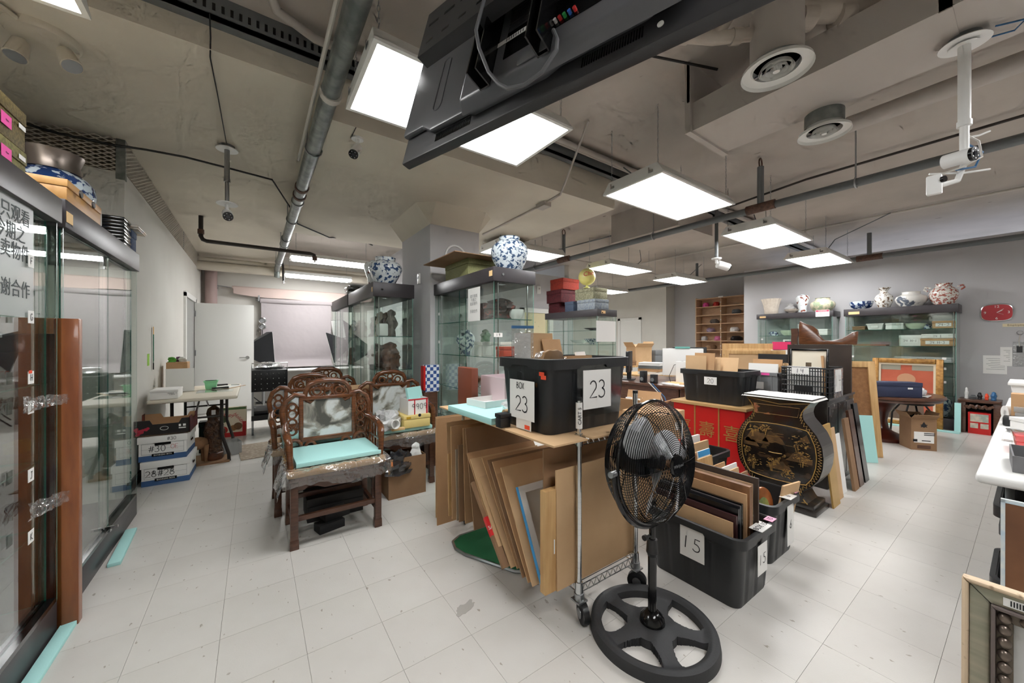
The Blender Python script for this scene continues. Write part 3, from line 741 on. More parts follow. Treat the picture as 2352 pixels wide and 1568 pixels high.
pipe('conduit', 'white conduit fixed along the left of the galvanised drain pipe', 'conduit', [(.30, -3.6, 2.82), (.30, 1.7, 2.82), (.305, 3.55, 2.83), (.32, 3.7, 2.9)], .012, m_whitecable, n=8)
pipe('conduit', 'thick grey conduit bending across the top behind the drain pipe', 'conduit', [(.02, 1.9, CZ-.02), (.02, 2.2, CZ-.03), (.1, 2.45, CZ-.05), (.3, 2.52, CZ-.07), (2.2, 2.52, CZ-.05), (10, 2.52, CZ-.05)], .026, m_duct)
bp = pipe('sprinkler_pipe', 'black sprinkler branch pipe crossing in front of the strip lamps', 'pipe', [(-.58, 6.35, LZ), (-.58, 6.35, 2.70), (-.56, 6.35, 2.66), (-.52, 6.35, 2.645), (.7, 6.35, 2.645), (.75, 6.35, 2.63), (.76, 6.35, 2.56)], .026, m_blackpipe)
for p in ((-.58, 6.35, 2.76), (.76, 6.35, 2.58)): MB().cyl((p[0], p[1], p[2]-.03), (p[0], p[1], p[2]+.03), .036, n=14).build('fitting', m_rust, bp, True)
MB().cyl((.76, 6.35, 2.56), (.76, 6.35, 2.52), .01).cyl((.76, 6.35, 2.525), (.76, 6.35, 2.52), .03).build('sprinkler_head', m_chrome, bp, True)
bq = pipe('sprinkler_pipe', 'short black sprinkler drop beside the farther strip lamp', 'pipe', [(.42, 8.5, LZ), (.46, 8.5, 2.8), (.47, 8.5, 2.5)], .02, m_blackpipe)
MB().cyl((.47, 8.5, 2.5), (.47, 8.5, 2.45), .012).cyl((.47, 8.5, 2.46), (.47, 8.5, 2.454), .03).build('sprinkler_head', m_chrome, bq, True)
for k, (z, r) in enumerate(((2.87, .05), (2.74, .085))):
    pipe('service_pipe', ('upper thin painted pipe under the ceiling of the photo corner', 'lower thick painted pipe under the ceiling of the photo corner')[k], 'pipe', [(-.88, 9.05-k*.03, z), (2.5, 9.05-k*.03, z)], r, m_ceil2, n=16)
pipe('soil_pipe', 'pinkish vertical pipe in the back left corner', 'pipe', [(-.72, 9.6, 0), (-.72, 9.6, LZ)], .1, mat('pink_pipe', (170, 148, 144), .6), n=18)
# sprinkler mains on the right
sp = pipe('sprinkler_main', 'long grey sprinkler main running above the middle of the room', 'pipe', [(4.3, -3.6, 2.7), (4.36, 6.5, 2.7)], .038, m_greypipe, n=14)
for y in (1.634, 4.6):
    MB().cyl((4.31, y-.13, 2.7), (4.31, y+.13, 2.7), .047, n=14).build('coupling', m_rust, sp, True)
    MB().cyl((4.31, y, 2.7), (4.31, y, CZ-.1), .03).build('riser', m_greypipe, sp, True)
    MB().tube([(4.31+.035*math.cos(t), y, CZ-.06+.05*math.sin(t)) for t in [k*.785 for k in range(8)]], .008, 5, True).build('upright_head', m_rust, sp, True)
for y in (.9, 2.9, 5.4): MB().cyl((4.33, y, 2.7), (4.33, y, CZ), .006, n=6).tube([(4.33+.045*math.cos(t), y, 2.7+.045*math.sin(t)) for t in [k*.5236 for k in range(12)]], .006, 5, True).build('hanger', m_steel, sp, True)
sp2 = pipe('sprinkler_main', 'grey sprinkler main running close to the clock wall', 'pipe', [(8.42, -3.5, 2.71), (8.42, 6.8, 2.71)], .04, m_greypipe, n=14)
for y in (1.58, 4.5):
    MB().cyl((8.42, y-.16, 2.71), (8.42, y+.16, 2.71), .05, n=14).build('coupling', m_rust, sp2, True)
    MB().cyl((8.42, y, 2.71), (8.42, y, CZ-.1), .03).build('riser', m_greypipe, sp2, True)
pipe('conduit', 'black conduit parallel to the middle sprinkler main', 'conduit', [(5.17, -3.6, 3.16), (5.17, 1.5, 3.16), (5.35, 2.4, 3.16)], .013, m_blackpipe, n=8)
pipe('conduit', 'pale conduit along the ceiling before the clock wall', 'conduit', [(7.75, -3.6, 3.18), (7.62, 2.4, 3.18), (7.6, 6.9, 3.18)], .018, m_whitecable, n=8)
pipe('vent_pipe', 'fat painted pipe under the ceiling behind the right ceiling diffuser', 'pipe', [(3.85, -3.6, 3.02), (3.85, .85, 3.02)], .06, m_duct, n=16)
pipe('conduit', 'thin dark conduit across the ceiling toward the globe', 'conduit', [(5.4, 2.5, 3.18), (5.2, 4.2, 3.18), (5.0, 6.4, 3.18)], .012, m_greypipe, n=6)
pipe('conduit', 'thin conduit crossing the far ceiling behind the globe', 'conduit', [(3.4, 6.0, 3.16), (8, 6.0, 3.16), (11, 6.0, 3.16)], .014, m_duct, n=6)
for k, pts in enumerate(([(3.3, 2.1, 2.78), (3.4, 2.4, 3.0), (3.2, 2.5, 3.15)], [(5.9, 2.2, 2.76), (6.2, 2.35, 2.9), (6.1, 2.4, 3.2)], [(8.0, 2.1, 2.76), (7.9, 1.9, 3.0), (7.6, 1.2, 3.18)], [(6.1, 4.5, 2.76), (6.45, 4.6, 2.95), (6.4, 4.6, 3.2)], [(7.6, 4.5, 2.76), (7.7, 4.6, 2.85), (8.3, 4.6, 2.85), (9, 4.7, 3.2)])):
    o = MB().tube(pts, .007, 6).build('lamp_cord', m_greypipe, None, True)
    tag(o, 'grey flexible cord rising from the troffer ' + ('right of the television', 'beside the small white camera', 'above the vase cabinets', 'above the globe', 'by the pigeonhole shelves')[k], 'cord', 'flexible cords of the troffers')
# air duct with its flange
du = thing('air_duct', 'wide rectangular painted air duct at the upper right', 'duct', (0, 0, 0))
MB().box(2.46, 2.94, -3.6, 1.36, 2.75, 2.94).build('duct_body', m_duct, du)
MB().box(2.43, 2.97, 1.345, 1.385, 2.735, CZ).box(2.43, 2.97, 1.35, 1.37, 2.94, CZ).build('end_flange', m_duct, du)
MB().box(2.46, 2.94, .2, .24, 2.745, 2.95).build('seam', m_duct, du)
def diffuser(label, loc, r, stub_to, k):
    t = thing('ceiling_diffuser', label, 'air vent', loc, 0, 'round air diffusers')
    MB().lathe([(r, 0), (r*.97, .018), (r*.72, .028), (r*.66, .02), (r*.66, .06), (r*.72, .06)], 36, cap=False).build('outer_ring', m_white, t, True)
    for q in (.5, .33, .17): MB().lathe([(r*q, .008), (r*q*.86, .03), (r*q*.8, .03), (r*q*.9, .004)], 28, cap=False).build('cone_ring', m_white, t, True)
    MB().lathe([(r*.1, .0), (r*.1, .03), (0, .03)], 16).build('centre_button', m_white, t, True)
    MB().lathe([(r*.66, .055), (0, .055)], 24).build('throat', m_blackgloss, t)
    MB().box(-.003, .003, 0, r*.64, .02, .03).build('rod', m_steel, t)
    MB().lathe([(r*.74, .05), (r*.74, stub_to)], 28, cap=False).build('collar', m_duct if k == 0 else m_galv, t, True)
diffuser('larger round white ceiling diffuser near the television', (2.18, .755, 2.68), .155, .3, 0)
diffuser('smaller round white ceiling diffuser right of the duct', (2.96, .765, 2.62), .135, .13, 1)
# white drain pipes near the television
m_pvc = mat('aged_pvc', (190, 180, 168), .5, col2=(176, 166, 154), scale=8)
v = thing('pvc_pipework', 'cluster of off-white plastic drain pipes with clamps at the top', 'pipe', (0, 0, 0))
MB().tube([(1.3, 1.4, 2.93), (1.765, 1.082, 2.894), (1.95, .952, 2.876), (2.15, .81, 2.90), (2.16, .8, 2.98)], .032, 14).build('lower_run', m_pvc, v, True)
MB().tube([(1.95, .952, 2.88), (2.0, .92, 2.96), (2.13, .83, 3.2)], .03, 14).build('branch', m_pvc, v, True)
MB().tube([(2.12, .84, CZ), (2.13, .83, 3.1), (2.16, .8, 3.03), (2.24, .74, 3.005), (2.9, .3, 3.03)], .05, 16).build('upper_run', m_pvc, v, True)
for p, q in (((1.8, 1.058, 2.89), (1.84, 1.03, 2.887)), ((2.02, .9, 2.882), (2.06, .875, 2.885)), ((2.3, .7, 2.972), (2.36, .66, 2.976)), ((2.46, .59, 2.983), (2.52, .55, 2.988))):
    MB().cyl(p, q, .056 if p[0] > 2.2 else .038, n=16).build('clamp', m_pvc, v, True)
o = MB().tube([(2.5, 1.2, 3.1), (1.9, 1.5, 3.15), (1.6, 2.0, 2.9), (1.5, 2.25, 2.75)], .009, 6).build('cable_bundle', m_cable, None, True); tag(o, 'black cable bundle sagging from the troffer corner past the television', 'cable')
tag(MB().tube([(2.6, 4.4, 2.79), (2.58, 3.63, 2.79), (2.56, 3.04, 2.79), (2.53, 2.75, 2.79), (2.5, 2.66, 2.85), (2.35, 2.2, 3.2)], .011, 8).build('wiring', m_duct, None, True), 'painted wiring crossing the drop panel behind the television', 'cable')
tag(MB().cbox((2.56, 3.05, 2.775), (.1, .14, .05)).build('junction_box', m_duct, None, bev=.004), 'small painted junction box on the drop panel', 'junction box')
# cables along the left ceiling
tag(MB().tube([(-1.426, 4.32, 2.93), (-1.234, 4.3, 2.90), (-.96, 4.3, 2.9), (-.748, 4.3, 2.92), (-.5, 4.3, 2.93), (-.214, 4.34, 2.93), (.146, 4.4, 2.93), (.33, 4.9, 2.85), (.44, 5.3, 2.78), (.87, 5.75, 2.78), (1.3, 6.0, 2.9), (1.6, 6.3, 2.9)], .009, 6).build('ceiling_cable', m_cable, None, True), 'black cable strung along the left ceiling', 'cable')
tag(MB().tube([(-.2, 2.59, 3.1), (-.2, 2.64, 3.0), (-.21, 2.75, 2.955), (-.2, 3.2, 2.955), (-.19, 3.9, 2.955)], .004, 6).build('camera_cable', m_cable, None, True), 'thin black wire running down to the pole camera on the left', 'cable')
def bullet(parent, loc, d, r=.032, L=.1, body=None):
    d = Vector(d).normalized(); a = Vector(loc); b = a+d*L
    MB().cyl(a, b, r, n=20).build('camera_body', body or m_whiteplastic, parent, True)
    MB().cyl(b, b+d*.012, r*.97, n=20).build('camera_face', m_blackgloss, parent, True)
    MB().cyl(b+d*.012, b+d*.014, r*.35, n=14).build('lens', mat('lens_glass', (40, 44, 52), .05), parent, True)
    for k in range(6):
        u = d.orthogonal().normalized(); w_ = d.cross(u); t = k*1.047
        c = b+d*.0125+(u*math.cos(t)+w_*math.sin(t))*r*.66
        MB().cyl(c, c+d*.001, r*.1, n=8).build('led', m_steel, parent)
pc = thing('pole_camera', 'white security camera hanging on a silver pole, left ceiling', 'camera', (-.19, 3.95, LZ))
MB().cyl((0, 0, 0), (0, 0, -.03), .055, n=24).build('junction_box', m_greypipe, pc, True)
MB().cyl((0, 0, -.03), (0, 0, -.036), .078, n=24).build('ceiling_plate', m_whiteplastic, pc, True)
MB().cyl((0, 0, -.036), (0, 0, -.3), .02).cyl((0, 0, -.28), (0, 0, -.31), .023).cyl((0, 0, -.3), (0, 0, -.49), .015).build('pole', m_steel, pc, True)
MB().cyl((0, 0, -.49), (0, 0, -.5), .075, n=24).cyl((0, 0, -.5), (0, 0, -.55), .014).build('lower_plate', m_whiteplastic, pc, True)
bullet(pc, (0, .02, -.57), (.1, -.9, -.5), .038, .09)
pc = thing('bullet_camera', 'white bullet camera with black front under the drop panel', 'camera', (.62, 2.86, 2.8))
MB().cyl((0, 0, 0), (0, 0, -.012), .042, n=20).build('base', m_whiteplastic, pc, True)
MB().tube([(0, 0, -.012), (0, 0, -.05), (-.01, -.01, -.07)], .014, 10).build('bracket', m_whiteplastic, pc, True)
bullet(pc, (0, .0, -.07), (-.35, -.5, -.75), .034, .1)
MB().tube([(0, .0, -.002), (-.04, .02, -.004), (-.04, -.14, -.003)], .003, 6).build('cable', m_cable, pc, True)
pc = thing('bullet_camera', 'small white camera on a drop pole before the clock wall', 'camera', (5.06, 2.44, CZ))
MB().cyl((0, 0, 0), (0, 0, -.8), .022).build('pole', m_greypipe, pc, True)
MB().cyl((0, 0, -.8), (0, 0, -.815), .06, n=20).tube([(0, 0, -.815), (0, 0, -.86), (.03, -.02, -.88)], .02, 8).build('bracket', m_whiteplastic, pc, True)
bullet(pc, (.01, -.01, -.88), (.8, -.55, -.3), .05, .15)
pc = thing('pole_camera', 'pair of white cameras zip-tied to a pole at upper right', 'camera', (2.757, .189, 2.75))
MB().cyl((0, 0, 0), (0, 0, -.03), .055, n=24).build('junction_box', m_greypipe, pc, True)
MB().lathe([(.085, -.036), (.08, -.03), (0, -.03)], 28).lathe([(.05, -.045), (.03, -.036), (0, -.036)], 20).build('ceiling_plate', m_whiteplastic, pc, True)
MB().cyl((0, 0, -.03), (0, 0, -.42), .021, n=16).cyl((0, 0, -.40), (0, 0, -.425), .025, n=16).cyl((0, 0, -.42), (0, 0, -.6), .016).build('pole', m_whiteplastic, pc, True)
bullet(pc, (-.03, .06, -.58), (-.3, -.85, -.05), .032, .09)
MB().cbox((-.14, .08, -.71), (.03, .05, .09)).build('box_camera', m_whiteplastic, pc, bev=.006)
MB().cyl((-.15, .055, -.695), (-.155, .045, -.695), .014).build('lens', m_blackgloss, pc, True)
MB().tube([(-.13, .09, -.7), (-.08, .06, -.7), (-.02, .02, -.68), (0, 0, -.6)], .012, 8).build('camera_arm', m_whiteplastic, pc, True)
for k, pts in enumerate(([(0, 0, -.46), (.04, -.04, -.5), (.03, -.05, -.58), (-.05, .0, -.63), (-.12, .06, -.66)], [(0, 0, -.5), (.06, -.05, -.55), (.03, -.03, -.62), (-.06, .02, -.64)], [(-.1, .1, -.64), (0, .0, -.645), (.09, -.07, -.63)], [(0, 0, -.48), (.05, -.04, -.47), (.09, -.07, -.45)])):
    MB().tube(pts, .0045, 6).build('cable', (m_whitecable, m_bluecable, m_whiteplastic, m_whiteplastic)[k], pc, True)
tag(MB().tube([(2.76, .1, 2.74), (2.79, .02, 2.73), (2.86, .05, 2.735), (2.82, .14, 2.735), (2.75, .12, 2.73), (2.73, .16, 2.735)], .004, 6).build('loose_cable', m_bluecable, None, True), 'loop of blue cable by the upper right camera plate', 'cable')
# emergency spot heads, top left
es = thing('emergency_light', 'twin emergency spot heads on the ceiling at upper left', 'ceiling lamp', (-.937, 3.093, LZ))
MB().lathe([(.13, -.035), (.14, -.02), (.14, 0)], 28).build('base_plate', m_ceil2, es, True)
MB().tube([(-.0, 0, -.02), (-.35, -.8, -.02), (-.5, -1.2, -.02)], .012, 8).build('conduit', m_ceil2, es, True)
for k, (a, d) in enumerate((((-.08, .02, -.05), (-.1, -.25, -.9)), ((.08, -.03, -.06), (.35, -.35, -.85)))):
    d = Vector(d).normalized(); a = Vector(a)
    h_ = MB().cyl(a, a+d*.03, .015).cyl(a+d*.02, a+d*.12, .034, .045, n=20).build('spot_head', m_ceil2, es, True)
    MB().cyl(a+d*.12, a+d*.123, .04, n=20).build('lens', m_chrome, h_, True)

# ------------------------------------------------------------------ television hanging from the ceiling
# local x along the lower edge, y up the tilted back, z toward the viewer's side
dv = Vector((.29514, -.95545, 0)); uv = Vector((.25533, .07887, .96363)); nv = Vector((-.9207, -.28441, .26724))
tv = thing('hanging_television', 'black flat television hung tilted from the ceiling, back toward the viewer', 'television', (.439, 1.327, 1.95))
tv.rotation_euler = Matrix((dv, uv, nv)).transposed().to_euler()
m_tvback = mat('tv_back', (92, 93, 97), .3, bump=.02, bscale=200)
m_tvdark = mat('tv_rim', (46, 46, 48), .4, bump=.05, bscale=300)
TW, TH = 1.24, .72
MB().box(0, TW, 0, TH, -.035, 0).build('bezel', m_tvdark, tv, bev=.006)
MB().box(.012, TW-.012, .016, TH-.012, -.037, -.034).build('screen', mat('screen_glass', (16, 40, 46), .05), tv)
bk = MB().prism([(.0, .1), (.11, .1), (.16, .065), (.33, .065), (.36, .05), (.62, .05), (.66, .065), (.88, .065), (.95, .105), (TW, .11), (TW, TH-.02), (0, TH-.02)], 0, .022).build('back_shell', m_tvback, tv, bev=.008)
ch = MB().taper(.34, .97, .06, .52, .02, .06, -.02).build('raised_housing', m_tvback, tv, bev=.01)
MB().box(.5, .9, .12, .3, .058, .062).build('connector_recess', m_blackgloss, ch)
for k in range(16): MB().box(.5, .9, .21+k*.006, .2125+k*.006, .062, .0635).build('grille_bar', m_tvdark, ch)
for k, (x, y, c) in enumerate([(.585, .135, (214, 190, 60)), (.598, .135, (220, 220, 220)), (.611, .135, (200, 50, 50)), (.668, .135, (220, 220, 220)), (.681, .135, (200, 50, 50)), (.694, .135, (60, 170, 90)), (.708, .135, (60, 110, 200)), (.722, .135, (200, 50, 50))]):
    MB().cyl((x, y, .06), (x, y, .072), .0045, n=12).build('socket', mat('rca_%d_%d' % c[:2], c, .3), ch, True)
MB().box(.46, .58, .178, .192, .062, .0632).build('barcode_sticker', m_paper, ch)
for k in range(8): MB().box(.5+k*.008, .503+k*.008, .18, .19, .0632, .0636).build('barcode_bar', m_ink, ch)
for x in (.41, .673): MB().cyl((x, .067, .02), (x, .067, .027), .009, n=14).build('screw_hole', m_blackgloss, tv, True)
MB().cyl((.908, .04, 0), (.908, .04, .003), .007, n=14).build('white_dot', m_paper, tv, True)
for x0, n_ in ((.175, 26), (.72, 24)):
    for k in range(n_): MB().box(x0+k*.0064, x0+k*.0064+.0035, .03, .06, .0, .0015).build('vent_slot', m_blackgloss, tv)
ov = [(.172+.02*math.cos(t), .25+(.09 if math.sin(t) > 0 else -.09)+.02*math.sin(t)) for t in [k*.5236 for k in range(12)]]
MB().tube([(p[0], p[1], .022) for p in ov], .0025, 6, True).build('moulded_oval', m_tvback, tv, True)
MB().box(.56, .66, .062, .11, .06, .066).build('cover_plate', m_tvback, tv, bev=.004)
# slotted mounting plate, arms and the pole to the ceiling
pl = MB().box(.19, .86, .225, .24, .10, .14).box(.19, .86, .225, .40, .137, .141).box(.19, .86, .39, .40, .10, .14).build('mount_plate', m_tvdark, tv)
for k in range(9):
    MB().box(.22+k*.072, .25+k*.072, .262, .27, .141, .1416).build('plate_slot', m_blackgloss, pl)
    MB().box(.21+k*.072, .255+k*.072, .335, .345, .141, .1416).build('plate_slot', m_blackgloss, pl)
for x in (.45, .645):
    MB().box(x-.018, x-.014, .05, .5, .06, .12).box(x+.014, x+.018, .05, .5, .06, .12).box(x-.018, x+.018, .05, .5, .06, .064).build('mount_arm', m_blackgloss, tv)
MB().tube([(.5, .5, .16), (.485, .35, .155), (.479, .236, .15), (.475, .136, .15), (.477, .099, .13), (.499, .039, .1), (.536, -.009, .09), (.566, -.034, .085), (.619, -.046, .08), (.667, -.034, .08), (.699, .011, .08), (.691, .053, .075), (.67, .1, .07)], .005, 8).build('power_cord', mat('grey_cord', (96, 97, 100), .4), tv, True)
top = Vector((.439, 1.327, 1.95))+dv*.55+uv*.42+nv*.16
inv = Matrix((dv, uv, nv))
po = Vector((.439, 1.327, 1.95))
a = inv @ (top-po); b = inv @ (Vector((top.x, top.y, CZ))-po)
MB().cyl(a, b, .03, n=16).build('ceiling_pole', m_blackgloss, tv, True)
MB().cyl(a-Vector((0, .05, .0)), a+Vector((0, .05, 0)), .04).build('pole_joint', m_blackgloss, tv, True)

# ------------------------------------------------------------------ rosewood armchairs
def marble():
    m = mat('marble_inlay', (206, 212, 212), .12, coat=.5)
    N = m.node_tree.nodes; L = m.node_tree.links
    tc = N.new('ShaderNodeTexCoord'); oi = N.new('ShaderNodeObjectInfo'); va = N.new('ShaderNodeVectorMath'); va.operation = 'ADD'
    ml = N.new('ShaderNodeMath'); ml.operation = 'MULTIPLY'; ml.inputs[1].default_value = 17.0
    L.new(oi.outputs['Random'], ml.inputs[0]); L.new(tc.outputs['Object'], va.inputs[0]); L.new(ml.outputs[0], va.inputs[1])
    no = N.new('ShaderNodeTexNoise'); no.inputs['Scale'].default_value = 4.2; no.inputs['Detail'].default_value = 5; no.inputs['Distortion'].default_value = 1.6
    L.new(va.outputs[0], no.inputs['Vector'])
    cr = N.new('ShaderNodeValToRGB'); e_ = cr.color_ramp.elements
    e_[0].position = .38; e_[0].color = lin((74, 74, 68)); e_[1].position = .66; e_[1].color = lin((214, 220, 222))
    k = e_.new(.46); k.color = lin((150, 146, 136)); k = e_.new(.52); k.color = lin((204, 206, 204))
    L.new(no.outputs['Fac'], cr.inputs[0]); L.new(cr.outputs[0], N['Principled BSDF'].inputs['Base Color'])
    return m
m_marble = marble()
m_cush = mat('tan_cushion', (190, 154, 108), .7, col2=(176, 138, 92), scale=8)
def ring(cx, cz, r, w_=1, a0=0, a1=360, y=.2, n=14):
    return [(cx+r*w_*math.cos(R(a0+(a1-a0)*i/n)), y, cz+r*math.sin(R(a0+(a1-a0)*i/n))) for i in range(n+1)]
def make_chair():
    t = thing('rosewood_armchair', '', 'chair', (0, 0, 0), 0, 'carved rosewood armchairs with marble backs')
    for sx in (-1, 1):
        for sy in (-1, 1):
            x, y = sx*.255, sy*.2
            MB().box(x-.022, x+.022, y-.022, y+.022, .05, .44).taper(x-.024, x+.024, y-.024, y+.024, 0, .06, -.002).build('leg', m_wood2, t, bev=.004)
    MB().box(-.29, .29, -.24, .24, .425, .455).build('seat_frame', m_wood2, t, bev=.006)
    ap = [(-.24, .43), (.24, .43), (.24, .36), (.2, .365), (.17, .385), (.13, .375), (.08, .355), (-.08, .355), (-.13, .375), (-.17, .385), (-.2, .365), (-.24, .36)]
    for y in (-.214, .2): MB().prism(ap, y, y+.014, 'y').build('apron', m_wood2, t)
    for x in (-.262, .25): MB().prism([(-.2, .43), (.2, .43), (.2, .37), (.12, .39), (-.12, .39), (-.2, .37)], x, x+.012, 'x').build('apron', m_wood2, t)
    MB().box(-.235, .235, -.21, -.185, .17, .2).build('stretcher', m_wood2, t)
    MB().box(-.235, .235, .185, .21, .17, .2).build('stretcher', m_wood2, t)
    for x in (-.265, .243): MB().box(x, x+.022, -.18, .18, .11, .14).build('stretcher', m_wood2, t)
    # cushion and its plastic wrap
    MB().box(-.3, .3, -.265, .19, .457, .505).build('cushion', m_cush, t, bev=.018, bseg=3)
    rn = random.Random(5)
    def drape(u, v):
        k = rn.uniform(-.006, .006)
        a = -.34+.68*u
        if v < .5: return (a*.95, -.285+k-.02*abs(math.sin(9*u)), .40+.22*v*.95+k+.02*math.sin(7*u))
        return (a*.92, -.275+(v-.5)*.5, .508+k*.6)
    w_ = MB().sheet(drape, 26, 10)
    for sx in (-1, 1):
        w_.sheet(lambda u, v: (sx*(.30+.05*(1-v)+rn.uniform(-.008, .008)), -.28+.42*u, .34+.17*v+.03*math.sin(5*u)*(1-v)+rn.uniform(-.006, .006)), 14, 6)
    w_.build('plastic_wrap', m_clear, t, True)
    # back hoop with its cloud crest
    B = .215
    for sx in (-1, 1):
        pts = [(sx*.265, B, .44), (sx*.268, B, .6), (sx*.29, B, .72), (sx*.30, B, .8), (sx*.275, B, .875), (sx*.22, B, .915), (sx*.165, B, .905), (sx*.14, B, .87), (sx*.12, B, .855), (sx*.095, B, .87)]
        MB().tube(pts, [.019]*8+[.015, .009], 10).build('back_post', m_wood, t, True)
    MB().tube([(-.155, B, .885), (-.15, B, .94), (-.12, B, .985), (-.07, B, 1.005), (0, B, 1.01), (.07, B, 1.005), (.12, B, .985), (.15, B, .94), (.155, B, .885)], [.014, .018, .02, .021, .022, .021, .02, .018, .014], 10).build('crest_rail', m_wood, t, True)
    # marble panel
    f = MB().box(-.195, -.165, B-.02, B+.018, .565, .9).box(.165, .195, B-.02, B+.018, .565, .9).box(-.195, .195, B-.02, B+.018, .565, .6).box(-.195, .195, B-.02, B+.018, .87, .9)
    f.build('panel_frame', m_wood, t, bev=.008)
    MB().box(-.167, .167, B-.008, B+.008, .598, .872).build('marble_panel', m_marble, t)
    MB().box(-.25, .25, B-.015, B+.015, .5, .525).build('lower_rail', m_wood, t, bev=.005)
    # openwork scrolls
    s1 = MB()
    for cx in (-.075, .075): s1.tube(ring(cx, .93, .026, y=B), .0075, 6); s1.tube(ring(cx, .935, .045, 1.1, 40, 330, y=B), .0075, 6)
    s1.tube(ring(0, .965, .024, y=B), .0075, 6).tube(ring(0, .918, .026, y=B), .0075, 6)
    s1.build('top_scroll', m_wood, t, True)
    for sx in (-1, 1):
        s2 = MB()
        for cz, r_ in ((.83, .026), (.775, .03), (.71, .03), (.65, .026)): s2.tube(ring(sx*.235, cz, r_, .9, y=B), .0075, 6)
        s2.tube(ring(sx*.235, .8, .05, .75, -60, 150, y=B), .007, 6).tube(ring(sx*.235, .675, .05, .75, 120, 330, y=B), .007, 6)
        s2.build('side_scroll', m_wood, t, True)
        s3 = MB().tube(ring(sx*.225, .545, .045, 1, 0, 180, y=B-.02), .014, 8).tube(ring(sx*.12, .535, .03, 1, 0, 180, y=B-.02), .011, 8)
        s3.build('lower_scroll', m_wood, t, True)
        # arm with open fret beneath
        MB().tube([(sx*.275, B, .71), (sx*.285, .1, .715), (sx*.295, -.05, .705), (sx*.29, -.15, .69), (sx*.283, -.19, .66), (sx*.278, -.2, .56), (sx*.27, -.2, .44)], [.018, .02, .022, .024, .022, .019, .019], 10).build('arm', m_wood, t, True)
        fr_ = MB()
        for y in (-.12, -.04, .04, .12): fr_.box(sx*.28-.006, sx*.28+.006, y-.006, y+.006, .455, .7)
        for z in (.53, .6): fr_.box(sx*.28-.006, sx*.28+.006, -.18, .2, z-.006, z+.006)
        fr_.build('arm_fret', m_wood, t)
    return t
ch0 = make_chair(); ch0.location = (.46, 2.875, 0); ch0['label'] = 'front carved rosewood armchair with bare turquoise foam sheet on seat'
ch1 = dup(ch0, (.40, 3.45, 0), label='second carved armchair directly behind the front one')
ch2 = dup(ch0, (1.09, 3.42, 0), label='carved armchair at right holding shoe box and postal box')
ch3 = dup(ch0, (.64, 4.22, 0), label='rearmost carved armchair, only its crest showing')
def foamsheet(label, loc, d, rz=0):
    o = MB().cbox((0, 0, d[2]/2), d).build('foam_sheet', m_foam, None, bev=.003); o.location = loc; o.rotation_euler.z = rz
    return tag(o, label, 'foam', 'turquoise foam sheets')
foamsheet('turquoise foam sheet on the front armchair seat', (.47, 2.86, .512), (.52, .42, .028), .02)
foamsheet('turquoise foam sheet on the second armchair seat', (.43, 3.42, .512), (.5, .42, .028))
foamsheet('turquoise foam sheet under the shoe box on right armchair', (1.09, 3.38, .512), (.5, .4, .028))
o = MB().box(-.2, .2, -.012, .012, 0, .5).build('chipboard_sheet', m_card2, None); o.location = (.75, 3.74, .5); 
tag(o, 'tan cardboard panel standing between the rear armchairs', 'cardboard'); o.location = (.76, 3.72, 0); o.scale = (1.3, 1, 1.78)
# things on and around the chairs
m_yellow = mat('yellow_shoe_box', (226, 204, 132), .6)
sb = carton('shoe_box', 'pale yellow shoe box on the right armchair', 'box', (1.19, 3.3, .542), (.24, .28, .11), m_yellow, lid=.035)
MB().cyl((0.02, -.1415, .105), (.02, -.1435, .105), .014).build('finger_hole', m_ink, sb)
MB().cbox((-.08, -.144, .09), (.04, .001, .02)).build('size_label', mat('label_gold', (190, 150, 30), .5), sb)
pb = openbox('postal_box', 'white postal box with red tape and handwriting on the shoe box', 'box', (1.2, 3.28, .653), (.19, .2, .14), m_paper, .06)
MB().box(-.095, .095, -.102, -.1, .128, .14).box(.075, .09, -.102, -.1, 0, .14).box(-.04, -.03, -.102, -.1, 0, .14).build('red_tape', mat('tape_red', (196, 40, 50), .5), pb)
ink('9909', .05, .08).build('lettering', m_ink, pb, loc=(.01, -.1035, .07))
MB().box(-.09, .09, -.012, .012, .0, .13).build('foam_insert', m_foam, pb, loc=(.03, .03, .1), rot=(R(-14), 0, .4))
pbag = thing('plastic_bag', 'crumpled white plastic bag with paper tube on right armchair', 'bag', (.94, 3.27, .542))
m_bag = sheer('white_bag', (200, 200, 200), rough=.3, fscale=1.5, haze=.65, hazecol=(225, 225, 225))
rn = random.Random(9)
def blob(w, d, h, n=14, m=8, seed=1, amp=.12):
    rr = random.Random(seed); mb = MB(); vs = []
    for j in range(m+1):
        t = math.pi*.5*(j/m); 
        for i in range(n):
            a = 2*math.pi*i/n; k = 1+rr.uniform(-amp, amp)
            vs.append((w*math.cos(t)**.6*math.cos(a)*k, d*math.cos(t)**.6*math.sin(a)*k, max(0, h*math.sin(t)*k)))
    mb.add(vs, [(j*n+i, j*n+(i+1) % n, (j+1)*n+(i+1) % n, (j+1)*n+i) for j in range(m) for i in range(n)]+[tuple(range(n-1, -1, -1))])
    return mb
blob(.13, .11, .15, seed=2, amp=.18).build('film', m_bag, pbag)
MB().lathe([(.04, 0), (.04, .07), (.034, .07), (.034, .002)], 20).build('paper_roll', m_paper, pbag, True, loc=(.02, -.12, .055), rot=(R(80), 0, .2))
MB().cbox((.07, -.13, .012), (.11, .04, .022)).build('small_box', m_tan, pbag, bev=.003)
cb = openbox('cardboard_box', 'open cardboard box of wrapped items below the right armchair', 'box', (1.06, 3.19, 0), (.32, .3, .33), m_card3, .0)
MB().cbox((-.1, -.1515, .295), (.08, .001, .035)).build('orange_label', mat('label_orange', (238, 150, 90), .6), cb)
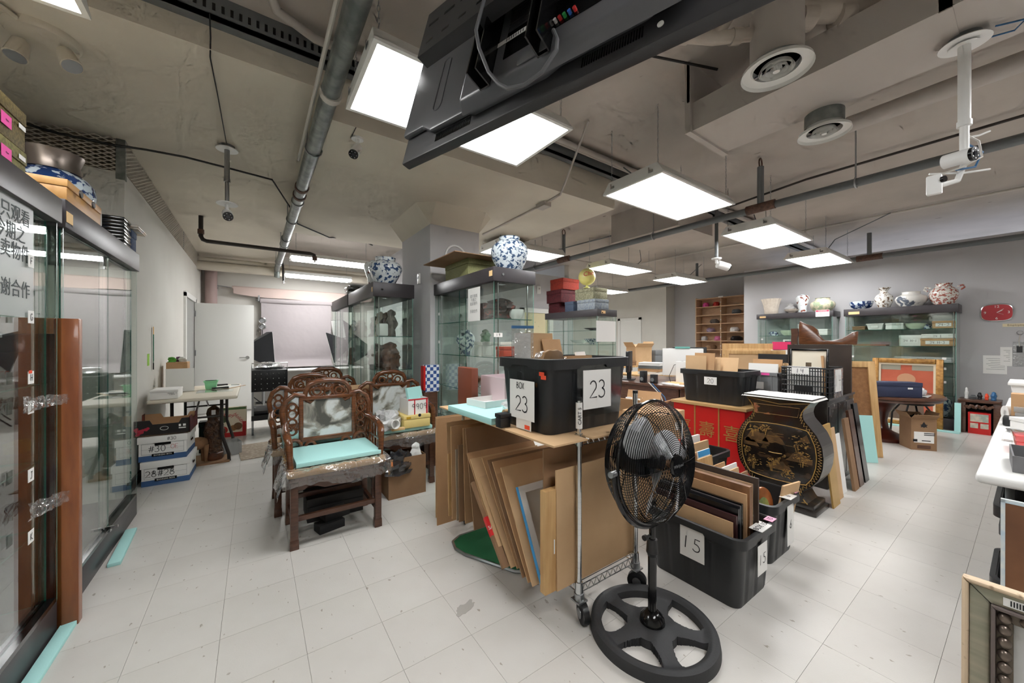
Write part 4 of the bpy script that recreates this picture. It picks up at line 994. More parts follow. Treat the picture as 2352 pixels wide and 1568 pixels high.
w1 = blob(.12, .1, .16, seed=5, amp=.2).build('bubble_wrapped_item', sheer('dark_wrap', (120, 120, 124), rough=.15, fscale=2, haze=.35, hazecol=(90, 90, 95)), None); w1.location = (1.0, 3.1, .2); tag(w1, 'dark item in clear wrap poking from the cardboard box', 'wrapped item')
lump('plaster_figure', 'small white plaster figure poking from the cardboard box', 'figurine', (1.15, 3.09, .23), .1, .2, p_white, 8)
# black foam blocks under the front chair
for k, (x, y, z) in enumerate(((.43, 2.83, 0), (.47, 2.87, .06))):
    o = MB().cbox((0, 0, .028), (.17, .1, .056)).build('foam_block', mat('black_foam', (38, 38, 40), .95, bump=.3, bscale=200), None, bev=.003)
    o.location = (x, y, z); o.rotation_euler.z = .25; tag(o, ('lower', 'upper')[k]+' black foam block on floor under the front armchair', 'foam block')
b_ = carton('black_case', 'flat black case with tape on floor under the chairs', 'case', (.5, 3.12, 0), (.38, .26, .17), mat('black_leather', (30, 28, 28), .5), lid=.06)
# check towel bag and dark pieces by the column
fl = thing('gift_bag', 'blue and white gingham bag perched behind the right armchair', 'bag', (1.5, 3.66, .0))
m_ging = mat('gingham', (232, 232, 236), .7)
N = m_ging.node_tree.nodes; L = m_ging.node_tree.links
ck = N.new('ShaderNodeTexChecker'); ck.inputs['Scale'].default_value = 28; ck.inputs[1].default_value = lin((228, 232, 240)); ck.inputs[2].default_value = lin((50, 84, 150))
tc = N.new('ShaderNodeTexCoord'); L.new(tc.outputs['Object'], ck.inputs[0]); L.new(ck.outputs[0], N['Principled BSDF'].inputs['Base Color'])
MB().box(-.05, .1, -.04, .04, .78, 1.06).build('bag_body', m_ging, fl)
MB().box(-.07, -.05, -.04, .04, .8, 1.05).build('bag_side', m_red, fl)
MB().box(-.07, .08, -.05, .05, 0, .778).build('support_box', m_wood2, fl, bev=.004)

# ------------------------------------------------------------------ left aisle: boxes, table, statue
m_bblue = mat('bankers_blue', (62, 96, 142), .6)
def bankers(label, loc, txt, lid_txt, rz, extra=None):
    t = thing('bankers_box', label, 'box', loc, rz, 'white bankers boxes')
    W, D, Hh = .325, .4, .215
    MB().box(-W/2, W/2, -D/2, D/2, 0, Hh).build('body', m_paper, t, bev=.002)
    MB().box(-W/2-.001, W/2+.001, -D/2-.001, D/2+.001, 0, .05).build('blue_band', m_bblue, t)
    MB().box(-W/2-.008, W/2+.008, -D/2-.008, D/2+.008, Hh-.055, Hh+.005).build('lid', m_paper, t, bev=.002)
    MB().box(-.055, .055, -D/2-.0085, -D/2-.007, Hh-.075, Hh-.053).build('hand_hole', m_blackgloss, t)
    q = MB().box(-.145, .145, -D/2-.0018, -D/2-.001, .155, .1565).box(-.145, .145, -D/2-.0018, -D/2-.001, .062, .0635).box(-.145, -.1435, -D/2-.0018, -D/2-.001, .062, .1565).box(.1435, .145, -D/2-.0018, -D/2-.001, .062, .1565).box(-.145, .145, -D/2-.0018, -D/2-.001, .105, .106)
    q.build('printed_frame', m_greypipe, t)
    ink(txt, .055, .08).build('lettering', m_ink, t, loc=(-.04, -D/2-.0024, .108))
    if lid_txt: ink(lid_txt, .03, .1).build('lettering', m_ink, t, loc=(.06, -D/2-.0092, Hh-.022))
    if extra: ink(extra, .04, .06).build('red_lettering', m_redink, t, loc=(.08, -D/2-.0024, .115))
    pz = MB().box(-.075, .075, -D/2-.004, -D/2-.001, .038, .062).build('name_plate', m_blackgloss, t)
    print_text('lettering', 'BANKERS BOX', .019, m_paper, pz, (0, -D/2-.0045, .05))
    MB().box(W/2+.0085, W/2+.0095, -.05, .05, Hh-.1, Hh-.08).build('hand_hole', m_blackgloss, t)
    return t
bankers('lower white bankers box marked 28 on the floor', (-.66, 4.78, 0), '28#28', None, -.02)
bankers('upper white bankers box marked 30 on the stack', (-.675, 4.79, .222), '#30', '#30', -.05, 'OE')
fb = thing('fruit_carton', 'open black fruit carton with grape print on the bankers boxes', 'box', (-.69, 4.8, .449), -.04)
mb = MB().box(-.2, .2, -.2, .2, 0, .006)
pf = [(-.2, 0), (.2, 0), (.2, .14), (.14, .14), (.12, .1), (-.06, .1), (-.08, .14), (-.2, .14)]
m_fruit = mat('carton_black', (26, 22, 22), .45)
MB().prism(pf, -.2, -.194, 'y').build('front_panel', m_fruit, fb)
MB().prism(pf, .194, .2, 'y').build('back_panel', m_card, fb)
for x in (-.2, .194): MB().prism([(-.2, 0), (.2, 0), (.2, .15), (.1, .15), (.08, .11), (-.08, .11), (-.1, .15), (-.2, .15)], x, x+.006, 'x').build('side_panel', mat('carton_grapes', (120, 26, 40), .4, col2=(40, 14, 18), scale=20), fb)
mb.build('base', m_card, fb)
for k in range(14):
    rr = random.Random(k); MB().lathe([(0, 0), (.012, .0006), (.012, .0012), (0, .0016)], 12).build('printed_grape', mat('grape_red', (176, 36, 62), .4), fb, True, loc=(-.185+rr.random()*.1, -.201, .012+rr.random()*.06), rot=(R(90), 0, 0))
MB().tube([(.02+.028*math.cos(t), -.2015, .06+.017*math.sin(t)) for t in [k*.4189 for k in range(15)]], .002, 4, True).build('oval_logo', m_paper, fb)
MB().box(.12, .17, -.2015, -.2, .045, .055).box(.12, .135, -.2015, -.2, .065, .085).box(.15, .17, -.2015, -.2, .065, .085).build('printed_block', m_paper, fb)
# folding table
m_ptable = mat('table_cream', (218, 210, 192), .5, bump=.04, bscale=200)
tb = thing('folding_table', 'cream plastic folding table against the left wall', 'table', (-.49, 5.47, 0))
MB().box(-.345, .345, -.66, .66, .705, .74).build('table_top', m_ptable, tb, bev=.014, bseg=3)
for y in (-.4, .5):
    MB().tube([(-.2, y, .7), (-.2, y, .25), (-.26, y+.02, .02), (-.26, y+.02, 0)], .014, 10).build('leg', m_blackpipe, tb, True)
    MB().tube([(.2, y, .7), (.2, y, .3), (.26, y, .08), (.265, y, 0)], .016, 10).build('leg', m_blackpipe, tb, True)
    MB().cyl((-.2, y, .5), (.2, y, .5), .01).build('cross_bar', m_blackpipe, tb, True)
MB().tube([(-.02, -.48, .5), (0, -.2, .68), (0, .2, .68), (.02, .48, .5)], .009, 8).build('brace', m_steel, tb, True)
wb = carton('white_box', 'long white printed box at the near end of cream table', 'box', (-.72, 5.02, .742), (.2, .3, .09), m_paper, lid=.02)
print_text('lettering', 'FRAGILE - 12\nA 28 CL', .012, m_ink, wb, (.06, -.1535, .05))
o = MB().box(-.12, .12, -.015, .015, 0, .26).build('white_board', m_whiteplastic, None, bev=.003); o.location = (-.68, 5.5, .742); o.rotation_euler = (R(-6), 0, .1); tag(o, 'white rectangular panel leaning on the cream table', 'panel')
pb = carton('parcel', 'small brown carton with odds and ends behind the white panel', 'box', (-.74, 5.85, .742), (.18, .2, .32), m_card, lid=.1)
for k, (x, y, c) in enumerate(((-.05, -.05, (90, 170, 60)), (.04, 0, (220, 220, 215)), (.0, .06, (96, 60, 90)))):
    lump('trinket', ('green packet', 'crumpled clear packet', 'dark purple trinket')[k]+' on the small brown carton', 'packet', (-.74+x, 5.85+y, 1.064), .08, .06, mat('trinket_%d' % k, c, .5), k+20)
t_ = thing('green_tub', 'mint green plastic tub on the cream table', 'tub', (-.42, 5.62, .742))
m_mint = mat('mint_plastic', (150, 226, 172), .35)
MB().taper(-.06, .06, -.06, .06, 0, .1, .012).build('body', m_mint, t_, bev=.006); MB().box(-.066, .066, -.066, .066, .085, .1).build('rim', m_mint, t_, bev=.003)
o = MB().box(-.16, .16, -.12, .12, 0, .006).build('glass_sheet', GE, None); o.location = (-.36, 5.35, .741); tag(o, 'loose sheet of glass lying on the cream table', 'glass sheet')
o = MB().box(-.12, .12, -.16, .16, 0, .005).build('clipboard', m_card2, None); o.location = (-.27, 5.75, .741); o.rotation_euler.z = -.5; tag(o, 'clipboard lying at the far end of cream table', 'clipboard')
MB().box(-.11, .11, -.15, .13, .005, .008).build('paper', m_paper, o); MB().box(-.04, .04, .13, .16, .005, .015).build('clip', m_steel, o)
for k, (x, y, rz) in enumerate(((-.33, 5.55, .4), (-.36, 5.98, .2))):
    o = MB().box(-.08, .08, -.018, .018, 0, .018).build('black_tool', m_black, None, bev=.004); o.location = (x, y, .748 if k == 0 else .742); o.rotation_euler.z = rz; tag(o, ('black brush on the loose glass sheet', 'black remote control at the far side of cream table')[k], 'tool')
tag(MB().cbox((0, 0, .17), (.3, .4, .34)).build('teal_crate', mat('teal_plastic', (64, 150, 128), .5), None, bev=.01, loc=(-.72, 5.4, 0)), 'teal plastic crate under the cream table', 'crate')
st_ = lump('carved_statue', 'tall brown carved wood statue before the cream table', 'statue', (-.36, 5.16, .02), .17, .57, mat('carved_wood', (92, 60, 34), .5, col2=(46, 28, 16), scale=26, bump=.9, bscale=40, bdist=.03), 31, n=26, rows=46, amp=.11)
MB().lathe([(.075, -.02), (.085, 0), (.08, .05), (.06, .06)], 18).build('plinth', p_brownstone, st_, True)
MB().cbox((0.0, -.075, .5), (.035, .004, .05)).build('price_tag', m_paper, st_)
hs = thing('carved_animal', 'small tan carved camel beside the brown statue', 'figurine', (-.5, 5.1, .02), .5)
m_camel = mat('camel_hide', (150, 112, 78), .8, col2=(120, 86, 58), scale=10)
MB().sphere((0, 0, .2), .085, 16, (1.25, .7, .8)).build('body', m_camel, hs, True)
for x in (-.07, .07):
    for y in (-.03, .03): MB().cyl((x, y, 0), (x, y, .18), .016, .026, n=10).build('leg', m_camel, hs, True)
MB().tube([(.09, 0, .22), (.13, 0, .28), (.14, 0, .33), (.18, 0, .33)], [.03, .024, .024, .014], 10).build('neck_and_head', m_camel, hs, True)
tag(MB().box(-.22, .3, -.2, .2, 0, .02).build('wooden_board', m_card3, None, loc=(-.52, 5.22, 0)), 'low wooden board on floor under the statue', 'board')
hs.location.z = .021; st_.location.z = .041
hs.rotation_euler.z = .5
bx = carton('black_urn_box', 'dark jar standing under the cream table behind the camel', 'jar', (-.46, 5.66, 0), (.14, .14, .36), mat('dark_jar', (30, 26, 26), .25), lid=.06)
t_ = openbox('clear_bin', 'clear plastic bin behind the brown statue under table', 'bin', (-.24, 5.42, 0), (.2, .22, .14), m_frost, .2)
gb = thing('holiday_bag', 'Happy Holidays paper gift bag with kitten print on floor', 'bag', (-.28, 6.36, 0), -.1)
m_bagp = mat('bag_cream', (228, 214, 190), .6)
MB().box(-.19, .19, -.04, .04, 0, .4).build('bag_body', m_bagp, gb, bev=.004)
MB().box(-.19, .19, -.042, -.04, .37, .4).build('top_border', mat('border_green', (90, 120, 70), .6), gb)
MB().box(-.19, .19, -.042, -.04, 0, .06).box(.15, .192, -.042, -.04, .06, .2).build('poinsettia_print', mat('bag_red', (190, 40, 40), .6), gb)
for k, (x, z, r_, c) in enumerate(((.1, .14, .05, (120, 84, 56)), (.05, .12, .04, (170, 120, 76)), (-.06, .1, .05, (196, 60, 50)), (-.06, .25, .05, (70, 84, 50)), (-.12, .22, .03, (60, 76, 46)))):
    MB().cyl((x, -.0405, z), (x, -.0425, z), r_, n=12).build('printed_motif', mat('motif_%d' % k, c, .7), gb)
print_text('lettering', 'Happy', .07, m_redink, gb, (-.03, -.0428, .31), (R(90), R(14), 0), shear=.25)
print_text('lettering', 'Holidays', .06, m_redink, gb, (.12, -.0428, .24), (R(90), R(52), 0), shear=.25)
# patterned floor mat
mt = MB().box(-.16, .16, -.36, .36, 0, .008).build('floor_mat', mat('mat_weave', (186, 172, 156), .9, col2=(160, 146, 130), scale=26, kind='voronoi', lo=.2, hi=.5), None, bev=.003)
mt.location = (.01, 5.36, .0); mt.rotation_euler.z = .08; tag(mt, 'beige patterned mat on floor behind the armchairs', 'mat')
# black service trolley
tr = thing('service_trolley', 'black and chrome service trolley beside the white door', 'trolley', (.18, 6.5, 0))
for x in (-.2, .2):
    for y in (-.26, .26):
        MB().cbox((x, y, .5), (.025, .025, .8)).build('post', m_steel, tr)
        MB().cyl((x-.012, y, .05), (x+.012, y, .05), .05, n=18).build('caster', m_greypipe, tr, True)
m_quilt = mat('quilted_black', (18, 18, 20), .4, bump=.2, bscale=30)
MB().box(-.215, .215, -.275, .275, .6, .9).build('drawer_box', m_quilt, tr, bev=.004)
for i in range(6):
    for j in range(4): MB().sphere((-.17+i*.07, -.277, .64+j*.07), .006, 8).build('stud', m_chrome, tr, True)
MB().box(-.215, .215, -.275, .275, .2, .27).build('lower_tray', m_quilt, tr)
MB().box(-.19, .19, -.27, .25, .28, .31).build('middle_tray', m_quilt, tr, loc=(0, 0, .02))
MB().tube([(-.21, -.26, .9), (-.21, -.3, 1.0), (.21, -.3, 1.0), (.21, -.26, .9)], .008, 8).build('handle', m_chrome, tr, True)
pn = thing('roasting_tray', 'chrome tray of wrapped ware on the service trolley', 'tray', (.18, 6.5, .901))
MB().lathe([(.17, 0), (.19, .03), (.19, .035), (.16, .01)], 28).build('pan', m_chrome, pn, True)
blob(.17, .17, .1, seed=6, amp=.1).build('clear_cover', m_clear, pn, True)
# ------------------------------------------------------------------ photo corner
bd = thing('photo_backdrop', 'wide grey paper backdrop hanging on the back wall', 'backdrop', (0, 9.62, 0))
m_bdrop = mat('backdrop_paper', (160, 153, 154), .8, bump=.15, bscale=2.2, bdist=.15)
def bdf(u, v):
    x = .12+1.37*u
    s_ = v*2.2
    if s_ < 1.25: return (x, -.02+.015*math.sin(5*u+3*v), 2.17-s_)
    a = min((s_-1.25)/.45, 1)*math.pi/2
    return (x, -.02-.29*(1-math.cos(a))-max(0, s_-1.7)*.9, .92-.14*math.sin(a))
MB().sheet(bdf, 20, 40).build('paper_sheet', m_bdrop, bd, True)
MB().cyl((.1, 0.0, 2.19), (1.52, 0.0, 2.19), .055, n=20).build('paper_roll', m_bdrop, bd, True)
MB().cyl((.02, 0, 2.2), (1.62, 0, 2.2), .014).build('roll_bar', m_steel, bd, True)
for x in (.08, 1.58): MB().box(x-.015, x+.015, -.03, .125, 2.17, 2.3).build('wall_bracket', m_steel, bd)
b2 = thing('paper_roll_holder', 'pale pink spare paper roll fixed above the photo backdrop', 'paper roll', (0, 9.62, 0))
m_pinkp = mat('pink_paper', (202, 182, 174), .8)
MB().cyl((-.38, 0, 2.43), (1.9, 0, 2.43), .04, n=18).build('roll', m_pinkp, b2, True)
MB().sheet(lambda u, v: (-.36+2.24*u, -.04+.02*v, 2.43-(.12+.16*u)*v-.02*math.sin(9*u)*v), 24, 4).build('loose_edge', m_pinkp, b2, True)
MB().cyl((-.62, 0, 2.45), (-.36, 0, 2.43), .01).build('rod', m_steel, b2, True); MB().box(-.66, -.62, -.02, .125, 2.41, 2.49).build('wall_bracket', m_steel, b2)
pt = thing('photo_table', 'low table carrying the lower end of the backdrop', 'table', (.85, 8.9, 0))
MB().box(-.75, .75, -.4, .36, .72, .745).build('table_top', m_whiteplastic, pt, bev=.005)
for x in (-.7, .7):
    for y in (-.35, .3): MB().cyl((x, y, 0), (x, y, .72), .02).build('leg', m_steel, pt, True)
m_soft = mat('softbox_cloth', (34, 36, 40), .55, bump=.1, bscale=14)
def softbox(label, loc, rot, W, Hh, D, stand):
    t = thing('softbox', label, 'softbox', loc, 0, 'photo softboxes')
    M = Matrix.Rotation(rot[2], 4, 'Z') @ Matrix.Rotation(rot[0], 4, 'Y')
    a, b, q = W/2, Hh/2, .28
    P = [(0, -a, -b), (0, a, -b), (0, a, b), (0, -a, b), (-D, -a*q, -b*q), (-D, a*q, -b*q), (-D, a*q, b*q), (-D, -a*q, b*q)]
    for f_ in ((0, 1, 5, 4), (1, 2, 6, 5), (2, 3, 7, 6), (3, 0, 4, 7), (4, 5, 6, 7)):
        mb = MB(M); pts = [Vector(P[i]) for i in f_]; n = (pts[1]-pts[0]).cross(pts[2]-pts[0]).normalized()*.006
        mb.add([tuple(p) for p in pts]+[tuple(p-n) for p in pts], [(0, 1, 2, 3), (7, 6, 5, 4), (0, 4, 5, 1), (1, 5, 6, 2), (2, 6, 7, 3), (3, 7, 4, 0)])
        mb.build('cloth_panel', m_soft, t)
    MB(M).box(-.01, .004, -a, a, -b, b).build('diffuser', m_whiteplastic, t)
    e0 = M @ Vector((-D, 0, 0))
    MB().tube([tuple(e0), (e0.x, e0.y, e0.z-.1), (e0.x, e0.y, -loc[2]+.02)], .014, 8).build('stand_pole', m_black, t, True)
    for k in range(3):
        c = k*2.094; MB().cyl((e0.x, e0.y, -loc[2]+.3), (e0.x+.3*math.cos(c), e0.y+.3*math.sin(c), -loc[2]+.008), .009, n=8).build('stand_leg', m_black, t, True)
softbox('black softbox next to the open white door', (.28, 9.1, 1.14), (R(-4), 0, R(10)), .5, .72, .42, 1)
softbox('black softbox tilted at the right of backdrop', (1.36, 8.8, 1.17), (R(14), 0, R(168)), .55, .66, .34, 1)
softbox('rear softbox showing its white side at right of backdrop', (1.62, 9.35, 1.5), (R(10), 0, R(200)), .5, .6, .34, 1)
lr = thing('ring_lamp', 'pair of round chrome spot lamps on a thin stand', 'lamp', (.14, 9.45, 0))
MB().cyl((0, 0, 0), (0, 0, 1.55), .008).cyl((0, 0, 0), (0, 0, .02), .12, n=20).build('stand', m_black, lr, True)
for z in (1.62, 1.75):
    MB().tube([(.055*math.cos(t), -.03, z+.055*math.sin(t)) for t in [k*.3927 for k in range(16)]], .014, 8, True).build('lamp_ring', m_chrome, lr, True)
    MB().cyl((0, -.02, z), (0, .02, z), .045, n=18).build('lamp_body', m_steel, lr, True)
# small things on the left wall
ly = thing('lanyard', 'green lanyard hanging on the left wall', 'lanyard', (WX+.012, 5.32, 1.08))
MB().box(-.002, .002, -.012, .0, 0, .34).box(-.002, .002, .006, .018, .02, .34).build('strap', mat('lanyard_green', (40, 110, 80), .7), ly)
MB().box(-.002, .003, -.014, .016, .3, .38).build('paper_tag', m_tan, ly); MB().box(-.004, .004, -.008, .008, -.07, 0).build('key', m_black, ly)
for k, y in enumerate((5.13, 5.18)):
    o = MB().box(0, .002, -.014, .014, 0, .12).build('tape_strip', mat('lime_tape', (160, 220, 60), .6), None); o.location = (WX+.001, y, 1.06); tag(o, ('nearer', 'farther')[k]+' lime tape strip on the left wall', 'tape')

# ------------------------------------------------------------------ wire cart with boards
def thinbox(mb, a, b, r=.004): return mb.cyl(a, b, r, n=6)
ct = thing('wire_cart', 'chrome wire shelf cart on casters with CART label', 'cart', (1.45, 1.8, 0))
PX, PY = .21, .58
for sx in (-1, 1):
    for sy in (-1, 1):
        mb = MB().cyl((sx*PX, sy*PY, .13), (sx*PX, sy*PY, 1.03), .0125, n=14)
        for k in range(34): mb.cyl((sx*PX, sy*PY, .15+k*.0254), (sx*PX, sy*PY, .152+k*.0254), .0129, n=14)
        po_ = mb.build('post', m_chrome, ct, True)
        MB().cyl((sx*PX, sy*PY, 1.03), (sx*PX, sy*PY, 1.045), .0135, n=14).build('post_cap', m_black, po_, True)
        for z in (.155, .845): MB().cyl((sx*PX, sy*PY, z-.025), (sx*PX, sy*PY, z+.03), .02, .017, n=14).build('shelf_collar', m_chrome, po_, True)
        a = .5 if sx > 0 else -.4
        ux, uy = math.cos(a), math.sin(a)
        c = (sx*PX-.02*uy, sy*PY-.02*ux)
        MB().cyl((sx*PX, sy*PY, .105), (sx*PX, sy*PY, .135), .024, n=14).box(sx*PX-.028, sx*PX+.028, sy*PY-.028, sy*PY+.028, .098, .106).build('caster_fork', m_steel, ct, True)
        MB().cyl((c[0]-.014*ux, c[1]-.014*uy, .048), (c[0]+.014*ux, c[1]+.014*uy, .048), .048, n=22).build('wheel', m_black, ct, True)
        for s_ in (-1, 1): MB().cyl((c[0]+s_*.018*ux, c[1]+s_*.018*uy, .048), (c[0]+s_*.021*ux, c[1]+s_*.021*uy, .048), .022, n=12).build('caster_cheek', m_steel, ct, True)
for z in (.165, .855):
    mb = MB()
    for zz in (z, z-.035):
        mb.tube([(-PX, -PY, zz), (PX, -PY, zz), (PX, PY, zz), (-PX, PY, zz)], .0035, 6, True)
    for k in range(10):
        x = -PX+.02+k*.04; mb.tube([(x, -PY, z-.035), (x+.02, -PY, z), (x+.04, -PY, z-.035)], .0025, 5); mb.tube([(x, PY, z-.035), (x+.02, PY, z), (x+.04, PY, z-.035)], .0025, 5)
    for k in range(28):
        y = -PY+.02+k*.04
        for x in (-PX, PX): mb.tube([(x, y, z-.035), (x, y+.02, z), (x, y+.04, z-.035)], .0025, 5)
    for k in range(22): mb.cyl((-PX, -PY+.02+k*.054, z+.002), (PX, -PY+.02+k*.054, z+.002), .002, n=5)
    mb.build('wire_shelf', m_chrome, ct)
lb = MB().cyl((-PX, -PY, .9), (-PX, -PY, 1.02), .0155, n=16).build('cart_label', m_paper, ct, True)
print_text('lettering', 'CART 5', .024, m_ink, lb, (-PX-.009, -PY-.0148, .96), (R(90), R(-90), R(-28)))

def board(label, xl, yb, zb, yt, zt, W, th, m, name='cardboard_sheet', cat='cardboard', rz=0, fit=None):
    if fit is not None:
        k = (1.305-fit)/(1.305-zb)
        xl, yb, yt, zt, zb = xl*k, yb*k, yt*k, 1.305-(1.305-zt)*k, fit
    L_ = math.hypot(yt-yb, zt-zb); th_ = math.atan2(yt-yb, zt-zb)
    o = MB().box(0, W, 0, th, 0, L_).build(name, m, None)
    o.location = (xl, yb, zb); o.rotation_euler = (-th_, 0, rz)
    tag(o, label, cat, 'sheets stored on the wire cart'); return o
F = .172
BL = [('tall cardboard sheet standing behind the cart by the glass cabinet', 1.1, 2.545, 0, 2.55, .745, .5, .006, m_card, None),
      ('cardboard sheet reaching the floor at the back of the cart', 1.06, 2.43, 0, 2.45, .755, .45, .006, m_card, None),
      ('thin cardboard sheet with white edge at the back of the cart', 1.1, 2.33, .128, 2.36, .738, .45, .004, m_card2, F),
      ('short pale board near the back of the cart', 1.1, 2.32, .1, 2.335, .526, .4, .008, m_plywood, F),
      ('cardboard sheet second group from the back of the cart', 1.1, 2.27, .1, 2.29, .723, .45, .008, m_card, F),
      ('grey corrugated sheet upright in the cart', 1.1, 2.2, .115, 2.22, .582, .42, .008, mat('grey_corrugated', (160, 142, 122), .9), F),
      ('narrow brown wooden board upright in the cart', 1.1, 2.165, .12, 2.18, .62, .4, .008, m_card3, F),
      ('cardboard sheet before the grey corrugated one', 1.12, 2.12, .122, 2.15, .736, .45, .006, m_card, F),
      ('big cardboard sheet where the leaning pile begins', 1.12, 2.0, .13, 2.12, .74, .5, .008, m_card3, F),
      ('first steeply leaning cardboard sheet of the pile', 1.1, 1.66, .1, 2.06, .6, .5, .007, m_card, F),
      ('second steeply leaning cardboard sheet of the pile', 1.1, 1.635, .1, 2.015, .575, .5, .007, m_card2, F),
      ('ragged brown board with red SALE sticker in the pile', 1.07, 1.6, .115, 1.945, .46, .4, .02, m_card3, F),
      ('leaning pale cardboard with scalloped top edge', 1.1, 1.573, .119, 1.9, .5, .45, .006, m_card2, F),
      ('leaning cardboard sheet in the middle of the pile', 1.12, 1.545, .122, 1.905, .605, .5, .006, m_card, F),
      ('darker leaning cardboard sheet in the middle of the pile', 1.12, 1.497, .1, 1.845, .608, .5, .006, m_card3, F),
      ('wide leaning cardboard sheet toward the front of the pile', 1.12, 1.45, .1, 1.79, .614, .5, .006, m_card, F),
      ('creased cardboard sheet behind the white canvas', 1.12, 1.415, .1, 1.70, .606, .52, .006, m_card2, F),
      ('tall upright cardboard behind the wooden panel', 1.15, 1.362, .11, 1.37, .78, .45, .006, m_card3, F),
      ('large cardboard sheet at the front end of the cart', 1.16, 1.282, .134, 1.29, .697, .55, .007, m_card2, F)]
for a in BL:
    o = board(*a[:9], fit=a[9])
    if 'SALE' in a[0]:
        s_ = MB().box(-.001, 0, -.001, .021, .16, .26).box(0, .05, -.0015, -.0005, .16, .26).build('sale_sticker', mat('sale_red', (214, 36, 40), .5), o)
        print_text('lettering', 'SALE', .026, m_paper, s_, (.025, -.002, .2))
cv = thing('stretched_canvas', 'back of a white stretched canvas with blue tape edge in cart', 'canvas', (1.09, 1.312, F), 0, 'sheets stored on the wire cart')
cv.rotation_euler = (-math.atan2(.2, .4), 0, 0)
for x0, x1, z0, z1 in ((0, .035, 0, .44), (.365, .4, 0, .44), (.035, .365, 0, .035), (.035, .365, .405, .44)): MB().box(x0, x1, -.012, .008, z0, z1).build('stretcher_bar', m_paper, cv)
MB().box(.03, .37, .0, .006, .03, .41).build('canvas_sheet', mat('raw_canvas', (208, 202, 190), .9), cv)
MB().box(-.0015, 0, -.012, .009, 0, .44).build('blue_tape', mat('blue_tape', (60, 150, 210), .5), cv)
pn = thing('plywood_box', 'thick plywood box panel standing upright at cart front', 'panel', (1.06, 1.25, F), 0, 'sheets stored on the wire cart')
MB().box(0, .4, 0, .012, -.0, .46).build('front_face', m_plywood, pn)
MB().box(0, .012, .012, .036, 0, .46).box(.388, .4, .012, .036, 0, .46).box(.012, .388, .012, .036, 0, .012).box(.012, .388, .012, .036, .448, .46).build('side_rails', m_plywood, pn)
MB().box(.05, .056, -.001, 0, .17, .235).build('sticker', m_paper, pn)
# green felt board on the floor
gm = thing('green_felt_board', 'green felt board with metal edge on floor under the cart', 'board', (0, 0, 0))
gp_ = [(1.12, 2.2), (1.05, 2.16), (1.03, 2.08), (1.05, 1.99), (1.2, 1.68), (1.3, 1.6), (1.5, 1.55), (1.6, 1.7), (1.6, 2.1), (1.5, 2.2)]
MB().prism(gp_, 0, .014).build('felt', mat('green_felt', (20, 92, 52), .95, bump=.2, bscale=300), gm)
MB().tube([(x, y, .01) for x, y in gp_], .009, 6, True).build('metal_edge', m_steel, gm, True)
# on the top shelf
o = MB().prism([(1.02, 1.15), (1.224, 1.15), (1.224, 1.237), (1.256, 1.237), (1.256, 1.15), (1.644, 1.15), (1.644, 1.237), (1.69, 1.237), (1.69, 2.3), (1.02, 2.3)], 0, .008).build('cardboard_liner', m_card2, None, loc=(0, 0, .861)); tag(o, 'cardboard liner sheet on the top shelf of wire cart', 'cardboard')
foamsheet('turquoise foam slab on top of the wire cart', (1.2, 1.87, .87), (.4, .5, .035), .02)
wt = openbox('white_tray', 'shallow white tray on the turquoise foam slab', 'tray', (1.24, 1.98, .906), (.26, .2, .04), m_paper, .1)
bw = blob(.1, .08, .06, seed=11, amp=.2).build('bubble_wrap', m_bag, None); bw.location = (1.25, 1.72, .906); tag(bw, 'wad of bubble wrap with green tape on the foam slab', 'bubble wrap')
MB().tube([(-.03, .03, .05), (.0, .0, .065), (.04, -.01, .05)], .008, 6).build('green_tape', mat('green_tape', (110, 220, 120), .4), bw, True)
tag(MB().lathe([(.016, 0), (.016, .2), (.013, .2), (.013, 0)], 14).build('cardboard_tube', m_card2, None, True, loc=(1.1, 1.64, .923), rot=(0, R(90), .2)), 'short cardboard tube on the foam slab edge', 'tube')
cl = carton('black_clock', 'small black desk gadget beside the numbered tote', 'gadget', (1.04, 1.56, .869), (.06, .05, .07), m_black, lid=.02)
lt = openbox('lilac_bin', 'pale lilac plastic bin behind the foam slab on cart', 'bin', (1.45, 2.08, .87), (.3, .3, .2), mat('lilac_plastic', (206, 188, 192), .4), .0)
tag(MB().cbox((0, 0, .13), (.05, .2, .26)).build('leather_album', mat('album_leather', (122, 62, 42), .5), None, bev=.006, loc=(1.18, 2.2, .87)), 'brown leather album standing at back of cart top', 'album')
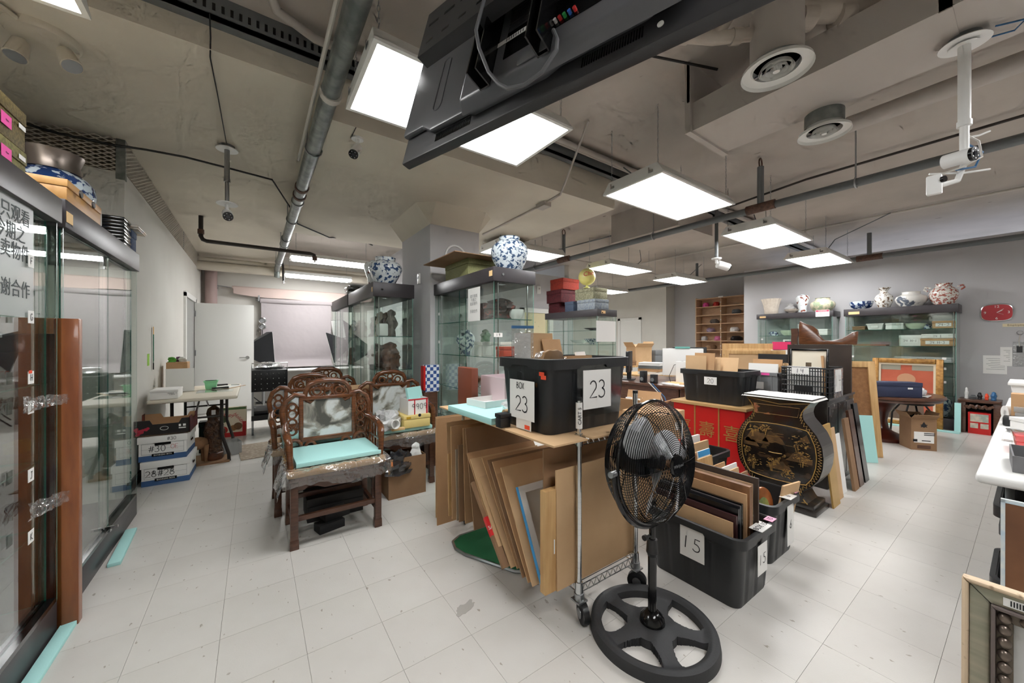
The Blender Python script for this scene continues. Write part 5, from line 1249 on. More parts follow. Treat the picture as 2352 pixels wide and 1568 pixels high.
# ------------------------------------------------------------------ black storage totes
m_tote = mat('tote_black', (34, 36, 38), .42, bump=.04, bscale=60)
def rrect(W, D, r, n=6):
    pts = []
    for cx, cy, a0 in ((W/2-r, D/2-r, 0), (-W/2+r, D/2-r, 90), (-W/2+r, -D/2+r, 180), (W/2-r, -D/2+r, 270)):
        for i in range(n+1): pts.append((cx+r*math.cos(R(a0+90*i/n)), cy+r*math.sin(R(a0+90*i/n))))
    out = []
    for i in range(len(pts)):
        a, b = pts[i], pts[(i+1) % len(pts)]; L_ = math.hypot(b[0]-a[0], b[1]-a[1]); k = max(1, int(L_/.012))
        out += [(a[0]+(b[0]-a[0])*j/k, a[1]+(b[1]-a[1])*j/k) for j in range(k)]
    return out
def tote(label, loc, W, D, Hh, rz=0, m=None, ins=.03, ribs=True, cat='tote'):
    m = m or m_tote
    t = thing('storage_tote', label, cat, loc, rz, 'black storage totes')
    base = rrect(W-.03, D-.03, .05); n = len(base)
    def loop(inset, z, rib=0):
        k = []
        for i, (x, y) in enumerate(base):
            sx, sy = (1-2*inset/W), (1-2*inset/D)
            q = 0
            if rib and ribs:
                ed = min(W/2-abs(x), D/2-abs(y)); pos = y if (W/2-abs(x)) < (D/2-abs(y)) else x
                q = rib if (pos*1000 % 130) < 34 else 0
                if (abs(x) > W/2-.06 and abs(y) > D/2-.06): q = 0
            k.append((x*(sx-2*q/W), y*(sy-2*q/D), z))
        return k
    L_ = [loop(ins, 0), loop(ins-.004, .015, .004), loop(.006, Hh*.8, .006), loop(.004, Hh*.82), loop(0, Hh), loop(.006, Hh), loop(ins+.006, .012)]
    vs = sum(L_, []); fs = [(j*n+i, j*n+(i+1) % n, (j+1)*n+(i+1) % n, (j+1)*n+i) for j in range(len(L_)-1) for i in range(n)]
    fs += [tuple(range(n-1, -1, -1)), tuple((len(L_)-1)*n+i for i in range(n))]
    MB().add(vs, fs).build('body', m, t, True)
    o1 = rrect(W, D, .055); i1 = [(x*(1-.026/W*1.2), y*(1-.026/D*1.2)) for x, y in o1]; n1 = len(o1)
    lip = [.03 if (abs(x) < W*.16 or abs(y) < D*.16) else .045 for x, y in o1]
    vs = [(x, y, Hh-l) for (x, y), l in zip(o1, lip)]+[(x, y, Hh+.002) for x, y in o1]+[(x, y, Hh+.004) for x, y in i1]+[(x, y, Hh-.01) for x, y in i1]
    MB().add(vs, [(j*n1+i, j*n1+(i+1) % n1, (j+1)*n1+(i+1) % n1, (j+1)*n1+i) for j in range(3) for i in range(n1)]).build('rim', m, t, True)
    return t
def sign(parent, txt, h, c, d, side, top=None, nm='paper_label', wgt=.08, rough=True):
    """paper sheet on a tote face: side '-x' or '-y'"""
    rz = 0 if side == '-y' else R(-90)
    s_ = MB().box(-d[0]/2, d[0]/2, -.0012, 0, -d[1]/2, d[1]/2).build(nm, m_paper, parent, loc=c, rot=(0, 0, rz))
    ink(txt, h, wgt).build('lettering', m_ink, s_, loc=(0, -.0022, -.02 if top else 0))
    if top: ink(top, h*.4, .12).build('lettering', m_ink, s_, loc=(-.01, -.0022, d[1]*.36))
    return s_
t23 = tote('black storage tote marked BOX 23 on the wire cart', (1.365, 1.455, .87), .6, .43, .35)
s_ = sign(t23, '23', .075, (-.291, -.01, .15), (.2, .19), '-x', 'BOX')
sign(t23, '23', .085, (.03, -.208, .2), (.2, .19), '-y')
MB().box(-.06, .06, -.0012, 0, -.05, .05).build('barcode_label', m_paper, t23, loc=(-.287, -.02, .055), rot=(0, 0, R(-90)))
MB().box(.01, .05, -.002, 0, -.045, -.025).build('orange_stripe', m_orange, t23, loc=(-.287, -.02, .055), rot=(0, 0, R(-90)))
for p in ((-.285, -.155, .285), (-.287, -.17, .27)): MB().cbox(p, (.002, .035, .018)).build('orange_sticker', m_orange, t23)
MB().box(-.14, .18, -.001, 0, -.13, .13).build('tape_film', sheer('tape_film', (238, 240, 240), fscale=1.4, rough=.1), t23, loc=(.03, -.2065, .2))
# contents of the cart tote
def leanboard(name, label, cat, loc, W, Hh, th, m, rz=0, tilt=0, group=None):
    o = MB().box(-W/2, W/2, -th/2, th/2, 0, Hh).build(name, m, None); o.location = loc; o.rotation_euler = (R(tilt), 0, R(rz))
    return tag(o, label, cat, group)
T23 = [((1.310, 1.580, .89), .24, .465, .01, m_card2, 0, -6, 'large cardboard piece standing highest in the BOX 23 tote'), ((1.430, 1.510, .89), .16, .44, .008, m_card, 10, -14, 'slanting cardboard piece in the BOX 23 tote'),
       ((1.480, 1.410, .89), .2, .34, .03, m_card, 0, -10, 'flat cardboard mailer in the BOX 23 tote'), ((1.550, 1.390, .89), .12, .37, .01, m_paper, 20, -16, 'white printed board leaning in the BOX 23 tote'),
       ((1.430, 1.350, .89), .12, .325, .02, m_card3, 0, -6, 'small framed card at front of the BOX 23 tote')]
for p, W, Hh, th, m, rz, ti, lb in T23: leanboard('cardboard_piece', lb, 'cardboard', p, W, Hh, th, m, rz, ti, 'pieces stored in the cart tote')
ofr = thing('oval_gilt_frame', 'brown shaped frame with gilt inner ring in BOX 23 tote', 'frame', (1.2, 1.36, .98))
m_bfr = mat('brown_gilt', (130, 96, 52), .4, col2=(104, 74, 40), scale=10)
MB().prism([(.1*math.cos(t)*(1+.08*math.cos(6*t)), .12+.17*math.sin(t)*(1+.05*math.cos(6*t))) for t in [k*.2618 for k in range(24)]], -.012, .012, 'y').build('frame_body', m_bfr, ofr, bev=.006)
MB().tube([(.06*math.cos(t), -.014, .1+.12*math.sin(t)) for t in [k*.314 for k in range(20)]], .008, 6, True).build('gilt_ring', mat('gilt', (206, 178, 116), .35, metal=.4), ofr, True)
wr = blob(.15, .09, .14, seed=14, amp=.16).build('plastic_film', m_clear, None, True); wr.location = (1.28, 1.47, 1.1); tag(wr, 'crumpled clear plastic film in the BOX 23 tote', 'plastic film')
zb = thing('zip_bag', 'clear zip bag of white paper standing in the BOX 23 tote', 'bag', (1.18, 1.58, 1.0), R(-20))
MB().box(-.06, .06, -.004, .004, 0, .39).build('film', m_clear, zb); MB().box(-.045, .045, -.002, .002, .06, .35).build('paper', m_paper, zb); MB().box(-.062, .062, -.005, .005, .375, .39).build('zip', m_bluecable, zb)
# totes on the floor
t15 = tote('black storage tote marked 15 full of frames behind the fan', (2.08, 1.05, 0), .42, .54, .355)
sign(t15, '15', .065, (-.203, -.02, .245), (.13, .16), '-x')
sign(t15, '15', .05, (.02, -.262, .21), (.11, .15), '-y')
w = MB().box(-.06, .06, -.03, .03, 0, .003).build('box_label', m_paper, t15, loc=(.03, -.25, .361)); print_text('lettering', 'BOX 15', .035, m_ink, w, (0, 0, .0035), (0, 0, 0))
w = MB().box(-.03, .03, -.02, .02, 0, .003).build('pink_label', mat('pale_pink', (240, 170, 200), .6), t15, loc=(.16, -.245, .361)); print_text('lettering', '15', .035, m_ink, w, (0, 0, .0035), (0, 0, 0))
t6 = tote('black storage tote marked 6 of small frames beside the lacquer cabinet', (2.62, 1.12, 0), .42, .56, .355)
sign(t6, '6', .05, (.04, -.272, .2), (.1, .25), '-y')
w = MB().box(-.05, .05, -.03, .03, 0, .003).build('box_label', m_paper, t6, loc=(.04, -.26, .361)); print_text('lettering', '6', .04, m_ink, w, (0, 0, .0035), (0, 0, 0))
w = MB().box(-.03, .03, -.02, .02, 0, .003).build('pink_label', MATS['pale_pink'], t6, loc=(.16, -.25, .361)); print_text('lettering', '15', .03, m_ink, w, (0, 0, .0035), (0, 0, 0))
t11 = tote('black storage tote marked 11 below the red cabinet', (2.98, 1.66, 0), .42, .5, .42)
sign(t11, '11', .05, (-.203, -.05, .33), (.13, .11), '-x')
G15 = 'frames and boards stored in tote 15'
for k, (x, Hh, th, W, m, lb) in enumerate([(1.925, .4, .006, .42, m_card2, 'printed cardboard at the near side of tote 15'), (1.945, .43, .014, .44, mat('maroon_frame', (58, 30, 32), .35), 'maroon flat frame in tote 15'),
      (1.965, .46, .014, .44, m_blackgloss, 'first black frame in tote 15'), (1.985, .47, .014, .44, mat('dark_grey_frame', (44, 44, 48), .3), 'second dark grey frame in tote 15'), (2.005, .475, .014, .44, m_blackgloss, 'third black frame in tote 15'),
      (2.03, .52, .006, .46, m_card, 'tall cardboard behind the black frames in tote 15'), (2.075, .55, .03, .46, mat('brown_wrapped', (140, 100, 68), .4, col2=(110, 76, 50), scale=12), 'brown bubble wrapped frame in tote 15'),
      (2.12, .55, .006, .44, m_card, 'thin cardboard behind the wrapped frame in tote 15'), (2.14, .58, .012, .48, mat('dark_brown_board', (66, 54, 46), .5), 'tallest dark brown board in tote 15')]):
    o = leanboard('flat_picture', lb, 'frame', (x, 1.06, .014), W, Hh, th, m, 90, 0, G15)
    if k == 0: print_text('lettering', '12', .05, m_ink, o, (-.15, -.004, .35)); 
    if k == 0: print_text('lettering', '1 Poly Bag\nDouble\nBath', .02, m_ink, o, (-.05, -.004, .365))
    if k == 1: MB().box(-.2, -.12, -.0085, -.007, .39, .41).build('barcode_sticker', m_paper, o)
    if k == 6: MB().sheet(lambda u, v: (-.235+.47*u, -.018-.006*math.sin(20*u+9*v), .36+.2*v), 24, 8).build('bubble_wrap', m_clear, o, True)
sc = leanboard('small_board', 'small cardboard at the front corner of tote 15', 'cardboard', (2.16, .88, .014), .12, .44, .012, m_card, 0, 0, G15)
lw = leanboard('bark_picture', 'brown bark frame at the front corner of tote 15', 'frame', (2.08, .86, .014), .05, .43, .02, p_brownstone, 0, 0, G15)
G6 = 'small pieces stored in tote 6'
rr = random.Random(3)
for k, (lb, m) in enumerate([('tall pale cardboard at the far end of tote 6', m_card2), ('white card with blue band in tote 6', m_paper), ('wooden backed frame in tote 6', m_plywood), ('dark edged frame in tote 6', p_bronze), ('folded brown envelope in tote 6', m_card), ('thin white sheet in tote 6', m_paper), ('taped cardboard square in tote 6', m_card2), ('small cardboard slip in tote 6', m_card3)]):
    y = 1.33-k*.038; W = (.2, .16, .19, .2, .19, .2, .2, .12)[k]; Hh = (.5, .52, .49, .42, .46, .45, .44, .42)[k]
    o = leanboard('small_board', lb, 'cardboard', (2.56+(.05 if k % 2 else -.02)+k*.008, y, .016), W, Hh, .009, m, 0, -7, G6)
    if k == 1: MB().box(-W/2, W/2, -.006, -.005, Hh-.04, Hh).build('blue_band', MATS['blue_tape'], o)
    if k == 2: MB().box(-.08, -.05, -.006, -.0046, Hh-.08, Hh-.05).build('barcode_sticker', m_paper, o)
of = thing('oval_plate_frame', 'oval brown wooden plaque standing in tote 6', 'frame', (2.61, .985, .08), R(-15))
MB().prism([(.1*math.cos(t), .16+.15*math.sin(t)) for t in [k*.2094 for k in range(30)]], -.01, .014, 'y').build('rim', mat('amber_wood', (166, 96, 44), .25, col2=(120, 64, 28), scale=8, coat=.5), of, bev=.006)
MB().prism([(.06*math.cos(t), .15+.1*math.sin(t)) for t in [k*.2094 for k in range(30)]], -.013, -.009, 'y').build('painted_centre', mat('green_yellow_art', (206, 190, 90), .4, col2=(40, 120, 90), scale=9), of)
leanboard('small_board', 'pale board leaning at the near end of tote 6', 'cardboard', (2.72, .93, .016), .18, .42, .01, m_card2, -10, 10, G6)
G11 = 'papers stored in tote 11'
for k, (x, y, Hh, W, m, lb) in enumerate([(2.9, 1.75, .56, .2, m_paper, 'printed white sheets highest in tote 11'), (2.93, 1.68, .52, .22, m_card2, 'tan folder in tote 11'), (2.92, 1.6, .5, .26, m_paper, 'white envelopes in the middle of tote 11'), (2.9, 1.53, .47, .3, m_card2, 'long cardboard strip at the front of tote 11')]):
    leanboard('paper_stack', lb, 'papers', (x+.05, y, .016), W, Hh, .02, m, 0, -5, G11)
# ------------------------------------------------------------------ pedestal fan
fan = thing('pedestal_fan', 'black pedestal fan with round wire cage and grey blades', 'fan', (1.462, .985, 0))
def ringbase():
    NR, NT = 44, 300; r0, r1 = .03, .272
    keep = {}
    for j in range(NR):
        r = r0+(r1-r0)*(j+.5)/NR
        for i in range(NT):
            a = 360*(i+.5)/NT; d = abs(((a-20) % 72)-36)   # 0 at hole centre
            half = (36-math.degrees((.032+.05*((r-.09)/.16-.5)**2*2)/r)) if r > .09 else 0
            keep[j, i] = not (.105 < r < .224 and d < half)
    def zt(r): return .012+.026*math.exp(-((r-.25)/.03)**2)+.034*math.exp(-((r)/.11)**2)+.012
    vs = []; fs = []
    for top in (1, 0):
        for j in range(NR+1):
            r = r0+(r1-r0)*j/NR
            for i in range(NT):
                a = 2*math.pi*i/NT; vs.append((r*math.cos(a), r*math.sin(a), (zt(r) if (top and j < NR) else (.012 if top else .0))))
    o_ = (NR+1)*NT
    ix = lambda j, i, b: b*o_+j*NT+i % NT
    for (j, i), k in keep.items():
        if not k: continue
        fs.append((ix(j, i, 0), ix(j+1, i, 0), ix(j+1, i+1, 0), ix(j, i+1, 0)))
        fs.append((ix(j, i, 1), ix(j, i+1, 1), ix(j+1, i+1, 1), ix(j+1, i, 1)))
        if not keep.get((j-1, i), False): fs.append((ix(j, i, 0), ix(j, i+1, 0), ix(j, i+1, 1), ix(j, i, 1)))
        if not keep.get((j+1, i), False): fs.append((ix(j+1, i+1, 0), ix(j+1, i, 0), ix(j+1, i, 1), ix(j+1, i+1, 1)))
        if not keep[j, (i-1) % NT]: fs.append((ix(j+1, i, 0), ix(j, i, 0), ix(j, i, 1), ix(j+1, i, 1)))
        if not keep[j, (i+1) % NT]: fs.append((ix(j, i+1, 0), ix(j+1, i+1, 0), ix(j+1, i+1, 1), ix(j, i+1, 1)))
    return MB().add(vs, fs)
m_fanbase = mat('fan_base', (44, 45, 47), .6, bump=.1, bscale=90)
ringbase().build('base', m_fanbase, fan, True)
MB().lathe([(.055, .05), (.05, .075), (.03, .095), (.02, .1)], 28).build('base_collar', m_blackgloss, fan, True)
MB().cyl((0, 0, .06), (0, 0, .37), .0185, n=18).build('lower_pole', m_blackgloss, fan, True)
MB().cyl((0, 0, .36), (0, 0, .42), .026, .022, n=18).cyl((0, 0, .345), (0, 0, .365), .02, .026, n=18).build('height_collar', m_black, fan, True)
MB().cyl((0, 0, .42), (0, 0, .5), .014, n=14).build('upper_pole', m_blackgloss, fan, True)
MB().cyl((-.02, 0, .44), (-.05, 0, .44), .006).cyl((-.045, 0, .44), (-.06, 0, .44), .012).build('lock_knob', m_black, fan, True)
ax = Vector((.05, -.998, .05)).normalized(); sd = Vector((ax.y, -ax.x, 0)).normalized(); upv = sd.cross(ax)*-1
if upv.z < 0: upv = -upv
HC = Vector((0, 0, .772)); RF = .262
def fp(u, r, t): return HC+ax*u+(sd*math.cos(t)+upv*math.sin(t))*r
MB().tube([HC+sd*(RF+.02)*math.cos(t)+upv*(RF+.018)*math.sin(t) for t in [R(180)+R(180)*k/24 for k in range(25)]], .011, 8).build('yoke', m_blackgloss, fan, True)
for s_ in (-1, 1): MB().cyl(HC+sd*s_*(RF-.01), HC+sd*s_*(RF+.04), .013).build('pivot_knob', m_steel, fan, True)
def cage(prof, nr, spokes, tw, name):
    mb = MB()
    seg = [0]
    for a, b in zip(prof, prof[1:]): seg.append(seg[-1]+math.hypot(b[0]-a[0], b[1]-a[1]))
    def at(s):
        s = s*seg[-1]
        for k in range(len(prof)-1):
            if s <= seg[k+1]+1e-9:
                q = (s-seg[k])/(seg[k+1]-seg[k]); return (prof[k][0]+(prof[k+1][0]-prof[k][0])*q, prof[k][1]+(prof[k+1][1]-prof[k][1])*q)
    for i in range(nr):
        u, r = at(i/(nr-1)); mb.tube([fp(u, r, 2*math.pi*k/44) for k in range(44)], .00165, 4, True)
    for i in range(spokes):
        mb.tube([fp(*at(k/14), 2*math.pi*i/spokes+tw*k/14) for k in range(15)], .0022, 5)
    return mb.build(name, m_blackgloss, fan)
cage([(.115, .045), (.11, .12), (.095, .2), (.06, .248), (.03, RF)], 30, 6, 0, 'front_grille')
cage([(-.125, .07), (-.12, .15), (-.09, .22), (-.05, .252), (.0, RF)], 24, 10, .5, 'rear_grille')
MB().tube([fp(.01, RF+.004, 2*math.pi*k/48) for k in range(48)], .007, 6, True).build('cage_band', m_blackgloss, fan, True)
MB().cyl(HC+ax*.11, HC+ax*.122, .05, .044, n=28).build('badge', m_blackgloss, fan, True)
bd_ = print_text('lettering', 'Whirlpool', .019, m_steel, fan, (0, 0, 0))
bd_.matrix_local = Matrix.Translation(HC+ax*.1228) @ Matrix((-sd if (-sd).cross(upv).dot(ax) > 0 else sd, upv, ax)).transposed().to_4x4()
MB().cyl(HC-ax*.15, HC-ax*.03, .075, .085, n=24).cyl(HC-ax*.17, HC-ax*.15, .05, .075, n=24).build('motor', m_black, fan, True)
MB().cyl(HC-ax*.03, HC+ax*.05, .035, .03, n=20).build('hub', m_black, fan, True)
m_blade = mat('fan_blade', (188, 190, 194), .35, metal=.1)
for k in range(3):
    a0 = k*2.094+.55
    def bl(u, v):
        r = .035+.205*u; w_ = (.25+.62*math.sin(math.pi*min(u*.75+.18, 1)))*1.1
        return tuple(fp((v-.5)*.085*(1-.3*u)+.01, r, a0+(v-.5)*w_+.35*u))
    mb = MB().sheet(bl, 12, 8); o = mb.build('blade', m_blade, fan, True)
    o.modifiers.new('thickness', 'SOLIDIFY').thickness = .002

# ------------------------------------------------------------------ lacquer cabinets and the things around them
m_lac = mat('black_lacquer', (26, 21, 18), .22, coat=.4)
m_lacscene = mat('lacquer_scene', (24, 20, 17), .25, col2=(70, 52, 36), scale=9, lo=.5, hi=.68, stretch=(1, 1, 1.7), coat=.3, detail=9)
m_lacside = mat('lacquer_side', (38, 33, 29), .3, col2=(104, 78, 48), scale=6, lo=.6, hi=.75, coat=.3)
dc = thing('drum_cabinet', 'drum shaped black lacquer cabinet with gold landscape painting', 'cabinet', (3.42, 1.18, 0))
def halfw(z):
    P = [(.05, .235), (.08, .2), (.13, .17), (.17, .19), (.21, .235), (.28, .285), (.36, .308), (.44, .314), (.52, .305), (.6, .272), (.66, .225), (.70, .19), (.74, .178), (.78, .185), (.82, .21), (.845, .235)]
    for a, b in zip(P, P[1:]):
        if a[0] <= z <= b[0]: return (a[1]+(b[1]-a[1])*(z-a[0])/(b[0]-a[0]))*.94
    return (P[0][1] if z < .05 else P[-1][1])*.94
zs = [.05+.795*k/40 for k in range(41)]
poly = [(-halfw(z), z) for z in zs]+[(halfw(z), z) for z in reversed(zs)]
MB().prism(poly, 0, .24, 'x').build('body', m_lacside, dc)
MB().prism(poly, -.006, 0, 'x').build('front_board', m_lac, dc)
ov = []
for k in range(48):
    t = 2*math.pi*k/48; z = .425+.215*math.sin(t); y = (halfw(z)-.045)*math.cos(t)/max(abs(math.cos(t)), .35) if abs(math.cos(t)) > .35 else (halfw(z)-.045)*math.cos(t)/.35
    ov.append((y, z))
MB().prism(ov, -.014, -.005, 'x').build('door_panel', m_lacscene, dc, bev=.003)
MB().tube([(-.012, y*1.02, .425+(z-.425)*1.03) for y, z in ov], .0035, 6, True).build('gold_line', m_gold, dc, True)
# painted landscape: hills, trees and water lines in gold
m_hill = mat('painted_hill', (112, 84, 52), .35, col2=(60, 44, 30), scale=14)
sn = random.Random(17)
def inside(y, z):
    return abs(y) < (halfw(z)-.06) and .225 < z < .625
for cy, cz, w_, h_ in ((.14, .47, .2, .1), (.02, .49, .16, .09), (.2, .44, .16, .06), (-.16, .38, .2, .07), (-.02, .29, .18, .08), (-.2, .54, .12, .05)):
    pts = [(cy-w_/2, cz)]
    for k in range(9):
        q = k/8; pts.append((cy-w_/2+w_*q, cz+h_*math.sin(math.pi*q)*(1+sn.uniform(-.25, .25))))
    pts.append((cy+w_/2, cz))
    pts = [(max(min(y, halfw(z)-.06), -halfw(z)+.06), min(max(z, .225), .625)) for y, z in pts]
    MB().prism(pts, -.0155, -.0135, 'x').build('painted_hill', m_hill, dc)
for cy, cz, r_ in ((.17, .58, .05), (.08, .60, .04), (-.14, .53, .07), (-.02, .42, .05), (-.17, .42, .06), (.16, .32, .06), (.03, .33, .05), (-.08, .27, .05), (.22, .40, .04)):
    mb = MB()
    for k in range(34):
        t = sn.uniform(0, 6.28); q = r_*math.sqrt(sn.random()); y, z = cy+q*math.cos(t), cz+q*.75*math.sin(t)
        if not inside(y, z): continue
        a_ = sn.uniform(-.6, .6); L_ = sn.uniform(.005, .011); dy, dz = L_*math.cos(a_), L_*math.sin(a_)
        mb.add([(-.0162, y-dy, z-dz), (-.0162, y+dz*.4, z-dy*.4), (-.0162, y+dy, z+dz), (-.0162, y-dz*.4, z+dy*.4)], [(0, 1, 2, 3)])
    for k in range(4):
        y, z = cy+sn.uniform(-.01, .01), cz-r_*.7
        if inside(y, z-.03): mb.tube([(-.0162, y, z-.03), (-.0162, y+sn.uniform(-.02, .02), z+.03)], .0012, 4)
    mb.build('painted_tree', m_gold, dc)
wl = MB()
for k in range(26):
    z = sn.uniform(.24, .6); y = sn.uniform(-.24, .2); L_ = sn.uniform(.03, .09)
    if inside(y, z) and inside(y+L_, z): wl.box(-.0161, -.0155, y, y+L_, z, z+.0016)
wl.build('painted_water', m_gold, dc)['kind'] = 'stuff'
zz = []
for k in range(150):
    q = k/150*len(poly); i = int(q); f_ = q-i; a = poly[i]; b = poly[(i+1) % len(poly)]
    y, z = a[0]+(b[0]-a[0])*f_, a[1]+(b[1]-a[1])*f_; s_ = .972 if k % 2 else .9
    zz.append((-.009, y*s_, .44+(z-.44)*(s_+.01)))
MB().tube(zz, .0028, 4, True).build('gold_zigzag', m_gold, dc)
dw = MB().prism([(-.15, .715), (.15, .715), (.165, .8), (-.165, .8)], -.014, -.005, 'x').build('neck_drawer', mat('lacquer_flowers', (26, 20, 17), .25, col2=(160, 100, 70), scale=16, lo=.6, hi=.66, coat=.4), dc)
MB().tube([(-.015, y, z) for y, z in ((-.14, .722), (.14, .722), (.153, .793), (-.153, .793))], .002, 4, True).build('gold_line', m_gold, dw)
MB().cyl((-.014, .0, .44), (-.019, .0, .44), .058, n=28).build('lock_plate', m_lac, dc, True)
MB().tube([(-.022, -.04, .42), (-.022, .02, .415), (-.022, .05, .418)], .003, 6).build('latch_pin', m_gold, dc, True)
MB().prism([(-.16, .07), (.16, .07), (.18, .13), (-.18, .13)], -.012, -.004, 'x').build('lower_panel', MATS['lacquer_flowers'], dc)
MB().box(-.03, .27, -.26, .26, 0, .04).build('foot', m_lacside, dc, bev=.008); MB().box(-.018, .255, -.24, .24, .04, .075).build('foot_step', m_lacside, dc, bev=.006)
MB().box(-.03, .27, -.24, .24, .845, .868).build('top_board', m_lac, dc, bev=.004)
pp = MB().sheet(lambda u, v: (-.035+.31*u, -.25+.5*v, .8705-(.02 if u < .02 or v > .98 or v < .02 else 0)+.001*math.sin(30*u*v)), 24, 24).build('paper_cover', m_paper, None); pp.location = (3.42, 1.18, 0)
tag(pp, 'white paper sheet laid over the drum cabinet top', 'paper'); pp.modifiers.new('thickness', 'SOLIDIFY').thickness = .001
bl = thing('black_cabinet', 'black lacquer cabinet with painted flower panels under crate 14', 'cabinet', (4.52, 1.4, 0))
MB().box(-.4, .4, -.36, .36, 0, .79).build('body', m_lac, bl, bev=.006); MB().box(-.405, .405, -.37, .37, .78, .80).build('top_board', m_lac, bl)
for x0 in (-.38, -.12, .14): MB().box(x0, x0+.24, -.366, -.36, .06, .74).build('door_panel', mat('flower_panel', (44, 42, 44), .25, col2=(170, 164, 156), scale=12, lo=.64, hi=.7, coat=.3), bl)
rc = thing('red_cabinet', 'red lacquer cabinet with gold Chinese characters', 'cabinet', (3.85, 1.83, 0))
MB().box(-.25, .25, -.34, .34, 0, .675).build('body', m_red, rc); MB().box(-.27, .27, -.36, .36, .675, .7).build('top_board', mat('tan_top', (184, 148, 98), .6), rc)
for y in (-.115, .115): MB().box(-.254, -.25, y-.006, y+.006, 0, .675).build('gilt_strip', m_gold, rc)
for y, c in ((.23, '喜'), (0, '壽'), (-.23, '喜')): print_text('lettering', c, .16, m_gold, rc, (-.2515, y, .44), (R(90), 0, R(-90)))
t20 = tote('black storage tote marked 20 on the red cabinet', (3.84, 1.83, .702), .42, .62, .32)
sign(t20, '20', .045, (-.207, -.02, .22), (.12, .075), '-x')
G20 = 'cardboard pieces in tote 20'
for k, (y, W, Hh, rz, ti, m) in enumerate([(2.02, .2, .44, 80, -4, m_card2), (1.96, .2, .47, 85, -8, m_card), (1.9, .18, .42, 70, -12, m_card2), (1.8, .24, .45, 78, -22, m_card2), (2.06, .1, .42, 90, 0, m_card3)]):
    leanboard('cardboard_piece', ('pale cardboard at left of tote 20', 'tallest cardboard in tote 20', 'folded cardboard flap in tote 20', 'slanted wide cardboard in tote 20', 'darker narrow cardboard in tote 20')[k], 'cardboard', (3.74+k*.03, y, .72), W, Hh, .007, m, -rz, ti, G20)
gc = thing('grey_crate', 'grey plastic euro crate of pictures beside tote 20', 'crate', (4.3, 1.56, .802))
m_gcr = mat('crate_grey', (122, 124, 126), .5)
mb = MB().box(-.2, .2, -.15, .15, 0, .01)
for a in ((-.2, .2, -.15, -.144), (-.2, .2, .144, .15), (-.2, -.194, -.144, .144), (.194, .2, -.144, .144)): mb.box(*a, .01, .2)
mb.build('body', m_gcr, gc); MB().box(-.208, .208, -.158, -.15, .17, .2).box(-.208, -.2, -.158, .158, .17, .2).box(-.208, .208, .15, .158, .17, .2).build('rim', m_gcr, gc)
for y in (-.1, 0, .1): MB().box(-.206, -.2, y-.004, y+.004, .01, .17).build('rib', m_gcr, gc)
MB().cbox((-.209, -.05, .185), (.001, .07, .022)).build('pink_label', m_pink, gc); MB().cbox((-.2075, 0, .07), (.001, .07, .07)).build('paper_label', m_paper, gc)
for k, (x, Hh, m, lb) in enumerate([(4.16, .27, m_paper, 'white mat board at front of the grey crate'), (4.2, .26, m_card2, 'brown mat board in the grey crate'), (4.26, .31, m_card, 'taped cardboard in the grey crate'), (4.38, .36, m_black, 'small black picture frame in the grey crate')]):
    leanboard('picture_board', lb, 'picture', (x, 1.56, .815), .26, Hh, .012, m, -90, -4, 'pictures in the grey crate')
# lattice crate 14
cr = thing('lattice_crate', 'black lattice crate marked 14 on the black cabinet', 'crate', (4.28, 1.2, .802))
a, b, h = .18, .175, .27
mb = MB().box(-a, a, -b, b, 0, .008)
for z in (.004, .05, .1, .145, .19, .235, .262): mb.tube([(-a, -b, z), (a, -b, z), (a, b, z), (-a, b, z)], .005 if z < .25 else .008, 4, True)
for k in range(19):
    y = -b+2*b*k/18; x = -a+2*a*k/18; r_ = .0035
    for q in (-a, a): mb.box(q-.003, q+.003, y-r_, y+r_, 0, h)
    for q in (-b, b): mb.box(x-r_, x+r_, q-.003, q+.003, 0, h)
mb.build('lattice', m_black, cr)
MB().box(-a-.006, -a-.002, -.06, .08, .045, .1).build('solid_panel', m_black, cr)
w = MB().box(-.065, .065, -.001, 0, -.03, .03).build('paper_label', m_paper, cr, loc=(-a-.009, .03, .235), rot=(0, 0, R(-90))); ink('14', .04, .1).build('lettering', m_ink, w, loc=(0, -.0018, 0))
w = MB().box(-.09, .09, -.001, 0, -.1, .1).build('paper_label', m_paper, cr, loc=(.04, -b-.009, .15)); ink('14', .1, .05).build('lettering', m_ink, w, loc=(0, -.0018, 0))
MB().box(-.12, .14, -.002, 0, -.14, .12).build('plastic_sleeve', m_clear, cr, loc=(.04, -b-.008, .14))
def picture(name, label, cat, loc, W, Hh, fw, m_f, m_c, rz=0, tilt=0, th=.02, mat_w=0, m_m=None, group=None):
    """framed picture: local x across, z up, faces -y"""
    t = thing(name, label, cat, loc, 0, group); t.rotation_euler = (R(tilt), 0, R(rz))
    for x0, x1, z0, z1 in ((-W/2, -W/2+fw, 0, Hh), (W/2-fw, W/2, 0, Hh), (-W/2+fw, W/2-fw, 0, fw), (-W/2+fw, W/2-fw, Hh-fw, Hh)):
        MB().box(x0, x1, -th, 0, z0, z1).build('frame_rail', m_f, t, bev=.002)
    if mat_w: MB().box(-W/2+fw, W/2-fw, -th*.5, -.002, fw, Hh-fw).build('mount', m_m or m_paper, t)
    MB().box(-W/2+fw+mat_w, W/2-fw-mat_w, -th*.5-.001, -.001, fw+mat_w, Hh-fw-mat_w).build('picture_sheet', m_c, t)
    return t
picture('framed_photo', 'black framed small photograph standing in crate 14', 'picture', (4.27, 1.22, .815), .3, .42, .018, m_blackgloss, mat('photo_print', (120, 100, 70), .5, col2=(50, 40, 34), scale=20), -90, -3, mat_w=.11, m_m=mat('cream_mount', (226, 218, 200), .8))
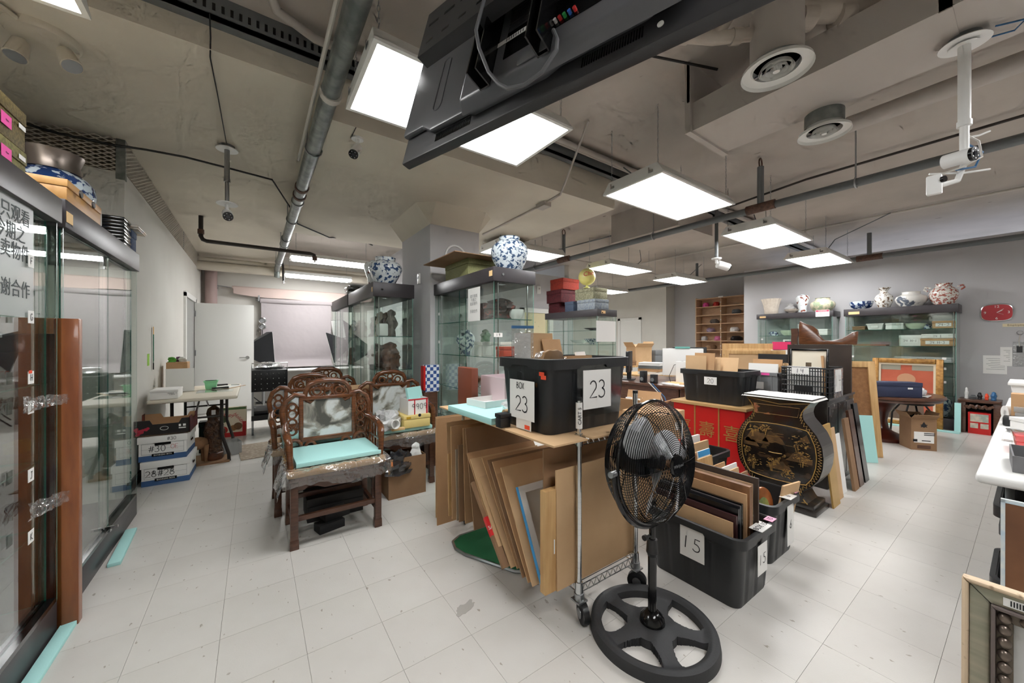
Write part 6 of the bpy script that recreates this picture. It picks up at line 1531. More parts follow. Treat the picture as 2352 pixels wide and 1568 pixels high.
leanboard('mat_board', 'white mat board at front of crate 14', 'picture', (4.14, 1.22, .815), .26, .26, .01, m_paper, -90, -3, 'boards in crate 14')
for k in range(4): leanboard('cardboard_piece', ('first', 'second', 'third', 'fourth')[k]+' brown cardboard sleeve at right of crate 14', 'cardboard', (4.3+k*.035, 1.09+.01*k, .815), .1, .36-.03*k, .016, m_card, 0, -4, 'boards in crate 14')
tag(MB().lathe([(.022, 0), (.022, .28), (.018, .28), (.018, 0)], 18).build('cardboard_tube', m_card2, None, True, loc=(4.28, 1.42, .83), rot=(R(10), R(-20), 0)), 'cardboard tube leaning between the crates', 'tube')
o = leanboard('dark_board', 'large dark wooden board behind crate 14', 'board', (4.76, 1.28, .802), .52, .47, .03, mat('dark_oak', (60, 48, 40), .5, col2=(46, 36, 30), scale=4), -90, 0)
hb = MB().prism([(-.18, 0), (.28, 0), (.29, .13), (.25, .12), (.17, .06), (.1, .04), (.03, .045), (-.01, .1), (-.02, .15), (-.06, .19), (-.13, .22), (-.17, .25), (-.18, .2)], -.015, .015, 'y').build('carved_headrail', m_wood, None, bev=.006)
hb.location = (4.76, 1.26, 1.274); hb.rotation_euler = (0, 0, R(-90)); tag(hb, 'curved rosewood rail standing on the dark board', 'carving')
tag(MB().prism([(-.03, 0), (.03, 0), (.025, .06), (.035, .1), (.03, .17), (-.03, .17), (-.025, .1)], -.015, .015, 'y').build('carved_block', m_wood2, None, loc=(4.76, 1.48, 1.274), rot=(0, 0, R(-90))), 'small dark carved block on the dark board', 'carving')
# boards leaning right of the lacquer cabinets
leanboard('gold_board', 'gold painted board leaning beside the drum cabinet', 'board', (3.78, .9, 0), .17, .64, .012, mat('gold_board', (190, 154, 88), .4, col2=(170, 134, 70), scale=3), 0, -6)
leanboard('cardboard_sheet', 'cardboard sheet leaning next to the gold board', 'cardboard', (3.96, .92, .0), .17, .58, .008, m_card2, 0, -6)
leanboard('white_board_strip', 'white board with blue stripe leaning low by the cardboard', 'board', (4.17, .94, 0), .12, .5, .01, m_paper, 0, -6)
for k, (x, Hh, m) in enumerate(((4.34, .62, m_card3), (4.5, .68, m_wood2), (4.68, .72, m_blackgloss))):
    leanboard('leaning_frame', ('tan', 'brown', 'black')[k]+' narrow frame leaning against the black cabinet', 'frame', (x, .9, 0), .13, Hh, .02, m, 0, -7)
lf = picture('cork_backed_frame', 'large wooden frame back with cork board leaning by round table', 'frame', (5.58, 1.22, 0), .62, 1.08, .07, m_plywood, mat('cork', (150, 106, 68), .9, col2=(132, 92, 58), scale=30), -48, -7, .035)
o = leanboard('foam_board', 'turquoise foam board leaning on the cork backed frame', 'foam', (5.36, 1.1, 0), .36, .5, .03, m_foam, -48, -10)
pf = picture('pale_wood_panel', 'pale plywood framed panel behind the grey crate', 'frame', (4.95, 1.95, .62), .62, .58, .05, m_plywood, m_card2, -68, 0)
stl = thing('storage_table', 'table behind the crates carrying more frames and totes', 'table', (5.35, 2.15, 0))
MB().box(-.45, .5, -.38, .33, .58, .615).build('table_top', m_wood2, stl)
for x in (-.45, .45):
    for y in (-.35, .3): MB().cbox((x*.9, y, .29), (.05, .05, .58)).build('leg', m_wood2, stl)
dp = thing('cabinet_door', 'pale pine cabinet door standing behind the totes', 'door leaf', (5.55, 2.2, .617), R(-68))
MB().box(-.36, .36, -.012, .012, 0, .66).build('door_board', m_plywood, dp); MB().box(-.29, .29, -.018, -.012, .07, .59).build('raised_field', m_plywood, dp, bev=.004)
for x in (-.31, .31): MB().cyl((x, -.012, .5), (x, -.022, .5), .03, n=18).build('knob', m_rust, dp, True)
t9 = tote('small black tote with papers numbered 17 and 9', (5.16, 2.18, .617), .34, .46, .3)
for k, (y, c) in enumerate(((2.28, '17'), (2.1, '9'))):
    w = leanboard('numbered_sheet', ('white sheet marked seventeen in the small black tote', 'longer white sheet marked nine hanging in the small black tote')[k], 'paper', (5.1, y, .64), .16, .46+.05*k, .006, m_paper, -90, -4); ink(c, .07, .09).build('lettering', m_ink, w, loc=(0, -.0045, .4+.05*k))
leanboard('cardboard_piece', 'pale cardboard piece in the small black tote', 'cardboard', (5.16, 2.02, .64), .2, .4, .007, m_card2, -80, -8)
pkb = openbox('pink_basket', 'pink plastic basket on top of the pine door shelf', 'basket', (5.9, 2.6, 1.2), (.2, .26, .1), mat('pink_plastic', (226, 60, 110), .4), R(-68))
pkb.location = (5.72, 1.92, .617)
tag(MB().cbox((0, 0, .29), (.22, .26, .58)).build('white_carton', m_paper, None, loc=(5.72, 1.92, .617)), 'plain white carton on the table behind totes', 'box'); pkb.location.z = 1.2
# ------------------------------------------------------------------ round table group
rt_ = thing('round_table', 'round dark carved pedestal table by the gold framed painting', 'table', (6.9, 1.19, 0))
MB().lathe([(.56, .575), (.585, .59), (.585, .61), (.57, .622), (0, .622)], 48).build('table_top', m_wood2, rt_, True)
MB().lathe([(.55, .55), (.565, .575), (0, .575)], 48).build('carved_apron', m_wood2, rt_, True)
MB().lathe([(.25, 0), (.25, .04), (.2, .06), (.18, .09), (.12, .12), (.085, .16), (.07, .26), (.09, .36), (.13, .44), (.2, .52), (.26, .555)], 28).build('pedestal', mat('mahogany', (84, 34, 24), .3, col2=(60, 24, 18), scale=6, coat=.3), rt_, True)
nb = carton('navy_box', 'long navy blue box on the round table', 'box', (6.5, 1.02, .624), (.5, .18, .18), mat('navy_cloth', (42, 50, 78), .6), R(-50), lid=.05)
MB().cbox((.13, -.0945, .11), (.05, .001, .02)).build('sticker', m_paper, nb)
rr = random.Random(4)
for k in range(4):
    o = crumple('paper_sheet', m_paper, None, lambda u, v: (-.12+.24*u, -.09+.18*v, .006+k*.004), 8, 6, .003, k+40); o.location = (6.78+.08*k, .82+.05*k, .624); o.rotation_euler.z = k*.6
    tag(o, ('lowest', 'second', 'third', 'topmost')[k]+' loose white paper on the round table', 'paper', 'loose papers on the round table')
o = blob(.12, .1, .08, seed=21, amp=.2).build('crumpled_bag', m_bag, None); o.location = (6.8, .86, .645); tag(o, 'crumpled clear bag on the round table', 'bag')
sl_ = thing('stool', 'low black stool with thin legs behind the carton', 'stool', (7.55, .98, 0))
MB().lathe([(.2, .43), (.21, .44), (.2, .46), (0, .46)], 24).build('seat', m_black, sl_, True)
for k in range(4): t = k*1.571+.4; MB().tube([(.12*math.cos(t), .12*math.sin(t), .43), (.2*math.cos(t), .2*math.sin(t), .3), (.22*math.cos(t), .22*math.sin(t), 0)], .011, 8).build('leg', m_black, sl_, True)
cb = openbox('maple_leaf_carton', 'open cardboard carton with shipping label and leaf mark on floor', 'box', (6.66, .82, 0), (.23, .23, .38), m_card3, R(-56), flaps=.08)
MB().box(-.09, .09, -.1165, -.115, .09, .22).build('shipping_label', m_paper, cb)
lb = MB().box(-.1, -.06, -.1175, -.1165, .1, .13).box(.0, .1, -.1175, -.1165, .2, .21).box(.0, .1, -.1175, -.1165, .18, .19).box(-.02, .06, -.1175, -.1165, .11, .12).build('printed_marks', m_ink, cb)
MB().prism([(0, .27), (.012, .28), (.03, .275), (.022, .295), (.035, .305), (.016, .31), (0, .34), (-.016, .31), (-.035, .305), (-.022, .295), (-.03, .275), (-.012, .28)], -.1165, -.115, 'y').build('leaf_mark', m_ink, cb)
MB().box(-.06, .06, -.1165, -.115, .02, .06).build('printed_panel', m_wood2, cb)
o = blob(.08, .08, .1, seed=30, amp=.2).build('black_bin_bag', m_blackgloss, None); o.location = (6.66, .82, .3); tag(o, 'black plastic bag poking out of the leaf mark carton', 'bag')
# gold framed painting, built as a plain stand-in picture
gp = thing('gold_framed_painting', 'big gold framed terracotta painting leaning against the wall cabinet', 'painting', (8.26, 1.14, 0)); gp.rotation_euler = (R(-4), 0, R(-90))
W, Hh = .76, 1.04
m_gfr = mat('gilt_frame', (178, 132, 68), .35, metal=.35, col2=(140, 98, 46), scale=30)
for x0, x1, z0, z1 in ((-W/2, -W/2+.075, 0, Hh), (W/2-.075, W/2, 0, Hh), (-W/2+.075, W/2-.075, 0, .075), (-W/2+.075, W/2-.075, Hh-.075, Hh)):
    MB().box(x0, x1, -.05, 0, z0, z1).build('frame_rail', m_gfr, gp, bev=.012)
for x0, x1, z0, z1 in ((-W/2+.075, -W/2+.1, .075, Hh-.075), (W/2-.1, W/2-.075, .075, Hh-.075), (-W/2+.1, W/2-.1, .075, .1), (-W/2+.1, W/2-.1, Hh-.1, Hh-.075)):
    MB().box(x0, x1, -.03, -.005, z0, z1).build('liner', mat('linen_liner', (214, 200, 176), .8), gp)
MB().box(-W/2+.1, W/2-.1, -.014, -.008, .1, Hh-.1).build('canvas', mat('terracotta_paint', (190, 96, 68), .7, col2=(176, 84, 58), scale=4), gp)
MB().prism([(-.2, .1), (.2, .1), (.17, .5), (.1, .62), (-.1, .62), (-.17, .5)], -.016, -.0138, 'y').build('painted_shape', mat('taupe_paint', (104, 86, 72), .7), gp)
MB().prism([(.1*math.cos(t), .72+.09*math.sin(t)) for t in [k*.35 for k in range(18)]], -.016, -.0138, 'y').build('painted_shape', mat('ochre_paint', (188, 140, 106), .7), gp)
for x_ in (-.28, .06): MB().box(x_, x_+.22, -.0156, -.0138, .86, .94).build('painted_shape', mat('grey_paint', (150, 146, 130), .7), gp)
# carved hearth surround with tools, red chest
fh = thing('carved_surround', 'low dark carved wooden surround under the tools', 'cabinet', (8.5, .44, 0))
MB().box(-.17, .17, -.19, .19, .44, .48).build('shelf', m_wood2, fh, bev=.004)
for y in (-.155, .155): MB().cbox((0, y, .22), (.3, .07, .44)).build('side_post', m_wood2, fh, bev=.004)
MB().tube([(-.15, -.12+.24*k/20, .38+.02*math.sin(k*1.3)) for k in range(21)], .02, 6).build('carved_frieze', m_wood2, fh, True)
MB().box(.1, .12, -.12, .12, 0, .44).build('back_board', m_ink, fh)
rd = thing('red_chest', 'small red chest with pale panels inside the carved surround', 'chest', (8.45, .44, 0))
MB().box(-.1, .05, -.1, .1, 0, .3).build('body', m_red, rd)
MB().box(-.103, -.1, -.08, .08, .17, .28).build('painted_panel', mat('pale_panel', (210, 196, 176), .5, col2=(150, 160, 150), scale=14), rd)
for y in (-.045, .045): MB().box(-.103, -.1, y-.035, y+.035, .08, .15).build('drawer_front', MATS['pale_panel'], rd)
for k, (y, w_, h_, m, lb) in enumerate([(.56, .05, .16, m_whiteplastic, 'white bottle on the carved surround'), (.5, .09, .06, m_greypipe, 'grey tape dispenser on the carved surround'), (.44, .06, .1, m_black, 'black hand tool on the carved surround'), (.38, .05, .09, m_orange, 'orange handled tool on the carved surround'), (.32, .07, .12, m_bluecable, 'blue packaged tool on the carved surround')]):
    lump('hand_tool', lb, 'tool', (8.45, y, .482), w_, h_, m, k+60, amp=.05)
o = leanboard('foam_strip', 'turquoise foam strip leaning beside the wall cabinet', 'foam', (8.28, .63, 0), .06, .42, .03, m_foam, -90, -6)
foamstrip('long turquoise foam strip on floor under the gold framed painting', (8.16, 1.1), (.08, 1.0, .02), 0)
# ------------------------------------------------------------------ clock wall
ck = thing('oblong_clock', 'red oblong wall clock with white numerals', 'clock', (8.898, .31, 1.727)); ck.rotation_euler = (0, 0, R(-90))
se = lambda a, b, n=40: [((abs(math.cos(t))**.62)*math.copysign(a, math.cos(t)), (abs(math.sin(t))**.62)*math.copysign(b, math.sin(t))) for t in [2*math.pi*k/n for k in range(n)]]
MB().prism(se(.15, .127), -.03, 0, 'y').build('rim', m_chrome, ck, bev=.006)
MB().prism(se(.138, .115), -.034, -.028, 'y').build('face', mat('clock_red', (176, 28, 40), .35), ck)
for c, x, z in (('12', 0, .085), ('3', .105, 0), ('6', 0, -.085), ('9', -.105, 0)): print_text('numeral', c, .05, m_paper, ck, (x, -.0348, z))
MB().box(-.003, .003, -.038, -.036, 0, .06).build('hour_hand', m_paper, ck, rot=(0, R(58), 0)); MB().box(-.002, .002, -.04, -.038, 0, .08).build('minute_hand', m_paper, ck, rot=(0, R(50), 0))
MB().box(-.001, .001, -.042, -.04, 0, .07).build('second_hand', m_whitecable, ck, rot=(0, R(118), 0))
em = MB().box(8.893, 8.899, -.06, .26, 1.518, 1.562).build('door_sign', mat('cream_sign', (226, 212, 176), .6), None); tag(em, 'cream Employees Only strip sign below the red clock', 'sign')
print_text('lettering', 'Employees Only', .036, m_ink, em, (8.8925, .1, 1.54), (R(90), 0, R(-90)))
for k, (y0, y1, z0, z1, lb) in enumerate(((.22, .435, .83, 1.1, 'white notice sheet taped lower on the clock wall'), (.175, .28, .95, 1.225, 'white notice sheet taped higher on the clock wall'), (.02, .17, .95, 1.3, 'clear sleeve of papers at right of the clock wall'))):
    o = MB().box(0, .002, y0, y1, z0, z1).build('notice_sheet', m_paper if k < 2 else m_clear, None, loc=(8.893-k*.0025, 0, 0)); tag(o, lb, 'paper')
    if k < 2: 
        mb = MB()
        for i in range(7): mb.box(-.001, 0, y0+.02, y1-.03-.02*(i % 3), z1-.05-i*.026, z1-.046-i*.026)
        mb.build('print_lines', m_greypipe, o)['kind'] = 'stuff'
kr = thing('key_ring', 'bunch of keys on a ring hung under the sign', 'keys', (8.89, .11, 1.43))
MB().tube([(0, .028*math.cos(t), .028*math.sin(t)) for t in [k*.5236 for k in range(12)]], .004, 6, True).build('ring', m_steel, kr, True)
MB().box(-.004, .004, -.02, .03, -.28, -.19).build('fob', m_black, kr); MB().tube([(0, 0, -.028), (0, .01, -.12), (0, .005, -.2)], .005, 6).build('strap', m_whitecable, kr, True)
# ------------------------------------------------------------------ pots on the wall cabinets
pot('scalloped_planter', 'cream planter with scalloped rim on left wall cabinet', 'planter', (8.66, 3.09, 1.861), .34, .31, [(.33, 0), (.35, .03), (.36, .3), (.4, .6), (.46, .88), (.5, 1.0), (.47, .98), (.38, .6), (.3, .05)], p_cream, n=60, wave=.05, wn=15)
pot('cream_dish', 'small cream ruffled dish before the dragon vase', 'dish', (8.62, 2.72, 1.861), .26, .07, DISH, p_cream, n=40, wave=.06, wn=12)
lump('wrapped_piece', 'plastic wrapped piece behind the ruffled dish', 'wrapped item', (8.75, 2.78, 1.861), .2, .2, m_bag, 77)
pot('dragon_vase', 'lidded vase with red dragon and blue lid', 'vase', (8.64, 2.56, 1.861), .23, .35, MEIP, p_dragon)
pot('celadon_jar', 'squat pale green mottled jar on left wall cabinet', 'vase', (8.66, 2.26, 1.861), .38, .25, SQUAT, p_celadon)
pot('blue_bowl', 'blue and white bowl on right wall cabinet', 'bowl', (8.62, 1.72, 1.861), .31, .13, BOWL, p_bluedark)
pot('bird_bottle', 'bottle vase painted with birds on right wall cabinet', 'vase', (8.62, 1.44, 1.861), .23, .34, BOTT, p_famille2)
fb_ = pot('dragon_bowl', 'wide jar with blue and red dragon on right wall cabinet', 'vase', (8.62, 1.13, 1.861), .37, .24, SQUAT, porcelain('porcelain_dragon_band', (224, 222, 216), (96, 104, 116), 7, .56, .6))
sj = pot('handled_jar', 'handled famille rose jar nearest the red clock', 'vase', (8.62, .79, 1.861), .31, .33, SQUAT, p_famille)
for s_ in (-1, 1): MB().tube([(0, s_*.13, .27), (0, s_*.19, .29), (0, s_*.2, .25), (0, s_*.165, .22)], .014, 8).build('handle', p_famille, sj, True, rot=(0, 0, -sj.rotation_euler.z))

# ------------------------------------------------------------------ desks and far corner
dk = thing('office_desk', 'dark red wood desk covered with computers and papers', 'desk', (4.75, 2.95, 0))
MB().box(-.45, .75, -.45, .75, .71, .74).build('desk_top', m_wood2, dk, bev=.004)
for y in (-.42, .72): MB().box(-.42, .72, y-.015, y+.015, 0, .71).build('side_panel', m_wood2, dk)
MB().box(-.42, -.4, -.42, .72, .2, .71).build('modesty_panel', m_wood2, dk)
im = thing('all_in_one_computer', 'white all-in-one computer seen from behind on the desk', 'computer', (4.72, 2.72, .741), R(-62))
MB().box(-.25, .25, -.012, .012, .1, .47).build('screen_back', m_whiteplastic, im, bev=.008); MB().box(-.08, .08, .0, .02, .0, .3).build('stand_neck', m_whiteplastic, im, bev=.004, rot=(R(8), 0, 0), loc=(0, -.04, 0))
MB().box(-.11, .11, -.12, .08, 0, .008).build('stand_foot', m_whiteplastic, im); MB().box(-.012, .012, -.018, -.012, .22, .3).build('cable_slot', m_greypipe, im)
MB().tube([(0, -.02, .28), (-.1, -.08, .25), (-.16, -.1, .1), (-.14, -.1, .01)], .004, 6).build('power_cable', m_cable, im, True)
tag(MB().cbox((0, 0, .012), (.18, .06, .024)).build('teal_book', mat('teal_cover', (110, 180, 170), .5), None, loc=(4.72, 2.72, 1.212), rot=(0, 0, R(-62))), 'teal booklet lying on top of the white computer', 'book')
def monitor(label, loc, rz, W=.5, Hh=.32):
    t = thing('computer_monitor', label, 'monitor', loc, rz); MB().box(-W/2, W/2, -.02, .02, .12, .12+Hh).build('screen', m_black, t, bev=.005)
    MB().box(-.03, .03, -.03, .03, 0, .2).build('neck', m_black, t); MB().box(-.12, .12, -.1, .08, 0, .012).build('foot', m_black, t)
monitor('black monitor seen from behind above tote twenty', (5.3, 2.95, .741), R(-60), .46, .36)
monitor('black monitor turned edge on at the left of desk', (4.55, 3.45, .741), R(-150), .45, .3)
for k, (x, y) in enumerate(((4.4, 3.1), (4.42, 2.95))):
    t = thing('desktop_speaker', ('left', 'right')[k]+' small black speaker on the cluttered desk', 'speaker', (x, y, .741)); MB().box(-.04, .04, -.035, .035, 0, .16-.04*k).build('body', m_black, t, bev=.005); MB().cyl((-.041, 0, .05), (-.044, 0, .05), .026).build('cone', m_greypipe, t, True)
rr = random.Random(12)
for k in range(8):
    o = MB().cbox((0, 0, .004+.004*(k % 3)), (.2, .14, .008+.006*(k % 3))).build('paper_stack', (m_paper, m_card2, m_paper, m_bluecable, m_paper, m_tan, m_paper, m_pink)[k], None); o.location = (4.42+.12*(k % 4)+rr.random()*.06, 2.58+.16*(k//4), .742); o.rotation_euler.z = rr.random()*2
    tag(o, ('white papers at the near edge', 'tan folder at the near edge', 'white letters near the computer', 'blue folder', 'papers under the computer screen', 'tan notepad', 'stack of white forms', 'pink notes')[k]+' on the cluttered desk', 'papers', 'papers on the cluttered desk')
for k, pts in enumerate(([(4.3, 2.9, .75), (4.27, 2.7, .6), (4.28, 2.6, .3), (4.25, 2.5, .01)], [(4.3, 2.95, .76), (4.26, 2.75, .62), (4.26, 2.62, .3), (4.2, 2.55, .01)])):
    tag(MB().tube(pts, .006, 6).build('hanging_cable', (m_bluecable, m_whitecable)[k], None, True), ('blue', 'white')[k]+' cable hanging off the desk edge', 'cable')
oc = thing('office_chair', 'black office chair behind the cluttered desk', 'chair', (5.0, 3.9, 0), .6)
MB().box(-.24, .24, -.24, .24, .42, .5).build('seat', m_black, oc, bev=.03); MB().box(-.23, .23, .2, .28, .55, 1.0).build('backrest', m_black, oc, bev=.03); MB().cyl((0, 0, .1), (0, 0, .42), .03).build('column', m_black, oc, True)
for k in range(5): MB().cyl((0, 0, .1), (.28*math.cos(k*1.257), .28*math.sin(k*1.257), .04), .018).build('foot_arm', m_black, oc, True)
# open carton with rolled posters behind the fan, and a tall box
cb = openbox('poster_carton', 'open cardboard carton with rolled posters behind the fan', 'box', (2.98, 2.2, 0), (.34, .34, .66), m_card, .2, flaps=.16)
for k, (x, y, m, lb) in enumerate(((2.9, 2.12, m_paper, 'white poster roll in the open carton'), (2.98, 2.15, m_card2, 'tan poster roll in the open carton'), (2.92, 2.22, m_paper, 'second white poster roll in the open carton'))):
    tag(MB().lathe([(.03, 0), (.03, .78), (.026, .78), (.026, .01)], 16).build('poster_roll', m, None, True, loc=(x, y, .008), rot=(R(4), R(-5), 0)), lb, 'poster roll', 'poster rolls in the open carton')
tbx = carton('tall_carton', 'tall brown carton with orange band seen through the fan', 'box', (2.42, 1.62, 0), (.34, .3, .8), m_card, .1, lid=.15)
MB().box(-.172, .172, -.1525, -.1505, .5, .6).build('orange_band', m_orange, tbx); MB().cbox((.05, -.1535, .7), (.06, .001, .06)).build('white_label', m_paper, tbx)
# far work tables and clutter
ft = thing('work_table', 'far work table with cartons before the white wall', 'table', (7.6, 5.6, 0))
MB().box(-1.0, 1.0, -.4, .4, .72, .75).build('table_top', m_plywood, ft)
for x in (-.95, .95):
    for y in (-.35, .35): MB().cbox((x, y, .36), (.05, .05, .72)).build('leg', m_wood2, ft)
openbox('far_carton', 'open cardboard carton on the far work table', 'box', (7.55, 5.45, .752), (.42, .42, .42), m_card2, -.4, flaps=.14)
carton('far_bin', 'grey lidded bin on the far work table', 'bin', (8.1, 5.4, .752), (.5, .4, .34), m_gcr, 0)
carton('far_parcel', 'low brown parcel on the far work table', 'box', (7.0, 5.45, .752), (.5, .3, .1), m_card3, 0)
ft2 = thing('work_table', 'near low pine table left of the desk', 'table', (5.9, 4.0, 0))
MB().box(-.5, .5, -.4, .4, .7, .73).build('table_top', m_plywood, ft2)
for x in (-.45, .45):
    for y in (-.35, .35): MB().cbox((x, y, .35), (.05, .05, .7)).build('leg', m_plywood, ft2)
for k in range(4): carton('file_tray', ('lowest', 'second', 'third', 'topmost')[k]+' file tray piled on the low pine table', 'tray', (5.7, 3.85, .732+k*.052), (.3, .36, .05), (m_paper, m_card, m_greypipe, m_paper)[k], .1*k, lid=.012, group='file trays on the low pine table')
# pigeonhole shelves
m_birch = mat('birch_ply', (206, 172, 138), .6, col2=(196, 160, 126), scale=3, stretch=(3, 3, 10))
ps = thing('pigeonhole_shelves', 'tall birch pigeonhole shelf unit in the far bay', 'shelf', (10.9, 5.1, 0))
for y in (-.72, .04, .76): MB().box(0, .35, y-.011, y+.011, 0, 2.6).build('upright', m_birch, ps)
MB().box(.34, .35, -.72, .76, .05, 2.6).build('back_board', m_birch, ps)
for k in range(11):
    for y0, y1 in ((-.71, .03), (.05, .75)): MB().box(0, .34, y0, y1, .06+k*.25, .08+k*.25).build('shelf_board', m_birch, ps)
for k in range(8): MB().cbox((-.001, .04, 2.43-k*.25), (.002, .02, .03)).build('number_tag', m_paper, ps)
MB().cbox((-.002, .04, 2.585), (.003, .13, .04)).build('name_tag', m_paper, ps)
G = 'bundles on the pigeonhole shelves'
for k, (y, row, w_, m, lb) in enumerate([(.55, 9, .3, m_pink, 'bright pink bundle on the top left pigeonhole'), (.25, 9, .3, mat('red_cloth', (190, 50, 44), .7), 'red bundle on the top left pigeonhole'), (-.3, 8, .4, m_greypipe, 'grey bundle in the right pigeonholes'), (-.6, 8, .2, m_card2, 'tan boxes in the right pigeonholes'), (.3, 7, .4, p_greystone, 'grey items in third left pigeonhole'),
      (.4, 6, .4, mat('mauve_bag', (150, 130, 150), .5), 'mauve plastic bag in fourth left pigeonhole'), (-.25, 6, .4, m_paper, 'white papers in the right pigeonholes'), (.2, 5, .35, mat('pink_bag', (200, 110, 150), .4), 'pink plastic bag in fifth left pigeonhole'), (.6, 5, .3, m_bag, 'clear packets in fifth left pigeonhole'), (-.3, 5, .5, m_black, 'dark frames in the right pigeonholes'), (.4, 4, .5, m_card3, 'brown files in sixth left pigeonhole'), (.5, 3, .4, p_cream, 'cream bundles in seventh left pigeonhole')]):
    lump('bundle', lb, 'bundle', (11.08, 5.1+y, .081+row*.25), w_*.7, .13, m, k+90, group=G, rows=6, amp=.08, prof=[(.42, 0), (.48, .3), (.45, .7), (.3, 1)])
# ------------------------------------------------------------------ right hand tables
m_wtable = mat('table_white', (224, 224, 222), .45, bump=.04, bscale=200)
for k, x0 in enumerate((2.53, 4.4)):
    t = thing('folding_table', ('white plastic folding table at the right edge, nearer one', 'white plastic folding table at the right edge, farther one')[k], 'table', (x0+.915, -.24, 0))
    MB().box(-.915, .915, -.38, .385, .7, .742).build('table_top', m_wtable, t, bev=.016, bseg=3)
    for x in (-.7, .7):
        for y in (-.3, .3): MB().cyl((x, y, 0), (x, y, .7), .014, n=10).build('leg', m_greypipe, t, True)
        MB().cyl((x, -.3, .3), (x, .3, .3), .01).build('cross_bar', m_greypipe, t, True)
gt = openbox('grey_tray', 'grey tray holding white foam blocks on right table', 'tray', (2.83, -.12, .743), (.3, .36, .07), mat('grey_card', (110, 110, 112), .6), .05)
tag(MB().cbox((0, 0, .03), (.2, .24, .06)).build('foam_blocks', m_whiteplastic, None, bev=.01, loc=(2.84, -.14, .77)), 'white foam block in the grey tray', 'foam')
pkx = carton('pink_packet', 'translucent pink packet on right table beyond the grey tray', 'packet', (3.25, -.1, .743), (.2, .32, .09), sheer('pink_clear', (250, 150, 150), rough=.1, fscale=1.5, haze=.5, hazecol=(250, 140, 140)), .1, lid=.03)
for k, (x, y, d, m, lb) in enumerate([(3.6, .0, (.26, .2, .012), m_paper, 'white sheet on right table near the pink packet'), (3.72, .03, (.3, .05, .02), m_steel, 'steel ruler on right table'), (3.95, -.12, (.3, .3, .08), m_paper, 'white flat box on right table'), (4.25, -.1, (.24, .26, .12), m_frost, 'clear plastic box on right table')]):
    o = carton('table_item', lb, 'box', (x, y, .743), d, m, .3*k, lid=d[2]*.3)
wtb = thing('white_tub', 'large white tub with printed side at far right table', 'tub', (4.75, -.05, .743)); MB().taper(-.2, .2, -.15, .15, 0, .26, .03).build('body', m_whiteplastic, wtb, bev=.01); MB().box(-.21, .21, -.16, .16, .24, .262).build('rim', m_whiteplastic, wtb, bev=.004)
tag(MB().cbox((0, 0, .1), (.12, .14, .2)).build('brown_carton', m_card, None, loc=(4.35, .02, .743)), 'small brown carton by the white tub on right table', 'box')
tag(MB().cbox((0, 0, .03), (.12, .1, .06)).build('black_dish', m_black, None, bev=.01, loc=(4.15, .07, .743)), 'small black dish at the edge of right table', 'dish')
tag(MB().lathe([(.05, 0), (.05, .11), (.02, .11), (.02, 0)], 20).build('paper_roll', m_paper, None, True, loc=(4.42, .12, .793), rot=(R(90), 0, .4)), 'white paper roll at the edge of right table', 'paper roll')
for k, (x, y, z, sz) in enumerate(((2.76, -.17, 0, (.44, .56)), (2.76, -.18, .31, (.44, .56)), (3.5, -.14, 0, (.44, .5)))):
    t = tote(('lower black tote with pink tape under the right table', 'upper black tote with tan tape under the right table', 'black tote deeper under the right table')[k], (x, y, z), sz[0], sz[1], .3)
    if k < 2: MB().cbox((-sz[0]/2-.001, .2, .285), (.003, .08, .03)).build('tape', (MATS['pale_pink'], m_tan)[k], t)
# foreground frames at lower right
o = leanboard('brown_board', 'brown hardboard back with chipped blue edge in right foreground', 'board', (1.93, -.22, 0), .56, .8, .012, mat('hardboard', (122, 82, 54), .8, col2=(98, 64, 42), scale=5), -90, -3)
MB().box(-.281, -.272, -.0075, .0075, 0, .8).box(-.281, .28, -.0075, .0075, .79, .801).build('blue_edge', mat('chipped_blue', (170, 190, 204), .7, col2=(214, 214, 206), scale=20), o)
sf = thing('silver_bead_frame', 'antique silver frame with large beads in right foreground', 'frame', (1.385, -.26, 0)); sf.rotation_euler = (R(-3), 0, R(-90))
W, Hh = .72, .74
m_sil = mat('aged_silver', (172, 164, 146), .35, metal=.5, col2=(150, 150, 132), scale=9, stretch=(1, 1, 6))
m_edge = mat('cream_gilt_edge', (206, 184, 156), .5, col2=(150, 126, 100), scale=40, lo=.6, hi=.7)
def rails(fn, w0, w1, y0, y1, m, name, bev=.002):
    a, b = W/2-w0, W/2-w1
    for s_ in (-1, 1):
        MB().add([(s_*a, y0, w0), (s_*b, y0, w1), (s_*b, y0, Hh-w1), (s_*a, y0, Hh-w0), (s_*a, y1, w0), (s_*b, y1, w1), (s_*b, y1, Hh-w1), (s_*a, y1, Hh-w0)], [(0, 1, 2, 3), (4, 7, 6, 5), (0, 4, 5, 1), (1, 5, 6, 2), (2, 6, 7, 3), (3, 7, 4, 0)]).build(name, m, sf, bev=bev)
    for z0, z1 in ((w0, w1), (Hh-w0, Hh-w1)):
        MB().add([(-a, y0, z0), (a, y0, z0), (b, y0, z1), (-b, y0, z1), (-a, y1, z0), (a, y1, z0), (b, y1, z1), (-b, y1, z1)], [(0, 1, 2, 3), (4, 7, 6, 5), (0, 4, 5, 1), (1, 5, 6, 2), (2, 6, 7, 3), (3, 7, 4, 0)]).build(name, m, sf, bev=bev)
rails(None, 0, .011, -.03, 0, m_edge, 'outer_moulding', .005)
rails(None, .011, .043, -.024, 0, m_sil, 'silver_band', .004)
rails(None, .043, .05, -.034, 0, mat('pewter_step', (112, 102, 98), .4, metal=.4), 'inner_step')
rails(None, .05, .074, -.02, 0, mat('pewter_bed', (104, 94, 82), .5, metal=.4), 'bead_bed')
bd_m = MB().sphere((0, 0, 0), .0125, 12, (.85, .8, 1)).mesh('bead', mat('bead_metal', (124, 112, 102), .3, metal=.7), True)
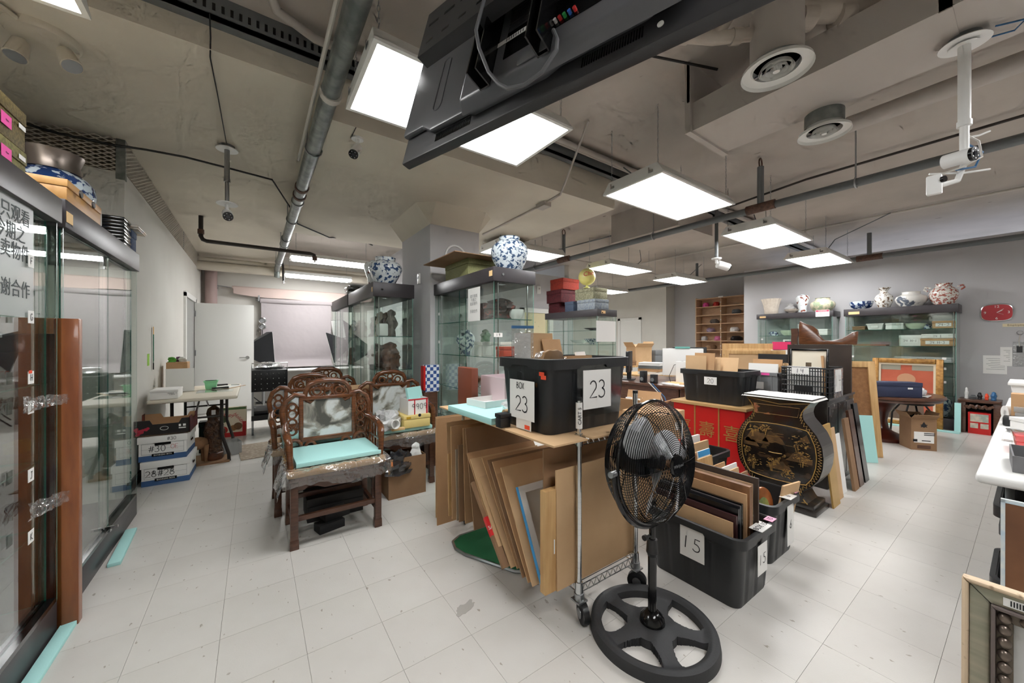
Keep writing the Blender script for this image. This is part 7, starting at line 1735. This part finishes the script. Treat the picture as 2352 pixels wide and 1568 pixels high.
for s_ in (-1, 1):
    for k in range(23): link('bead', bd_m, sf, (s_*(W/2-.062), -.022, .07+k*.0275))
for k in range(20):
    for z in (.062, Hh-.062): link('bead', bd_m, sf, (-.266+k*.028, -.022, z), (0, R(90), 0))
MB().box(-W/2+.07, W/2-.07, -.012, -.004, .07, Hh-.07).build('mirror_sheet', mat('pale_board', (196, 196, 194), .4), sf)
w = MB().box(-.3, -.25, -.0258, -.0245, Hh-.036, Hh-.018).build('barcode_label', m_paper, sf)
for k in range(9): MB().box(-.29+k*.004, -.288+k*.004, -.0264, -.0258, Hh-.033, Hh-.021).build('barcode_bar', m_ink, w)
# ------------------------------------------------------------------ contents of the glass cabinets
Gc = 'wares inside the middle glass cabinet'
def incab(fn, *a, **k): return fn(*a, **k)
x = 1.84
pot('ginger_jar', 'blue white and red jar inside the middle cabinet, third shelf', 'vase', (1.8, 3.4, 1.171), .2, .26, GUAN, p_blue, Gc)
lump('dried_flower', 'dark bonsai ornament with red blossoms on the top shelf of middle cabinet', 'ornament', (1.85, 2.8, 1.501), .3, .2, mat('bonsai', (74, 66, 66), .7, col2=(150, 70, 60), scale=16, lo=.55, hi=.65), 120, group=Gc, amp=.25)
pot('white_planter', 'small white footed planter on the top shelf of middle cabinet', 'planter', (1.93, 2.68, 1.501), .14, .09, BOWL, p_white, Gc)
carton('red_case', 'dark red case on the top shelf of middle cabinet', 'box', (1.85, 3.05, 1.501), (.24, .3, .16), mat('wine_case', (92, 24, 28), .5), lid=.05, group=Gc)
for k in range(3): carton('white_case', ('left', 'middle', 'right')[k]+' white carton on the third shelf of middle cabinet', 'box', (1.9, 3.2-.17*k, 1.171), (.14, .15, .13), m_paper, lid=.03, group=Gc)
carton('orange_case', 'orange red box on the third shelf of middle cabinet', 'box', (1.86, 2.69, 1.171), (.2, .12, .09), mat('orange_box', (196, 62, 34), .5), lid=.03, group=Gc)
lump('jade_figure', 'green jade figure on the third shelf of middle cabinet', 'figurine', (1.8, 3.0, 1.302), .1, .12, mat('jade_green', (40, 110, 70), .3), 121, group=Gc); MB
for k, (y, z, w_, h_, m, nm) in enumerate([(3.5, .841, .14, .2, p_greystone, 'grey stone figure on second shelf of middle cabinet'), (3.3, .841, .16, .16, p_brownstone, 'brown carved figure on second shelf of middle cabinet'), (3.5, .521, .14, .18, p_bronze, 'bronze figure on first shelf of middle cabinet'), (3.2, .521, .16, .16, p_white, 'white figure on first shelf of middle cabinet')]): lump('figurine', nm, 'figurine', (1.84, y, z), w_, h_, m, 130+k, group=Gc)
pot('blue_plate', 'wide blue rimmed dish on second shelf of middle cabinet', 'dish', (1.84, 2.85, .841), .34, .05, DISH, p_blue2, Gc)
Gl = 'carvings inside the cabinet left of the column'
for k, (y, z, w_, h_, m, nm) in enumerate([(4.1, 1.361, .12, .3, p_greystone, 'grey stone vase on top shelf, nearest, left of column'), (4.28, 1.361, .14, .28, p_bronze, 'dark bronze vase on top shelf, second, left of column'), (4.5, 1.361, .14, .3, p_cream, 'cream carved figure on top shelf left of column'), (4.75, 1.361, .14, .26, p_bronze, 'black carved figure on top shelf left of column'),
      (4.12, 1.001, .2, .3, p_brownstone, 'reddish brown root carving on middle shelf left of column'), (4.36, 1.001, .2, .27, p_bronze, 'dark carved group on middle shelf left of column'), (4.7, 1.001, .2, .28, p_greystone, 'grey carved rock on middle shelf left of column'), (4.15, .621, .2, .28, p_greystone, 'tan scholar rock on lowest shelf left of column'), (4.5, .621, .22, .26, p_brownstone, 'brown burl carving on lowest shelf left of column')]): lump('figurine', nm, 'figurine', (1.24, y, z), w_, h_, m, 150+k, group=Gl, amp=.2)
tag(MB().cbox((0, 0, .07), (.11, .11, .14)).build('white_canister', p_white, None, bev=.02, loc=(1.13, 4.05, 1.361)), 'white canister on the top shelf left of column', 'canister')
for k, (y, z, h_, m) in enumerate([(5.5, 1.361, .25, p_greystone), (5.9, 1.361, .22, p_cream), (5.6, 1.001, .25, p_white), (6.0, 1.001, .22, p_brownstone)]): lump('figurine', ('grey', 'cream', 'white', 'brown')[k]+' figure inside the hidden far glass cabinet', 'figurine', (1.24, y, z), .16, h_, m, 170+k, group='figures inside the far glass cabinet')
Gg = 'wares inside the low cabinet under the globe'
for k, (y, z, h_, m, nm) in enumerate([(4.55, 1.505, .04, m_black, 'stack of dark plates on top shelf under the globe'), (4.55, 1.255, .1, p_blue2, 'patterned dish stack on third shelf under the globe'), (4.9, 1.255, .08, p_white, 'white dish stack on third shelf under the globe'), (4.55, .905, .08, p_celadon, 'green dish stack on second shelf under the globe')]): pot('dish_stack', nm, 'dishes', (5.0, y, z), .36, h_, DISH, m, Gg)
# wall cabinets
Gr = 'goods on the shelves of the wall cabinets'
def bskt(lb, loc, W, D, Hh, m): 
    t = thing('plastic_basket', lb, 'basket', loc, 0, Gr); MB().taper(-D/2, D/2, -W/2, W/2, 0, Hh, .02).build('body', m, t); MB().box(-D/2-.006, D/2+.006, -W/2-.006, W/2+.006, Hh-.015, Hh).build('rim', m, t)
    w = MB().cbox((-D/2-.004, 0, Hh*.5), (.002, W*.4, Hh*.4)).build('label', m_paper, t); return t
def labelled(lb, loc, W, D, Hh, m, txt, th=.04):
    t = carton('labelled_box', lb, 'box', loc, (D, W, Hh), m, lid=Hh*.3, group=Gr)
    if txt:
        p = MB().box(-D/2-.0052, -D/2-.004, -W*.35, W*.35, Hh*.25, Hh*.7).build('label', m_paper, t); ink(txt, th, .1).build('lettering', m_ink, p, loc=(-D/2-.006, 0, Hh*.48), rot=(0, 0, R(-90)))
    return t
bskt('white basket labelled on the top shelf of right wall cabinet', (8.62, 1.53, 1.505), .2, .26, .1, m_whiteplastic)
labelled('white box with pink note on top shelf of right wall cabinet', (8.62, 1.3, 1.505), .2, .26, .1, m_paper, None)
pot('jade_bowl', 'pale jade bowl on the top shelf of right wall cabinet', 'bowl', (8.62, 1.08, 1.505), .24, .09, BOWL, p_jade, Gr)
labelled('brown labelled box on top shelf at right of right wall cabinet', (8.6, .78, 1.505), .22, .26, .11, m_card, '24-2')
lump('blue_cloth', 'dark blue bundle on top shelf of right wall cabinet', 'bundle', (8.62, .96, 1.505), .12, .07, p_bluedark, 201, group=Gr)
carton('flat_case', 'thin brown case at the left of top shelf, right wall cabinet', 'box', (8.62, 1.73, 1.505), (.26, .16, .06), m_card3, lid=.02, group=Gr)
labelled('green and white carton 24 H-1 on right wall cabinet', (8.6, 1.12, 1.235), .24, .26, .17, m_paper, '24 H-1', .035)
labelled('white flat labelled carton on upper right of wall cabinet', (8.6, .84, 1.355), .32, .26, .065, m_paper, '24 I', .03)
labelled('brown labelled carton beneath the white flat carton', (8.6, .84, 1.235), .34, .28, .115, m_card, '24 H-3', .035)
carton('stack_of_plates', 'stack of flat sheets at left middle of right wall cabinet', 'sheets', (8.62, 1.6, 1.235), (.26, .4, .02), m_card3, lid=.006, group=Gr)
labelled('long grey patterned carton low in right wall cabinet', (8.62, 1.0, .985), .6, .26, .08, mat('grey_pattern', (190, 190, 192), .5), '24 I', .035)
labelled('white carton on top shelf of left wall cabinet', (8.68, 2.28, 1.425), .22, .2, .11, m_paper, None)
pot('glass_dish', 'pale green dish on top shelf of left wall cabinet', 'dish', (8.68, 2.8, 1.425), .26, .1, BOWL, p_jade, Gr)
lump('blue_ware', 'blue pottery pieces at left of top shelf, left wall cabinet', 'pottery', (8.68, 3.05, 1.425), .2, .09, p_bluedark, 202, group=Gr)
carton('tall_white_box', 'tall white box in the middle of left wall cabinet', 'box', (8.68, 2.58, 1.425), (.1, .1, .22), m_paper, lid=.03, group=Gr)
picture('small_framed_photo', 'white framed photo on the second shelf of left wall cabinet', 'picture', (8.62, 2.76, 1.135), .22, .21, .03, m_paper, mat('blue_photo', (90, 110, 134), .5, col2=(40, 44, 50), scale=9), -90, -4, .015)
labelled('white and blue labelled carton on second shelf of left wall cabinet', (8.66, 3.05, 1.135), .3, .24, .08, m_paper, '545-2', .035)
pot('tall_floor_vase', 'blue and white floor vase at the foot of right wall cabinet', 'vase', (8.62, .83, .165), .26, .32, JAR, p_blue, Gr)
